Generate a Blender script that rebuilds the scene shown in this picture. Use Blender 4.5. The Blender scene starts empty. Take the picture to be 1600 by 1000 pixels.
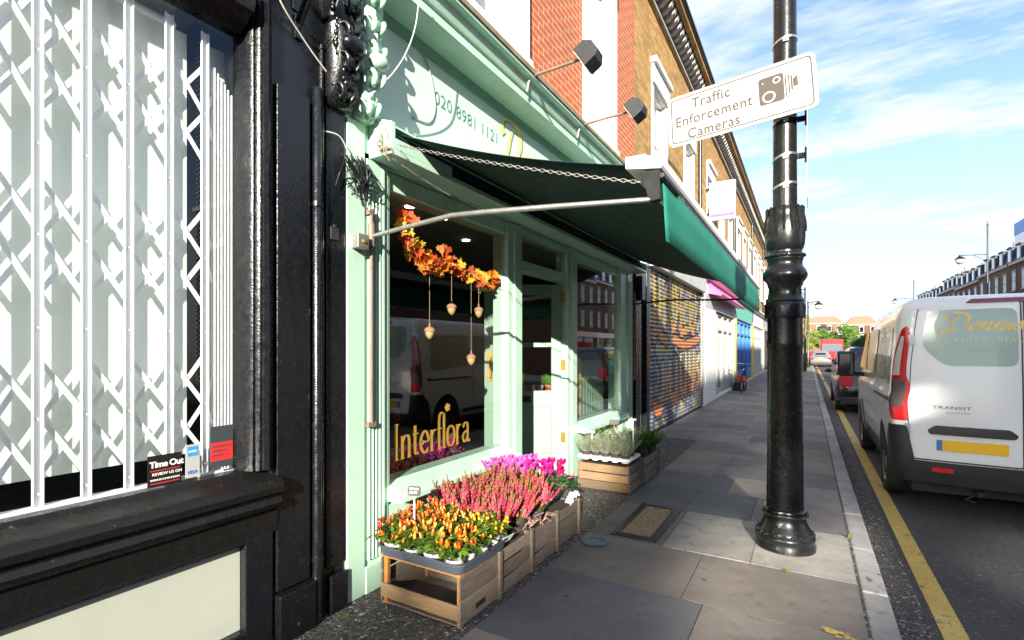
import bpy, bmesh, math, random
from mathutils import Vector, Matrix, noise
R = math.radians
random.seed(7)
sc = bpy.context.scene
COL = sc.collection

# ------------------------------------------------------------------ camera
cam_d = bpy.data.cameras.new('camera')
cam = bpy.data.objects.new('camera', cam_d)
COL.objects.link(cam)
cam_d.sensor_width = 36.0
cam_d.lens = 784 / 1600 * 36.0
cam_d.shift_y = 45 / 1600
cam_d.clip_start = 0.05
cam_d.clip_end = 3000
cam.location = (0, 0, 1.55)
cam.rotation_euler = (R(90), 0, R(30.51))
sc.camera = cam

# ------------------------------------------------------------------ light
LDIR = Vector((-1.0, 2.6, -0.90)).normalized()
SUN_EL = math.asin(-LDIR.z)
SUN_AZ = math.atan2(-LDIR.x, -LDIR.y)          # angle of the sun measured from +Y towards +X
world = bpy.data.worlds.new('World')
sc.world = world
world.use_nodes = True
SKY_STRENGTH = 0.072
CLOUD = 5.2
def build_world():
    nt = world.node_tree
    nt.nodes.clear()
    out = nt.nodes.new('ShaderNodeOutputWorld')
    bg = nt.nodes.new('ShaderNodeBackground')
    sky = nt.nodes.new('ShaderNodeTexSky')
    sky.sky_type = 'NISHITA'
    sky.sun_disc = False
    sky.sun_elevation = SUN_EL
    sky.sun_rotation = SUN_AZ
    sky.air_density = 1.0
    sky.dust_density = 0.8
    sky.ozone_density = 1.5
    tc = nt.nodes.new('ShaderNodeTexCoord')
    sep = nt.nodes.new('ShaderNodeSeparateXYZ')
    nt.links.new(tc.outputs['Generated'], sep.inputs[0])
    mz = nt.nodes.new('ShaderNodeMath'); mz.operation = 'MAXIMUM'; mz.inputs[1].default_value = 0.0
    nt.links.new(sep.outputs['Z'], mz.inputs[0])
    az = nt.nodes.new('ShaderNodeMath'); az.operation = 'ADD'; az.inputs[1].default_value = 0.16
    nt.links.new(mz.outputs[0], az.inputs[0])
    dx = nt.nodes.new('ShaderNodeMath'); dx.operation = 'DIVIDE'
    dy = nt.nodes.new('ShaderNodeMath'); dy.operation = 'DIVIDE'
    nt.links.new(sep.outputs['X'], dx.inputs[0]); nt.links.new(az.outputs[0], dx.inputs[1])
    nt.links.new(sep.outputs['Y'], dy.inputs[0]); nt.links.new(az.outputs[0], dy.inputs[1])
    cmb = nt.nodes.new('ShaderNodeCombineXYZ')
    nt.links.new(dx.outputs[0], cmb.inputs[0]); nt.links.new(dy.outputs[0], cmb.inputs[1])
    mp = nt.nodes.new('ShaderNodeMapping')
    mp.inputs['Rotation'].default_value = (0, 0, R(28))
    mp.inputs['Scale'].default_value = (1.0, 2.1, 1.0)
    mp.inputs['Location'].default_value = (1.7, 0.4, 0)
    nt.links.new(cmb.outputs[0], mp.inputs[0])
    n1 = nt.nodes.new('ShaderNodeTexNoise')
    n1.inputs['Scale'].default_value = 1.15; n1.inputs['Detail'].default_value = 9; n1.inputs['Roughness'].default_value = 0.62
    n1.inputs['Distortion'].default_value = 0.35
    nt.links.new(mp.outputs[0], n1.inputs['Vector'])
    n2 = nt.nodes.new('ShaderNodeTexNoise')
    n2.inputs['Scale'].default_value = 5.5; n2.inputs['Detail'].default_value = 6; n2.inputs['Roughness'].default_value = 0.6
    nt.links.new(mp.outputs[0], n2.inputs['Vector'])
    mul = nt.nodes.new('ShaderNodeMath'); mul.operation = 'MULTIPLY_ADD'; mul.inputs[1].default_value = 0.22
    nt.links.new(n2.outputs['Fac'], mul.inputs[0]); nt.links.new(n1.outputs['Fac'], mul.inputs[2])
    rmp = nt.nodes.new('ShaderNodeValToRGB')
    rmp.color_ramp.elements[0].position = 0.52; rmp.color_ramp.elements[0].color = (0.04, 0.04, 0.04, 1)
    rmp.color_ramp.elements[1].position = 0.68; rmp.color_ramp.elements[1].color = (0.94, 0.94, 0.94, 1)
    nt.links.new(mul.outputs[0], rmp.inputs[0])
    # more veil towards the horizon
    hz = nt.nodes.new('ShaderNodeMapRange')
    hz.inputs['From Min'].default_value = 0.0; hz.inputs['From Max'].default_value = 0.50
    hz.inputs['To Min'].default_value = 0.78; hz.inputs['To Max'].default_value = 0.0
    nt.links.new(mz.outputs[0], hz.inputs['Value'])
    mx = nt.nodes.new('ShaderNodeMath'); mx.operation = 'MAXIMUM'
    nt.links.new(rmp.outputs[0], mx.inputs[0]); nt.links.new(hz.outputs[0], mx.inputs[1])
    gain = nt.nodes.new('ShaderNodeMix'); gain.data_type = 'RGBA'; gain.blend_type = 'MULTIPLY'
    gain.inputs[0].default_value = 1.0
    gain.inputs[7].default_value = (1.10, 1.30, 1.65, 1)
    nt.links.new(sky.outputs[0], gain.inputs[6])
    mix = nt.nodes.new('ShaderNodeMix'); mix.data_type = 'RGBA'
    nt.links.new(mx.outputs[0], mix.inputs[0])
    nt.links.new(gain.outputs[2], mix.inputs[6])
    mix.inputs[7].default_value = (CLOUD * 0.90, CLOUD * 0.97, CLOUD * 1.06, 1)
    nt.links.new(mix.outputs[2], bg.inputs['Color'])
    bg.inputs['Strength'].default_value = SKY_STRENGTH
    nt.links.new(bg.outputs[0], out.inputs[0])
build_world()
sun_d = bpy.data.lights.new('sun', 'SUN')
sun_d.energy = 5.0
sun_d.angle = R(0.5)
sun_d.color = (1.0, 0.93, 0.80)
sun = bpy.data.objects.new('sun', sun_d)
COL.objects.link(sun)
sun.rotation_euler = LDIR.to_track_quat('-Z', 'Y').to_euler()
sc.view_settings.view_transform = 'Standard'
sc.view_settings.look = 'None'
sc.view_settings.exposure = 1.6
sc.view_settings.gamma = 1
sc.cycles.use_denoising = True
sc.cycles.max_bounces = 8
sc.cycles.transparent_max_bounces = 16
sc.cycles.sample_clamp_indirect = 6
sc.cycles.blur_glossy = 0.0
sc.cycles.caustics_reflective = True

# ------------------------------------------------------------------ materials
def newmat(name):
    m = bpy.data.materials.new(name); m.use_nodes = True
    nt = m.node_tree
    b = nt.nodes['Principled BSDF']
    return m, nt, b
def L(nt, a, b): nt.links.new(a, b)
def node(nt, t, **kw):
    n = nt.nodes.new(t)
    for k, v in kw.items():
        if k in n.inputs: n.inputs[k].default_value = v
        else: setattr(n, k, v)
    return n
def mixc(nt, fac, a, b, blend='MIX'):
    n = nt.nodes.new('ShaderNodeMix'); n.data_type = 'RGBA'; n.blend_type = blend
    for i, v in ((0, fac), (6, a), (7, b)):
        if hasattr(v, 'node'): nt.links.new(v, n.inputs[i])
        elif isinstance(v, (int, float)): n.inputs[i].default_value = v
        else: n.inputs[i].default_value = (v[0], v[1], v[2], 1)
    return n.outputs[2]
def ramp(nt, src, p0, p1, v0=0.0, v1=1.0):
    r = nt.nodes.new('ShaderNodeMapRange'); r.clamp = True
    r.inputs['From Min'].default_value = p0; r.inputs['From Max'].default_value = p1
    r.inputs['To Min'].default_value = v0; r.inputs['To Max'].default_value = v1
    nt.links.new(src, r.inputs['Value'])
    return r.outputs['Result']
def objco(nt): return nt.nodes.new('ShaderNodeTexCoord').outputs['Object']
def nz(nt, vec, scale, detail=5, rough=0.6, stretch=None):
    if stretch:
        mp = nt.nodes.new('ShaderNodeMapping'); mp.inputs['Scale'].default_value = stretch
        nt.links.new(vec, mp.inputs[0]); vec = mp.outputs[0]
    n = node(nt, 'ShaderNodeTexNoise', Scale=scale, Detail=detail, Roughness=rough)
    nt.links.new(vec, n.inputs['Vector'])
    return n.outputs['Fac']
def bump(nt, b, h, strength=0.3, dist=0.01):
    n = node(nt, 'ShaderNodeBump', Strength=strength, Distance=dist)
    nt.links.new(h, n.inputs['Height']); nt.links.new(n.outputs[0], b.inputs['Normal'])
def paint(name, col, rough=0.4, var=0.18, scale=3.0, bmp=0.15, bscale=40, dirt=(0.1, 0.09, 0.07), dirtamt=0.25, metal=0.0, spec=0.5, coat=0.0, stretch=(1, 1, 0.35)):
    """painted or plain surface with faint streaks, dirt flecks and an uneven skin"""
    m, nt, b = newmat(name)
    co = objco(nt)
    n1 = nz(nt, co, scale, 6, 0.65, stretch)
    c = mixc(nt, ramp(nt, n1, 0.3, 0.7), [x * (1 - var) for x in col], [min(1, x * (1 + var)) for x in col])
    n2 = nz(nt, co, scale * 5, 8, 0.7)
    c = mixc(nt, ramp(nt, n2, 0.60, 0.78, 0, dirtamt), c, dirt)
    L(nt, c, b.inputs['Base Color'])
    L(nt, ramp(nt, n2, 0.3, 0.8, max(0.02, rough * 0.75), min(1, rough * 1.35)), b.inputs['Roughness'])
    b.inputs['Metallic'].default_value = metal
    b.inputs['Specular IOR Level'].default_value = spec
    b.inputs['Coat Weight'].default_value = coat
    if bmp: bump(nt, b, nz(nt, co, bscale, 4, 0.6), bmp, 0.006)
    return m
def attr_mat(name, rough=0.6, var=0.15, scale=8, bmp=0.2, bscale=60, spec=0.3, translucent=0.0, metal=0.0):
    m, nt, b = newmat(name)
    a = node(nt, 'ShaderNodeAttribute', attribute_name='Col')
    co = objco(nt)
    n1 = nz(nt, co, scale, 6, 0.65)
    dark = mixc(nt, 1.0, a.outputs['Color'], (1 - var,) * 3, 'MULTIPLY')
    light = mixc(nt, 1.0, a.outputs['Color'], (1 + var,) * 3, 'MULTIPLY')
    c = mixc(nt, ramp(nt, n1, 0.3, 0.7), dark, light)
    L(nt, c, b.inputs['Base Color'])
    b.inputs['Roughness'].default_value = rough
    b.inputs['Specular IOR Level'].default_value = spec
    b.inputs['Metallic'].default_value = metal
    if bmp: bump(nt, b, nz(nt, co, bscale, 4, 0.6), bmp, 0.005)
    if translucent:
        tr = nt.nodes.new('ShaderNodeBsdfTranslucent'); L(nt, c, tr.inputs['Color'])
        mx = nt.nodes.new('ShaderNodeMixShader'); mx.inputs[0].default_value = translucent
        L(nt, b.outputs[0], mx.inputs[1]); L(nt, tr.outputs[0], mx.inputs[2])
        L(nt, mx.outputs[0], nt.nodes['Material Output'].inputs[0])
    return m
def glass(name, tint=(1, 1, 1), boost=1.0, ior=1.5, rough=0.0, refl=(1, 1, 1)):
    m, nt, b = newmat(name)
    nt.nodes.remove(b)
    t = nt.nodes.new('ShaderNodeBsdfTransparent'); t.inputs[0].default_value = (*tint, 1)
    g = nt.nodes.new('ShaderNodeBsdfGlossy'); g.inputs['Roughness'].default_value = rough; g.inputs['Color'].default_value = (*refl, 1)
    lw = node(nt, 'ShaderNodeLayerWeight', Blend=0.5)        # same from either side of the sheet
    pw = nt.nodes.new('ShaderNodeMath'); pw.operation = 'POWER'; pw.inputs[1].default_value = 5.0; L(nt, lw.outputs['Facing'], pw.inputs[0])
    f0 = ((ior - 1) / (ior + 1)) ** 2
    sc_ = nt.nodes.new('ShaderNodeMath'); sc_.operation = 'MULTIPLY_ADD'; sc_.inputs[1].default_value = 1 - f0; sc_.inputs[2].default_value = f0; L(nt, pw.outputs[0], sc_.inputs[0])
    mu = nt.nodes.new('ShaderNodeMath'); mu.operation = 'MULTIPLY'; mu.inputs[1].default_value = boost; mu.use_clamp = True
    L(nt, sc_.outputs[0], mu.inputs[0])
    mx = nt.nodes.new('ShaderNodeMixShader')
    L(nt, mu.outputs[0], mx.inputs[0]); L(nt, t.outputs[0], mx.inputs[1]); L(nt, g.outputs[0], mx.inputs[2])
    L(nt, mx.outputs[0], nt.nodes['Material Output'].inputs[0])
    return m
def brick(name, c1, c2, mortar, bw=0.225, bh=0.075, soot_shade=0.25):
    m, nt, b = newmat(name)
    co = objco(nt)
    sp = nt.nodes.new('ShaderNodeSeparateXYZ'); L(nt, co, sp.inputs[0])
    ad = nt.nodes.new('ShaderNodeMath'); ad.operation = 'ADD'
    L(nt, sp.outputs['X'], ad.inputs[0]); L(nt, sp.outputs['Y'], ad.inputs[1])
    cb = nt.nodes.new('ShaderNodeCombineXYZ'); L(nt, ad.outputs[0], cb.inputs[0]); L(nt, sp.outputs['Z'], cb.inputs[1])
    wob = node(nt, 'ShaderNodeTexNoise', Scale=7.0, Detail=2); L(nt, cb.outputs[0], wob.inputs['Vector'])
    vm = nt.nodes.new('ShaderNodeVectorMath'); vm.operation = 'MULTIPLY_ADD'
    L(nt, wob.outputs['Color'], vm.inputs[0]); vm.inputs[1].default_value = (0.012, 0.012, 0); L(nt, cb.outputs[0], vm.inputs[2])
    br = nt.nodes.new('ShaderNodeTexBrick')
    br.inputs['Scale'].default_value = 1.0
    br.inputs['Brick Width'].default_value = bw; br.inputs['Row Height'].default_value = bh
    br.inputs['Mortar Size'].default_value = 0.007; br.inputs['Mortar Smooth'].default_value = 0.25
    br.inputs['Color1'].default_value = (*c1, 1); br.inputs['Color2'].default_value = (*c2, 1); br.inputs['Mortar'].default_value = (*mortar, 1)
    br.inputs['Bias'].default_value = 0.0
    L(nt, vm.outputs[0], br.inputs['Vector'])
    n1 = nz(nt, co, 1.1, 8, 0.7)
    n2 = nz(nt, co, 14, 4, 0.7)
    c = mixc(nt, ramp(nt, n2, 0.35, 0.75, 0, 0.55), br.outputs['Color'], mixc(nt, 0.5, c1, (0.16, 0.07, 0.05)))
    c = mixc(nt, ramp(nt, n1, 0.52, 0.8, 0, soot_shade), c, (0.06, 0.05, 0.045))
    L(nt, c, b.inputs['Base Color'])
    b.inputs['Roughness'].default_value = 0.9; b.inputs['Specular IOR Level'].default_value = 0.2
    iv = nt.nodes.new('ShaderNodeMath'); iv.operation = 'SUBTRACT'; iv.inputs[0].default_value = 1.0
    L(nt, br.outputs['Fac'], iv.inputs[1])
    hh = nt.nodes.new('ShaderNodeMath'); hh.operation = 'MULTIPLY_ADD'; hh.inputs[1].default_value = 0.4
    L(nt, n2, hh.inputs[0]); L(nt, iv.outputs[0], hh.inputs[2])
    bump(nt, b, hh.outputs[0], 0.7, 0.008)
    return m
def wood(name, c1, c2, rough=0.8):
    m, nt, b = newmat(name)
    co = objco(nt)
    oi = nt.nodes.new('ShaderNodeObjectInfo')
    vm = nt.nodes.new('ShaderNodeVectorMath'); vm.operation = 'MULTIPLY_ADD'
    L(nt, oi.outputs['Random'], vm.inputs[0]); vm.inputs[1].default_value = (7, 9, 5); L(nt, co, vm.inputs[2])
    g = nz(nt, vm.outputs[0], 9, 7, 0.7, (1, 0.9, 7))
    n2 = nz(nt, vm.outputs[0], 2.3, 5, 0.6)
    c = mixc(nt, ramp(nt, g, 0.3, 0.72), c1, c2)
    c = mixc(nt, ramp(nt, n2, 0.40, 0.70, 0, 0.6), c, (0.13, 0.115, 0.10))
    tn = mixc(nt, oi.outputs['Random'], (.62, .60, .58), (1.12, 1.08, 1.02))
    c = mixc(nt, 1.0, c, tn, 'MULTIPLY')
    n3 = nz(nt, vm.outputs[0], 60, 3, 0.6)
    c = mixc(nt, ramp(nt, n3, 0.66, 0.74, 0, 0.7), c, (0.03, 0.022, 0.015))
    L(nt, c, b.inputs['Base Color'])
    b.inputs['Roughness'].default_value = rough; b.inputs['Specular IOR Level'].default_value = 0.25
    bump(nt, b, g, 0.5, 0.006)
    return m
def emit(name, col, s):
    m, nt, b = newmat(name)
    b.inputs['Emission Color'].default_value = (*col, 1); b.inputs['Emission Strength'].default_value = s
    return m

M = {}
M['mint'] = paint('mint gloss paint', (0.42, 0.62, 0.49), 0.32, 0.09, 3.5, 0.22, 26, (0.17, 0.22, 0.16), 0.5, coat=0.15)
M['mint_pale'] = paint('pale mint fascia paint', (0.50, 0.65, 0.56), 0.4, 0.05, 1.5, 0.05, 20, (0.35, 0.42, 0.36), 0.2)
M['mint_shade'] = paint('shaded mint under cornice', (0.13, 0.30, 0.20), 0.4, 0.08, 2, 0.08, 30)  # mint darkened, shade of the cornice soffit put into the colour
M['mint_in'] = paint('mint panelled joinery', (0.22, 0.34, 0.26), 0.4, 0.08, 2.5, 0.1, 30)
def black_paint(name, col=(0.006, 0.007, 0.009), rough=0.19, bm=0.6):
    m, nt, b = newmat(name)
    co = objco(nt)
    n2 = nz(nt, co, 26, 6, 0.7)
    n1 = nz(nt, co, 90, 3, 0.5)
    c = mixc(nt, ramp(nt, n2, 0.66, 0.72, 0, 0.6), col, (0.20, 0.17, 0.13))
    L(nt, c, b.inputs['Base Color'])
    L(nt, ramp(nt, n2, 0.3, 0.75, rough * 0.7, rough * 2.4), b.inputs['Roughness'])
    h = nt.nodes.new('ShaderNodeMath'); h.operation = 'MULTIPLY_ADD'; h.inputs[1].default_value = 0.35
    L(nt, n1, h.inputs[0]); L(nt, nz(nt, co, 10, 5, 0.6, (1, 1, 0.4)), h.inputs[2])
    bump(nt, b, h.outputs[0], bm, 0.006)
    return m
M['black'] = black_paint('black gloss paint')
M['black_worn'] = black_paint('worn black sill paint', (0.009, 0.0085, 0.008), 0.2, 0.8)
M['black_worn'].node_tree.nodes['Principled BSDF'].inputs['Specular IOR Level'].default_value = 0.35
M['iron'] = paint('black cast iron paint', (0.007, 0.0078, 0.0088), 0.27, 0.15, 4, 0.10, 45, (0.05, 0.045, 0.04), 0.3)
M['darkmetal'] = paint('dark metal', (0.02, 0.02, 0.022), 0.4, 0.2, 5, 0.1, 60, metal=0.3)
M['greysteel'] = paint('grey steel', (0.30, 0.29, 0.27), 0.45, 0.2, 5, 0.15, 60, metal=0.7)
M['zinc'] = paint('bright zinc strap', (0.55, 0.55, 0.54), 0.3, 0.1, 9, 0.05, 60, metal=0.9)
M['rust'] = paint('brown painted iron', (0.17, 0.12, 0.085), 0.55, 0.3, 8, 0.3, 60)
M['white'] = paint('white paint', (0.78, 0.78, 0.75), 0.4, 0.04, 2, 0.08, 30, (0.4, 0.38, 0.34), 0.25)
M['stucco'] = paint('white stucco', (0.74, 0.73, 0.69), 0.8, 0.05, 2, 0.2, 50, (0.4, 0.37, 0.32), 0.3)
M['grille'] = paint('white enamel steel', (0.86, 0.87, 0.88), 0.3, 0.03, 4, 0.04, 50, (0.5, 0.48, 0.45), 0.2)
M['blind'] = paint('cream blind cloth', (0.80, 0.86, 0.80), 0.9, 0.03, 2, 0.1, 200, dirtamt=0.0)
M['panel'] = paint('cream stall panel', (0.40, 0.42, 0.36), 0.35, 0.06, 1.2, 0.05, 20, (0.3, 0.3, 0.25), 0.25)
M['lead'] = paint('weathered lead and stone', (0.22, 0.17, 0.10), 0.8, 0.35, 6, 0.4, 40)
M['red_brick'] = brick('red brick', (0.50, 0.115, 0.055), (0.36, 0.12, 0.055), (0.60, 0.44, 0.28))
M['stock_brick'] = brick('yellow stock brick', (0.56, 0.34, 0.11), (0.30, 0.17, 0.065), (0.22, 0.165, 0.10), soot_shade=0.45)
M['orange_brick'] = brick('orange brick', (0.22, 0.125, 0.075), (0.17, 0.10, 0.065), (0.2, 0.16, 0.12))
M['brown_brick'] = brick('brown brick', (0.13, 0.065, 0.045), (0.09, 0.05, 0.035), (0.13, 0.105, 0.08), soot_shade=0.45)
M['grey_brick'] = brick('sooty grey brick', (0.16, 0.115, 0.075), (0.11, 0.08, 0.055), (0.15, 0.125, 0.10), soot_shade=0.5)
M['glass'] = glass('shop window glass', (0.95, 0.97, 0.96), 2.5, 1.52)
M['glass_front'] = glass('clear front glass', (0.97, 0.985, 0.98), 1.3, 1.5)
M['sun_bounce'] = glass('sun bouncing mirror glass', (0.3, 0.3, 0.3), 60.0, 1.5, 0.13, (0.42, 0.41, 0.40))  # mirror finish added to unseen windows to bounce sun into the street
M['darkglass'] = None
def dark_glass():
    m, nt, b = newmat('dark window glass')
    b.inputs['Base Color'].default_value = (0.012, 0.014, 0.016, 1); b.inputs['Roughness'].default_value = 0.04
    b.inputs['Specular IOR Level'].default_value = 0.8
    bump(nt, b, nz(nt, objco(nt), 1.5, 2), 0.03, 0.05)
    return m
M['darkglass'] = dark_glass()
def awning_cloth():
    m, nt, b = newmat('green awning cloth')
    co = objco(nt)
    n1 = nz(nt, co, 2.2, 6, 0.6)
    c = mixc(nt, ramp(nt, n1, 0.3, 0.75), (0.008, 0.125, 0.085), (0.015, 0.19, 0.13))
    sp_ = nt.nodes.new('ShaderNodeSeparateXYZ'); L(nt, co, sp_.inputs[0])
    fr = nt.nodes.new('ShaderNodeMath'); fr.operation = 'PINGPONG'; fr.inputs[1].default_value = 0.46; L(nt, sp_.outputs['Y'], fr.inputs[0])
    c = mixc(nt, ramp(nt, fr.outputs[0], 0.010, 0.014, 0.5, 0), c, (0.003, 0.05, 0.035))
    c = mixc(nt, ramp(nt, nz(nt, co, 1.3, 7, 0.7, (1, 1, .5)), 0.52, 0.72, 0, .35), c, (0.03, 0.20, 0.15))
    L(nt, c, b.inputs['Base Color']); b.inputs['Roughness'].default_value = 0.7
    b.inputs['Specular IOR Level'].default_value = 0.25
    h = nt.nodes.new('ShaderNodeMath'); h.operation = 'MULTIPLY_ADD'; h.inputs[1].default_value = 0.05
    L(nt, nz(nt, co, 400, 2), h.inputs[0]); L(nt, nz(nt, co, 2.5, 3, 0.5), h.inputs[2])
    bump(nt, b, h.outputs[0], 0.35, 0.05)
    return m
M['cloth'] = awning_cloth()
M['cloth_shade'] = paint('shaded awning cloth', (0.004, 0.035, 0.026), 0.8, 0.1, 2, 0.1, 200, dirtamt=0.0)  # awning green darkened, underside shade put into the colour
M['wood'] = wood('weathered crate wood', (0.17, 0.10, 0.05), (0.28, 0.19, 0.11))
M['wood_grey'] = wood('grey weathered crate wood', (0.115, 0.09, 0.073), (0.225, 0.185, 0.155))
M['wood_warm'] = wood('orange wood', (0.40, 0.15, 0.03), (0.46, 0.22, 0.06))  # more orange and saturated than the other crate woods
M['tray'] = paint('dark blue grey plastic', (0.055, 0.065, 0.085), 0.35, 0.1, 5, 0.1, 60, (0.2, 0.17, 0.13), 0.35)
M['tray_white'] = paint('white plastic tray', (0.72, 0.74, 0.76), 0.35, 0.04, 5, 0.06, 60)
M['pot'] = paint('pale grey plastic pot', (0.55, 0.54, 0.52), 0.4, 0.1, 6, 0.05, 60)
M['pot_dark'] = paint('dark plastic pot', (0.04, 0.035, 0.035), 0.45, 0.1, 6, 0.05, 60)
M['soil'] = paint('potting soil', (0.035, 0.024, 0.016), 0.95, 0.4, 40, 0.6, 120)
M['leaf'] = attr_mat('leaf', 0.5, 0.25, 30, 0.0, translucent=0.25)
M['petal'] = attr_mat('petal', 0.45, 0.1, 30, 0.0, translucent=0.2)
M['pepper'] = attr_mat('shiny pepper skin', 0.2, 0.06, 20, 0.0, spec=0.5)
M['acorn'] = paint('acorn nut', (0.62, 0.42, 0.20), 0.5, 0.15, 30, 0.3, 120, stretch=(1, 1, 1))
M['acorn_cap'] = paint('acorn cap twine', (0.40, 0.22, 0.12), 0.8, 0.3, 40, 0.6, 160)
M['string'] = paint('pale string', (0.55, 0.45, 0.32), 0.8, 0.1, 20, 0)
M['gold'] = paint('gold leaf lettering', (0.40, 0.235, 0.04), 0.35, 0.15, 12, 0.1, 60, metal=0.25)
M['gold_pale'] = paint('pale gold lettering', (0.85, 0.62, 0.16), 0.45, 0.08, 12, 0, 60)
M['gold_soft'] = paint('soft cream lettering', (0.72, 0.72, 0.48), 0.5, 0.08, 12, 0, 60)
M['ink'] = paint('grey green lettering', (0.08, 0.19, 0.17), 0.5, 0.1, 6, 0)
M['signwhite'] = paint('white sign sheet', (0.42, 0.42, 0.41), 0.5, 0.03, 2, 0.02, 20, (0.3, 0.29, 0.26), 0.3, spec=0.3)
M['signgrey'] = paint('glare greyed sign ink', (0.075, 0.062, 0.052), 0.6, 0.1, 4, 0, spec=0.2)  # lettering greyed, sun glare put into the colour
M['brass'] = paint('brass', (0.60, 0.34, 0.07), 0.35, 0.15, 12, 0.1, 60, metal=0.7)
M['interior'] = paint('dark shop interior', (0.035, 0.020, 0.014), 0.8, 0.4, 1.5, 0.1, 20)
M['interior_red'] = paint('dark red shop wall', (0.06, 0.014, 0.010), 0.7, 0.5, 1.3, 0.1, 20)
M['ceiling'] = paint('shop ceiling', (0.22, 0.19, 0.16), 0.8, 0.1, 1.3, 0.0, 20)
M['void'] = paint('black void', (0.006, 0.006, 0.006), 0.9, 0.1, 2, 0)
M['vanpaint'] = paint('white van paint', (0.86, 0.87, 0.88), 0.22, 0.015, 1.5, 0.015, 4, (0.45, 0.43, 0.40), 0.10, coat=0.6)
M['vinyl'] = paint('sage green vinyl', (0.34, 0.46, 0.41), 0.22, 0.04, 2, 0.0, 20, dirtamt=0.05, coat=0.4)
M['vinyl_side'] = paint('pale sage window vinyl', (0.46, 0.48, 0.38), 0.2, 0.04, 2, 0.0, 20, dirtamt=0.05, coat=0.4)
M['blackplastic'] = paint('black moulded plastic', (0.022, 0.023, 0.025), 0.5, 0.15, 6, 0.1, 120)
M['rubber'] = paint('tyre rubber', (0.018, 0.018, 0.018), 0.8, 0.25, 8, 0.2, 80)
M['alloy'] = paint('wheel steel', (0.35, 0.35, 0.36), 0.4, 0.1, 8, 0.05, 60, metal=0.8)
M['redlens'] = paint('red lamp lens', (0.55, 0.012, 0.02), 0.12, 0.15, 20, 0.1, 120, dirtamt=0.0, coat=0.8)
M['darkred'] = paint('dark red lamp lens', (0.16, 0.005, 0.02), 0.12, 0.1, 20, 0.0, dirtamt=0.0, coat=0.8)
M['clearlens'] = paint('clear lamp lens', (0.62, 0.56, 0.52), 0.1, 0.15, 30, 0.2, 120, dirtamt=0.0, coat=0.8)
M['smokelens'] = paint('smoked lamp lens', (0.10, 0.085, 0.085), 0.1, 0.3, 30, 0.2, 120, dirtamt=0.0, coat=0.8)
M['plate'] = paint('yellow number plate', (0.85, 0.50, 0.015), 0.35, 0.03, 4, 0, dirtamt=0.05)
M['blue'] = paint('blue', (0.03, 0.16, 0.55), 0.4, 0.1, 4, 0)
M['carblack'] = paint('black car paint', (0.008, 0.008, 0.010), 0.12, 0.1, 4, 0, dirtamt=0.02, coat=0.8)
M['cargrey'] = paint('grey car paint', (0.16, 0.17, 0.19), 0.2, 0.05, 4, 0, dirtamt=0.02, coat=0.8)
M['carsilver'] = paint('silver car paint', (0.45, 0.46, 0.48), 0.25, 0.05, 4, 0, dirtamt=0.02, coat=0.8)
M['carred'] = paint('red car paint', (0.45, 0.02, 0.02), 0.2, 0.05, 4, 0, dirtamt=0.02, coat=0.8)
M['carblue'] = paint('blue car paint', (0.04, 0.08, 0.2), 0.2, 0.05, 4, 0, dirtamt=0.02, coat=0.8)
M['bus'] = paint('bus red paint', (0.55, 0.02, 0.02), 0.25, 0.05, 4, 0, dirtamt=0.02, coat=0.5)
M['slate'] = paint('blue slate', (0.055, 0.065, 0.095), 0.6, 0.25, 6, 0.3, 30)
M['sash'] = paint('dull window surround', (0.20, 0.175, 0.15), 0.6, 0.15, 4, 0.1, 30)
M['soot_shade'] = paint('dentil gap shade', (0.03, 0.022, 0.016), 0.9, 0.3, 6, 0.2, 40)  # near-black, shade of the dentil gaps put into the colour
M['buswin'] = paint('bus window', (0.10, 0.125, 0.15), 0.1, 0.1, 3, 0)
M['tile'] = paint('sunlit clay roof tile', (0.21, 0.125, 0.08), 0.8, 0.2, 6, 0.3, 30)  # plain clay colour for far roofs and chimneys
M['stone'] = paint('grey portland stone', (0.42, 0.40, 0.36), 0.8, 0.15, 3, 0.2, 40)
M['yellowpaint'] = paint('yellow shop paint', (0.72, 0.50, 0.03), 0.4, 0.05, 3, 0.05, 30)
M['bluepaint'] = paint('blue shop paint', (0.03, 0.17, 0.55), 0.4, 0.08, 3, 0.05, 30)
M['greenshop'] = paint('sea green sign paint', (0.10, 0.45, 0.34), 0.4, 0.05, 3, 0.05, 30)
M['pink'] = paint('pink sign paint', (0.65, 0.10, 0.30), 0.4, 0.1, 3, 0.05, 30)
M['greypaint'] = paint('pale grey shop paint', (0.42, 0.42, 0.40), 0.45, 0.1, 3, 0.1, 30)
M['slate_sign'] = paint('chalkboard', (0.02, 0.022, 0.028), 0.6, 0.2, 20, 0)
M['chalk'] = paint('chalk', (0.75, 0.75, 0.72), 0.8, 0.05, 20, 0)
M['stickblack'] = paint('black sticker', (0.010, 0.010, 0.010), 0.4, 0.1, 20, 0)
M['stickred'] = paint('red sticker', (0.60, 0.03, 0.03), 0.4, 0.1, 20, 0)
M['stickblue'] = paint('blue sticker', (0.04, 0.28, 0.62), 0.4, 0.1, 20, 0)
M['stickgrey'] = paint('charcoal sticker', (0.045, 0.055, 0.06), 0.4, 0.1, 20, 0)
M['pinkpaper'] = paint('pink carton', (0.75, 0.18, 0.12), 0.6, 0.2, 12, 0)
M['concrete'] = paint('pale concrete', (0.36, 0.34, 0.31), 0.85, 0.15, 3, 0.25, 60)
M['bark'] = paint('bark', (0.10, 0.07, 0.05), 0.9, 0.3, 10, 0.5, 30)
M['lamplit'] = emit('shop downlight', (1.0, 0.9, 0.75), 6)
M['shutter'] = attr_mat('graffiti painted steel', 0.45, 0.18, 9, 0.1, 60, spec=0.4, metal=0.1)
M['poster'] = attr_mat('printed poster', 0.5, 0.1, 40, 0.0)

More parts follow.
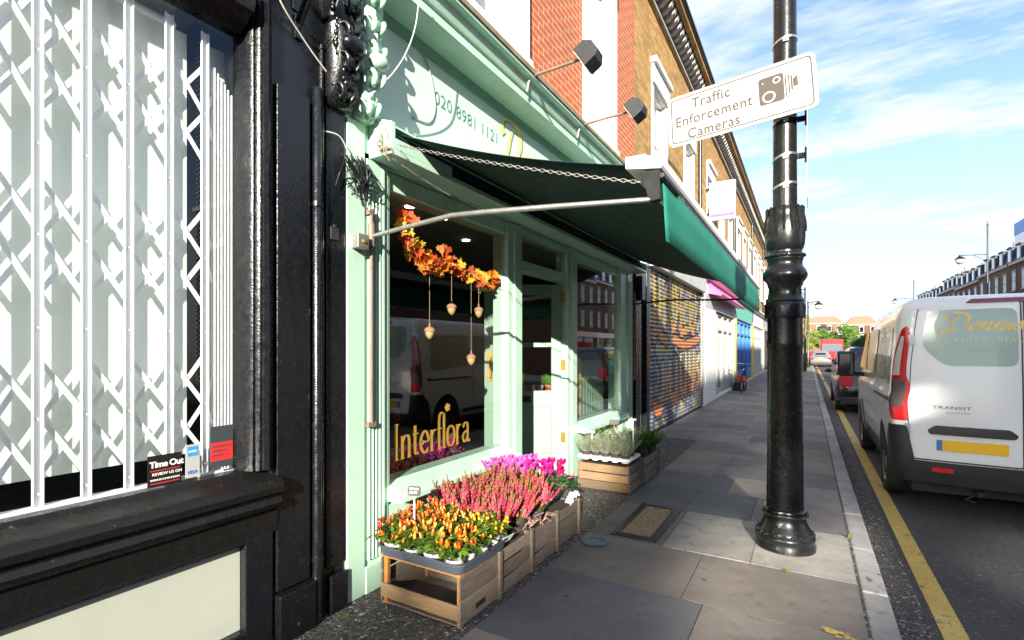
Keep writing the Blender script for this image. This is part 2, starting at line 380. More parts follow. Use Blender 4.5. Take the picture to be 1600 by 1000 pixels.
def road_mat():
    m, nt, b = newmat('asphalt')
    co = objco(nt)
    n1 = nz(nt, co, 0.7, 6, 0.6); n2 = nz(nt, co, 90, 3, 0.7); n3 = nz(nt, co, 3.5, 6, 0.6)
    c = mixc(nt, ramp(nt, n2, 0.35, 0.72), (0.013, 0.013, 0.016), (0.070, 0.067, 0.068))
    c = mixc(nt, ramp(nt, n1, 0.40, 0.66, 0, 0.55), c, (0.060, 0.055, 0.050))
    c = mixc(nt, ramp(nt, n3, 0.60, 0.72, 0, 0.5), c, (0.02, 0.02, 0.022))
    vo = node(nt, 'ShaderNodeTexVoronoi', Scale=70.0); L(nt, co, vo.inputs['Vector'])
    rn = nt.nodes.new('ShaderNodeSeparateColor'); L(nt, vo.outputs['Color'], rn.inputs[0])
    c = mixc(nt, ramp(nt, rn.outputs[0], 0.93, 0.96, 0, 0.35), c, (0.24, 0.225, 0.21))
    L(nt, c, b.inputs['Base Color']); b.inputs['Roughness'].default_value = 0.75
    bump(nt, b, vo.outputs['Distance'], 0.4, 0.010)
    return m
M['road'] = road_mat()
def slab_mat():
    m, nt, b = newmat('paving slab stone')
    a = node(nt, 'ShaderNodeAttribute', attribute_name='Col')
    co = objco(nt)
    n1 = nz(nt, co, 2.2, 7, 0.65); n2 = nz(nt, co, 130, 3, 0.7); n3 = nz(nt, co, 9, 6, 0.7)
    c = mixc(nt, ramp(nt, n1, 0.3, 0.7), mixc(nt, 1.0, a.outputs['Color'], (0.78, 0.77, 0.78), 'MULTIPLY'), mixc(nt, 1.0, a.outputs['Color'], (1.2, 1.19, 1.16), 'MULTIPLY'))
    c = mixc(nt, ramp(nt, n2, 0.55, 0.75, 0, 0.4), c, (0.06, 0.055, 0.05))
    c = mixc(nt, ramp(nt, n3, 0.55, 0.70, 0, 0.55), c, (0.065, 0.054, 0.045))
    c = mixc(nt, ramp(nt, nz(nt, co, 0.9, 7, 0.7), 0.50, 0.66, 0, 0.40), c, (0.085, 0.072, 0.06))
    c = mixc(nt, ramp(nt, nz(nt, co, 260, 2, 0.5), 0.62, 0.72, 0, 0.35), c, (0.34, 0.31, 0.28))
    vo = node(nt, 'ShaderNodeTexVoronoi', Scale=2.6); L(nt, co, vo.inputs['Vector'])
    c = mixc(nt, ramp(nt, vo.outputs['Distance'], 0.035, 0.06, 0.75, 0), c, (0.05, 0.047, 0.044))   # old chewing gum spots
    L(nt, c, b.inputs['Base Color']); b.inputs['Roughness'].default_value = 0.75; b.inputs['Specular IOR Level'].default_value = 0.35
    h = nt.nodes.new('ShaderNodeMath'); h.operation = 'MULTIPLY_ADD'; h.inputs[1].default_value = 0.25
    L(nt, n2, h.inputs[0]); L(nt, n3, h.inputs[2])
    bump(nt, b, h.outputs[0], 0.35, 0.008)
    return m
M['slab'] = slab_mat()
def gravel_mat():
    m, nt, b = newmat('dark tarmac with embedded stones')
    co = objco(nt)
    vo = node(nt, 'ShaderNodeTexVoronoi', Scale=75.0); L(nt, co, vo.inputs['Vector'])
    rn = nt.nodes.new('ShaderNodeSeparateColor'); L(nt, vo.outputs['Color'], rn.inputs[0])
    n1 = nz(nt, co, 2.5, 6, 0.6)
    c = mixc(nt, ramp(nt, rn.outputs[0], 0.35, 1.0), (0.04, 0.036, 0.032), (0.17, 0.15, 0.13))
    c = mixc(nt, ramp(nt, rn.outputs[1], 0.95, 0.97), c, (0.48, 0.45, 0.42))
    c = mixc(nt, ramp(nt, n1, 0.42, 0.66, 0, 0.6), c, (0.055, 0.05, 0.042))
    L(nt, c, b.inputs['Base Color']); b.inputs['Roughness'].default_value = 0.85
    bump(nt, b, vo.outputs['Distance'], 0.8, 0.014)
    return m
M['gravel'] = gravel_mat()
def infill_mat():
    m, nt, b = newmat('tan aggregate infill')
    co = objco(nt)
    vo = node(nt, 'ShaderNodeTexVoronoi', Scale=85.0); L(nt, co, vo.inputs['Vector'])
    rn = nt.nodes.new('ShaderNodeSeparateColor'); L(nt, vo.outputs['Color'], rn.inputs[0])
    c = mixc(nt, rn.outputs[0], (0.13, 0.085, 0.045), (0.40, 0.28, 0.15))
    L(nt, c, b.inputs['Base Color']); b.inputs['Roughness'].default_value = 0.8
    bump(nt, b, vo.outputs['Distance'], 0.7, 0.01)
    return m
M['infill'] = infill_mat()
def line_mat():
    m, nt, b = newmat('worn yellow road paint')
    co = objco(nt)
    n2 = nz(nt, co, 60, 5, 0.75); n1 = nz(nt, co, 4, 5, 0.6)
    c = mixc(nt, ramp(nt, n1, 0.3, 0.7), (0.50, 0.33, 0.05), (0.62, 0.45, 0.12))
    c = mixc(nt, ramp(nt, n2, 0.54, 0.62, 0, 0.85), c, (0.085, 0.078, 0.068))
    c = mixc(nt, ramp(nt, nz(nt, co, 11, 6, 0.75), 0.57, 0.64, 0, 0.75), c, (0.07, 0.065, 0.06))
    L(nt, c, b.inputs['Base Color']); b.inputs['Roughness'].default_value = 0.7
    bump(nt, b, n2, 0.3, 0.005)
    return m
M['yline'] = line_mat()
def heather_mat():
    m, nt, b = newmat('heather bells')
    a = node(nt, 'ShaderNodeAttribute', attribute_name='Col')
    L(nt, a.outputs['Color'], b.inputs['Base Color']); b.inputs['Roughness'].default_value = 0.7
    b.inputs['Specular IOR Level'].default_value = 0.2
    return m
M['heather'] = heather_mat()

# ------------------------------------------------------------------ geometry helpers
class MB:
    def __init__(s): s.v = []; s.f = []; s.c = []; s.col = None; s.smooth = False
    def add(s, vs, fs, col=None):
        o = len(s.v); s.v += [tuple(p) for p in vs]
        for f in fs:
            s.f.append([i + o for i in f]); s.c.append(col if col is not None else s.col)
    def box(s, x0, x1, y0, y1, z0, z1, col=None):
        if x0 > x1: x0, x1 = x1, x0
        if y0 > y1: y0, y1 = y1, y0
        if z0 > z1: z0, z1 = z1, z0
        v = [(x, y, z) for z in (z0, z1) for y in (y0, y1) for x in (x0, x1)]
        s.add(v, [(0, 2, 3, 1), (4, 5, 7, 6), (0, 1, 5, 4), (2, 6, 7, 3), (0, 4, 6, 2), (1, 3, 7, 5)], col)
        return s
    def obox(s, c, ax, ay, az, col=None):
        """oriented box: centre and three half-axis vectors"""
        c = Vector(c); ax = Vector(ax); ay = Vector(ay); az = Vector(az)
        v = [c + i * ax + j * ay + k * az for k in (-1, 1) for j in (-1, 1) for i in (-1, 1)]
        s.add(v, [(0, 2, 3, 1), (4, 5, 7, 6), (0, 1, 5, 4), (2, 6, 7, 3), (0, 4, 6, 2), (1, 3, 7, 5)], col)
        return s
    def bar(s, a, b, w, h, up=(0, 0, 1), col=None):
        a = Vector(a); b = Vector(b); d = (b - a); n = d.normalized(); up = Vector(up)
        side = n.cross(up)
        if side.length < 1e-4: side = n.cross(Vector((1, 0, 0)))
        side.normalize(); u2 = side.cross(n)
        return s.obox((a + b) / 2, d / 2, side * w / 2, u2 * h / 2, col)
    def prism(s, prof, axis, a0, a1, col=None):
        """closed profile extruded along an axis; 'y': (x,z); 'x': (y,z); 'z': (x,y)"""
        def mk(p, a):
            return {'y': (p[0], a, p[1]), 'x': (a, p[0], p[1]), 'z': (p[0], p[1], a)}[axis]
        n = len(prof)
        v = [mk(p, a0) for p in prof] + [mk(p, a1) for p in prof]
        f = [[i, (i + 1) % n, n + (i + 1) % n, n + i] for i in range(n)]
        f += [list(range(n))[::-1], [n + i for i in range(n)]]
        s.add(v, f, col); return s
    def lathe(s, prof, c=(0, 0, 0), n=24, col=None, axis='z', caps=True):
        c = Vector(c); o = []
        for r, z in prof:
            for k in range(n):
                a = 2 * math.pi * k / n
                if axis == 'z': p = (r * math.cos(a), r * math.sin(a), z)
                elif axis == 'x': p = (z, r * math.cos(a), r * math.sin(a))
                else: p = (r * math.cos(a), z, r * math.sin(a))
                o.append(c + Vector(p))
        f = []
        for i in range(len(prof) - 1):
            for k in range(n):
                k2 = (k + 1) % n
                f.append((i * n + k, i * n + k2, (i + 1) * n + k2, (i + 1) * n + k))
        if caps:
            f.append(tuple(range(n))[::-1]); f.append(tuple((len(prof) - 1) * n + k for k in range(n)))
        s.add(o, f, col); return s
    def tube(s, pts, r, n=8, col=None):
        pts = [Vector(p) for p in pts]; m = len(pts)
        rr = r if isinstance(r, (list, tuple)) else [r] * m
        o = []; up = Vector((0, 0, 1)); prev = None
        for i, p in enumerate(pts):
            t = (pts[min(i + 1, m - 1)] - pts[max(i - 1, 0)]).normalized()
            if prev is None:
                a = t.cross(up)
                if a.length < 1e-3: a = t.cross(Vector((1, 0, 0)))
            else:
                a = prev - t * prev.dot(t)
            a.normalize(); prev = a; b = t.cross(a)
            for k in range(n):
                th = 2 * math.pi * k / n
                o.append(p + (a * math.cos(th) + b * math.sin(th)) * rr[i])
        f = []
        for i in range(m - 1):
            for k in range(n):
                k2 = (k + 1) % n
                f.append((i * n + k, i * n + k2, (i + 1) * n + k2, (i + 1) * n + k))
        f.append(tuple(range(n))[::-1]); f.append(tuple((m - 1) * n + k for k in range(n)))
        s.add(o, f, col); return s
    def ball(s, c, rx, ry=None, rz=None, n=10, m=6, col=None):
        ry = ry or rx; rz = rz or rx
        v = [(c[0], c[1], c[2] - rz)]; f = []
        for i in range(1, m):
            ph = math.pi * i / m
            for k in range(n):
                th = 2 * math.pi * k / n
                v.append((c[0] + rx * math.sin(ph) * math.cos(th), c[1] + ry * math.sin(ph) * math.sin(th), c[2] - rz * math.cos(ph)))
        v.append((c[0], c[1], c[2] + rz))
        for k in range(n):
            k2 = (k + 1) % n
            f.append((0, 1 + k2, 1 + k))
            for i in range(m - 2):
                f.append((1 + i * n + k, 1 + i * n + k2, 1 + (i + 1) * n + k2, 1 + (i + 1) * n + k))
            f.append((1 + (m - 2) * n + k, 1 + (m - 2) * n + k2, len(v) - 1))
        s.add(v, f, col); return s
    def grid(s, fn, nu, nv, col=None):
        v = [fn(i / nu, j / nv) for j in range(nv + 1) for i in range(nu + 1)]
        w = nu + 1
        f = [(j * w + i, j * w + i + 1, (j + 1) * w + i + 1, (j + 1) * w + i) for j in range(nv) for i in range(nu)]
        s.add(v, f, col); return s
    def build(s, name, mat, parent=None, smooth=False, bevel=0.0, segs=2, solid=0.0, fixn=True):
        o = Vector((0, 0, 0)); p = parent
        while p is not None: o += p.location; p = p.parent
        me = bpy.data.meshes.new(name)
        me.from_pydata([(v[0] - o.x, v[1] - o.y, v[2] - o.z) for v in s.v], [], s.f)
        if any(c is not None for c in s.c):
            at = me.attributes.new('Col', 'FLOAT_COLOR', 'FACE')
            for i, c in enumerate(s.c):
                c = c or (0.5, 0.5, 0.5)
                at.data[i].color = (c[0], c[1], c[2], 1)
        if fixn:
            bm = bmesh.new(); bm.from_mesh(me)
            bmesh.ops.recalc_face_normals(bm, faces=bm.faces); bm.to_mesh(me); bm.free()
        if smooth:
            me.shade_smooth()
            if smooth != 'all':
                me.set_sharp_from_angle(angle=R(40))
        me.materials.append(M[mat] if isinstance(mat, str) else mat)
        ob = bpy.data.objects.new(name, me); COL.objects.link(ob)
        if parent: ob.parent = parent
        if bevel:
            b = ob.modifiers.new('bevel', 'BEVEL'); b.width = bevel; b.segments = segs; b.limit_method = 'ANGLE'; b.angle_limit = R(40)
        if solid:
            b = ob.modifiers.new('solid', 'SOLIDIFY'); b.thickness = solid
        return ob
def tag(o, label=None, cat=None, group=None, kind=None):
    if label: o['label'] = label
    if cat: o['category'] = cat
    if group: o['group'] = group
    if kind: o['kind'] = kind
    return o
def thing(name, label, cat, loc=(0, 0, 0), group=None):
    o = bpy.data.objects.new(name, None); COL.objects.link(o); o.location = loc
    o.empty_display_size = 0.1
    return tag(o, label, cat, group)
def struct(name, mb, mat, **k):
    return tag(mb.build(name, mat, **k), kind='structure')
def copy_tree(o, parent=None):
    c = o.copy(); COL.objects.link(c)
    if parent: c.parent = parent
    for ch in list(o.children): copy_tree(ch, c)
    return c
def text_mb(s, size, origin, right, up, spacing=1.0, align='LEFT', shear=0.0, extrude=0.0006, offset=0.0, wid=1.0, mapfn=None):
    cu = bpy.data.curves.new('t', 'FONT'); cu.body = s; cu.size = size; cu.space_character = spacing
    cu.align_x = align; cu.shear = shear; cu.extrude = extrude; cu.offset = offset; cu.resolution_u = 4
    ob = bpy.data.objects.new('t', cu); COL.objects.link(ob)
    dg = bpy.context.evaluated_depsgraph_get(); dg.update()
    me = bpy.data.meshes.new_from_object(ob.evaluated_get(dg))
    origin = Vector(origin); right = Vector(right).normalized(); up = Vector(up).normalized(); nn = right.cross(up)
    mb = MB()
    if mapfn: vs = [mapfn(v.co.x * wid, v.co.y, v.co.z) for v in me.vertices]
    else: vs = [origin + right * v.co.x * wid + up * v.co.y + nn * v.co.z for v in me.vertices]
    mb.add(vs, [list(p.vertices) for p in me.polygons])
    COL.objects.unlink(ob); bpy.data.objects.remove(ob); bpy.data.curves.remove(cu); bpy.data.meshes.remove(me)
    return mb
def smooth_pts(pts, k=6):
    if len(pts) < 3: return pts
    out = []
    P = [pts[0]] + list(pts) + [pts[-1]]
    for i in range(1, len(P) - 2):
        for j in range(k):
            t = j / k
            a, b, c, d = P[i - 1], P[i], P[i + 1], P[i + 2]
            out.append(tuple(0.5 * (2 * b[q] + (c[q] - a[q]) * t + (2 * a[q] - 5 * b[q] + 4 * c[q] - d[q]) * t * t + (3 * b[q] - a[q] - 3 * c[q] + d[q]) * t ** 3) for q in (0, 1)))
    out.append(tuple(pts[-1]))
    return out
def pen(mb, strokes, mapfn, wmin, wmax, ang=0.0, k=6, step=0.0003):
    """broad nib pen strokes: list of 2-D polylines -> thin ribbons on a surface"""
    for q, st in enumerate(strokes):
        pts = smooth_pts(st, k)
        lft = []; rgt = []
        for i, p in enumerate(pts):
            a = pts[max(i - 1, 0)]; b = pts[min(i + 1, len(pts) - 1)]
            t = Vector((b[0] - a[0], b[1] - a[1]))
            if t.length < 1e-9: t = Vector((1, 0))
            t.normalize(); n = Vector((-t.y, t.x))
            w = (wmin + (wmax - wmin) * abs(math.sin(math.atan2(t.y, t.x) - ang))) / 2
            lft.append((p[0] + n.x * w, p[1] + n.y * w)); rgt.append((p[0] - n.x * w, p[1] - n.y * w))
        off = q * step
        v = [mapfn(x, y, off) for x, y in lft] + [mapfn(x, y, off) for x, y in rgt]
        m = len(pts)
        mb.add(v, [(i, i + 1, m + i + 1, m + i) for i in range(m - 1)])
    return mb
def wall_holes(mb, x, y0, y1, z0, z1, holes, depth=0.12, face=1):
    """wall face on plane x with rectangular openings (ya,yb,za,zb) and their reveals going back by depth"""
    ys = sorted(set([y0, y1] + [h[0] for h in holes] + [h[1] for h in holes]))
    zs = sorted(set([z0, z1] + [h[2] for h in holes] + [h[3] for h in holes]))
    for i in range(len(ys) - 1):
        for j in range(len(zs) - 1):
            cy = (ys[i] + ys[i + 1]) / 2; cz = (zs[j] + zs[j + 1]) / 2
            if any(h[0] < cy < h[1] and h[2] < cz < h[3] for h in holes): continue
            mb.add([(x, ys[i], zs[j]), (x, ys[i + 1], zs[j]), (x, ys[i + 1], zs[j + 1]), (x, ys[i], zs[j + 1])], [(0, 1, 2, 3)])
    xb = x - depth * face
    for a, b, c, d in holes:
        mb.add([(x, a, c), (x, b, c), (x, b, d), (x, a, d), (xb, a, c), (xb, b, c), (xb, b, d), (xb, a, d)],
               [(0, 1, 5, 4), (1, 2, 6, 5), (2, 3, 7, 6), (3, 0, 4, 7)])
    return mb
F = -2.42          # main shopfront plane

# ================================================================== SETTING: ground
rnd = random.Random(3)
RZ = -0.12
g = MB(); g.box(-400, 400, -300, 900, -1.2, -0.60); struct('ground', g, 'concrete')
g = MB(); g.box(0.40, 11.0, -70, 300, -0.6, RZ); struct('road', g, 'road')
# pavement slabs
bed = MB(); bed.box(-12, 0.30, -30, 160, -0.6, -0.0065); struct('pavement_bed', bed, 'gravel')
slab = MB()
rows = [(-3.2, -2.3), (-2.3, -1.4), (-1.4, -0.5), (-0.5, 0.45), (0.45, 1.40), (1.40, 2.30), (2.30, 3.22), (3.22, 4.00), (4.00, 4.97), (4.97, 5.80), (5.80, 6.55)]
y = 6.55
while y < 120:
    d = rnd.choice([0.62, 0.75, 0.9, 0.9]); rows.append((y, y + d)); y += d
fixed = {(2.30, 3.22): [-0.55], (3.22, 4.00): [-0.68], (4.00, 4.97): [-0.99, -0.36], (4.97, 5.80): [-1.02, -0.45], (5.80, 6.55): [-0.75]}
tones = [(0.185, 0.155, 0.135), (0.15, 0.13, 0.12), (0.215, 0.18, 0.15), (0.12, 0.112, 0.112), (0.195, 0.165, 0.14), (0.165, 0.145, 0.13)]
toneset = {(2.30, 3.22, 0): (0.105, 0.10, 0.105), (2.30, 3.22, 1): (0.165, 0.14, 0.12), (3.22, 4.00, 0): (0.165, 0.138, 0.118), (3.22, 4.00, 1): (0.175, 0.148, 0.125),
           (4.00, 4.97, 0): (0.16, 0.137, 0.12), (4.00, 4.97, 1): (0.26, 0.235, 0.205), (4.00, 4.97, 2): (0.27, 0.245, 0.215), (4.97, 5.80, 0): (0.105, 0.10, 0.105), (4.97, 5.80, 1): (0.115, 0.11, 0.113), (5.80, 6.55, 0): (0.105, 0.10, 0.106)}
XI = -1.60
for (ya, yb) in rows:
    cuts = fixed.get((ya, yb))
    xi = XI if ya < 8.9 else -2.42
    if cuts is None:
        cuts = []; x = xi + rnd.uniform(0.4, 1.0)
        while x < -0.25: cuts.append(x); x += rnd.uniform(0.6, 1.0)
    xs = [xi] + cuts + [0.285]
    for i in range(len(xs) - 1):
        t = toneset.get((ya, yb, i)) or rnd.choice(tones)
        k = rnd.uniform(0.9, 1.1)
        gp = 0.0035
        a, b, c, d2 = xs[i] + gp, xs[i + 1] - gp, ya + gp, yb - gp
        z = rnd.uniform(-0.0015, 0.0015); tl = rnd.uniform(-0.002, 0.002)
        v = [(a, c, z), (b, c, z + tl), (b, d2, z + tl), (a, d2, z), (a - .003, c - .003, -0.03), (b + .003, c - .003, -0.03), (b + .003, d2 + .003, -0.03), (a - .003, d2 + .003, -0.03)]
        slab.add(v, [(0, 1, 2, 3), (0, 4, 5, 1), (1, 5, 6, 2), (2, 6, 7, 3), (3, 7, 4, 0)], tuple(q * k * w for q, w in zip(t, (1.10, 1.13, 1.17))))
struct('pavement', slab, 'slab')
kerb = MB(); y = -8.0
while y < 120:
    ln = rnd.uniform(0.8, 1.05); k = rnd.uniform(0.9, 1.15)
    kerb.box(0.297, 0.437, y + 0.004, y + ln - 0.004, -0.4, rnd.uniform(-0.003, 0.004), (0.31 * k, 0.295 * k, 0.285 * k)); y += ln
struct('kerb', kerb, 'slab', bevel=0.012)
m_ = MB(); m_.box(0.445, 0.63, -10, 110, RZ, RZ + 0.004); struct('gutter', m_, 'gravel')
m_ = MB()
for (ya, yb) in ((-10, 3.1), (3.11, 9.4), (9.43, 17.0), (18.2, 30.0), (31.5, 48), (52, 70)): m_.box(0.675, 0.80, ya, yb, RZ, RZ + 0.005)
struct('road_marking', m_, 'yline')
m_ = MB()
for i in range(9):
    a = rnd.uniform(0.08, 0.27); b = 3.20 + 0.3 * a + rnd.uniform(-0.05, 0.05)
    n = 7; rr = rnd.uniform(0.008, 0.030)
    m_.add([(a + rr * rnd.uniform(.5, 1.3) * 1.7 * math.cos(2 * math.pi * k / n), b + rr * rnd.uniform(.4, 1) * math.sin(2 * math.pi * k / n), 0.0058 + i * 0.0003) for k in range(n)], [tuple(range(n))])
struct('paint_splash', m_, 'yline')
g = MB(); g.box(11.0, 60, -70, 300, -0.6, 0.0); struct('far_pavement', g, 'concrete')

# small covers let into the pavement
t = thing('inspection_cover', 'square recessed pavement cover with tan gravel infill in a dark iron frame', 'cover', (-1.23, 4.5, 0))
fr = MB(); cx0, cx1, cy0, cy1 = -1.42, -1.04, 4.03, 4.98
for w, hgt, ins in ((0.055, 0.012, 0), (0.035, 0.017, 0.03)):
    a, b, c, d = cx0 + ins, cx1 - ins, cy0 + ins, cy1 - ins
    fr.box(a, a + w, c, d, -0.02, hgt); fr.box(b - w, b, c, d, -0.02, hgt)
    fr.box(a + w, b - w, c, c + w, -0.02, hgt - 0.001); fr.box(a + w, b - w, d - w, d, -0.02, hgt - 0.001)
fr.build('frame', 'darkmetal', t, bevel=0.003)
i_ = MB(); i_.box(cx0 + 0.06, cx1 - 0.06, cy0 + 0.06, cy1 - 0.06, -0.02, 0.009); i_.build('infill', 'infill', t)
c_ = MB(); c_.lathe([(0.105, -0.02), (0.105, 0.008), (0.10, 0.011), (0.085, 0.011), (0.083, 0.007), (0.0, 0.007)], (-1.47, 3.80, 0), 28)
cover = c_.build('round_cover', paint('blue grey iron cover', (0.06, 0.10, 0.13), 0.5, 0.2, 8, 0.3, 60), smooth=True)
tag(cover, 'small round blue grey iron cover set in the paving beside the square cover', 'cover')

# weeds in the joints
def weed(x, y, n, s, label):
    mb = MB()
    for i in range(n):
        a = rnd.uniform(0, 6.28); l = s * rnd.uniform(0.5, 1.2); w = l * 0.14
        b = Vector((x + rnd.gauss(0, s * 0.25), y + rnd.gauss(0, s * 0.5), 0.0)); d = Vector((math.cos(a), math.sin(a), rnd.uniform(0.5, 1.6))).normalized()
        sd = d.cross(Vector((0, 0, 1))).normalized() * w
        c = rnd.choice([(0.10, 0.17, 0.02), (0.15, 0.24, 0.03), (0.20, 0.27, 0.06)])
        mb.add([b - sd * .6, b + sd * .6, b + d * l * .6 + sd, b + d * l, b + d * l * .6 - sd], [(0, 1, 2, 3, 4)], c)
    return tag(mb.build('weed', 'leaf', fixn=False), label, 'weed', 'weeds in the paving joints')
weed(0.29, 4.95, 34, 0.035, 'green weed tuft growing in the kerb joint right of the lamp post')
weed(0.29, 4.55, 14, 0.02, 'tiny weed in the kerb joint nearest the lamp post')
weed(0.36, 4.10, 22, 0.022, 'low weed strip across a kerb stone joint in front of the lamp post')
weed(-0.13, 3.97, 26, 0.028, 'bright green weed at the foot of the lamp post')
weed(-1.61, 2.95, 22, 0.025, 'small weed beside the crates at the dark tarmac edge')
weed(-2.3, 2.02, 20, 0.02, 'small weed at the foot of the black pilaster')

# ================================================================== BLACK SHOP (left)
bs = thing('black_shopfront', 'glossy black painted shopfront with a large grilled window and cream stall panel', 'building', (F, 0.0, 0))
mb = MB()
GX = -2.50
# window jamb moulding, y from 1.455 to 1.62
jy = [1.492, 1.505, 1.508, 1.52, 1.53, 1.535, 1.545, 1.556, 1.56, 1.58, 1.60, 1.62]
jx = [-2.50, -2.47, -2.43, -2.415, -2.425, -2.405, -2.395, -2.40, -2.385, -2.375, -2.385, -2.42]
mb.prism([(-2.62, 1.492)] + list(zip(jx, jy)) + [(-2.62, 1.62)], 'z', 0.93, 3.60)
mb.build('window_jamb', 'black', bs, smooth=True)
mb = MB()   # lintel over the window
mb.prism([(-2.62, 3.14), (-2.47, 3.14), (-2.45, 3.16), (-2.42, 3.17), (-2.40, 3.20), (-2.36, 3.215), (-2.345, 3.25), (-2.345, 3.34), (-2.41, 3.36), (-2.41, 3.60), (-2.62, 3.60)], 'y', -3.0, 1.491)
mb.build('lintel', 'black', bs, smooth=True)
mb = MB()
mb.prism([(-2.62, 0.93), (-2.47, 0.93), (-2.45, 0.905), (-2.375, 0.885), (-2.345, 0.87), (-2.33, 0.845), (-2.335, 0.815), (-2.355, 0.80), (-2.36, 0.785), (-2.345, 0.76), (-2.355, 0.735), (-2.385, 0.715), (-2.395, 0.60), (-2.62, 0.60)], 'y', -3.0, 1.64)
mb.build('sill', 'black_worn', bs, smooth=True)
mb = MB()   # stall riser frame and panel
mb.box(-2.62, -2.398, 1.472, 1.62, 0.0, 0.60)
mb.box(-2.62, -2.40, -3.0, 1.472, 0.0, 0.145)
mb.box(-2.62, -2.40, -3.0, 1.472, 0.575, 0.60)
mb.build('stall_riser_frame', 'black', bs, bevel=0.006)
mb = MB(); mb.box(-2.60, -2.445, -3.0, 1.47, 0.146, 0.574); mb.build('stall_riser_panel', 'panel', bs)
mb = MB()   # pier with sunk panel, round bead and pipe
mb.box(-2.70, -2.42, 1.621, 2.108, 0.0, 4.6)
mb.box(-2.42, -2.395, 1.64, 1.845, 0.27, 2.95)
mb.box(-2.42, -2.405, 1.96, 2.10, 0.27, 3.1)
mb.box(-2.42, -2.36, 1.635, 1.86, 0.0, 0.255)
mb.box(-2.42, -2.385, 1.98, 2.105, 0.0, 0.22)
mb.build('pier', 'black', bs, bevel=0.008, segs=3)
mb = MB(); mb.lathe([(0.026, 0.02), (0.026, 3.02), (0.02, 3.03)], (-2.392, 1.888, 0), 14); mb.lathe([(0.011, 0.0), (0.011, 3.3)], (-2.412, 1.935, 0), 8)
for z in (0.35, 1.1, 2.35): mb.lathe([(0.03, z), (0.031, z + .015), (0.03, z + .03)], (-2.392, 1.888, 0), 14)
mb.build('pipe', 'black', bs, smooth=True)
mb = MB(); mb.add([(GX, -0.25, 0.931), (GX, 1.491, 0.931), (GX, 1.491, 3.139), (GX, -0.25, 3.139)], [(0, 1, 2, 3)]); mb.build('window_pane', 'glass_front', bs)
for ya, yb in ((-2.85, -1.45), (-1.30, -0.40)):      # unseen panes left of view, mirror finish added to bounce sun
    mb = MB(); mb.add([(GX, ya, 1.50), (GX, yb, 1.50), (GX, yb, 3.10), (GX, ya, 3.10)], [(0, 1, 2, 3)]); mb.build('bounce_pane', 'sun_bounce', bs)
mb = MB(); mb.box(-2.54, -2.505, -3.0, -0.26, 0.931, 3.139); mb.build('window_panel', 'black', bs)
mb = MB()   # interior shell, upper wall
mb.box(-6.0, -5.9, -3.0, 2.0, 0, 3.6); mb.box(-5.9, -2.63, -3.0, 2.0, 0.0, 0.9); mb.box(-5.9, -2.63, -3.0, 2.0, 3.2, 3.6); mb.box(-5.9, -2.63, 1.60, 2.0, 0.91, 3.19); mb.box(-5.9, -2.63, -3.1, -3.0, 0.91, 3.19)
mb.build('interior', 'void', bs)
mb = MB(); mb.box(-2.80, -2.46, -3.0, 2.10, 4.75, 8.1); mb.build('wall', 'stock_brick', bs)
mb = MB(); mb.box(-2.75, -2.40, -3.0, 1.62, 3.605, 4.35)
mb.prism([(-2.6, 4.36), (-2.2, 4.36), (-2.1, 4.5), (-2.05, 4.6), (-2.05, 4.68), (-2.4, 4.75), (-2.6, 4.75)], 'y', -3.0, 1.86)
mb.build('fascia', 'black', bs, bevel=0.006)
mb = MB(); mb.box(-12, -2.81, -3.0, 2.1, 4.76, 8.0); mb.build('roof', 'slate', bs)
# black carved console bracket
def console(name, y0, y1, mat, parent, seed, xb=-2.42):
    r = random.Random(seed); mb = MB()
    yc = (y0 + y1) / 2; w = (y1 - y0)
    prof = []
    def front(z):   # how far the console stands out at height z
        k = (z - 2.95) / 1.55
        return 0.05 + 0.20 * max(0, k) ** 0.8 + 0.035 * math.sin(k * 9)
    zs = [2.97 + 1.6 * i / 24 for i in range(25)]
    p = [(xb - 0.1, zs[0])] + [(xb + front(z), z) for z in zs] + [(xb - 0.1, zs[-1])]
    mb.prism(p, 'y', y0 + w * .12, y1 - w * .12)
    for i in range(330):
        z = r.uniform(2.98, 4.5); u = r.uniform(-0.5, 0.5)
        wk = 0.55 + 0.45 * min(1, (z - 2.95) / 0.5)
        s = r.uniform(0.008, 0.022)
        mb.ball((xb + front(z) * (1 - 0.5 * abs(u)), yc + u * w * wk, z), s * 1.0, s * .9, s * 1.35, 8, 6)
    for k in range(9):      # curling acanthus leaves
        z = 3.05 + k * 0.165
        for sg in (-1, 1):
            pts = []
            for i in range(9):
                th = i / 8 * 4.2
                rad = 0.055 * (1 - i / 11)
                pts.append((xb + front(z) + rad * math.sin(th) * 0.9, yc + sg * (w * 0.12 + i * w * 0.035), z - rad * math.cos(th)))
            mb.tube(pts, [0.02 - i * 0.0015 for i in range(9)], 7)
    mb.ball((xb + front(3.30) + .02, yc, 3.30), 0.05, w * .4, 0.05, 12, 8)
    mb.ball((xb + front(3.9), yc, 3.9), 0.09, w * .55, 0.09, 12, 8)
    return mb.build(name, mat, parent, smooth='all')
console('carved_bracket', 1.93, 2.135, 'black', bs, 5)
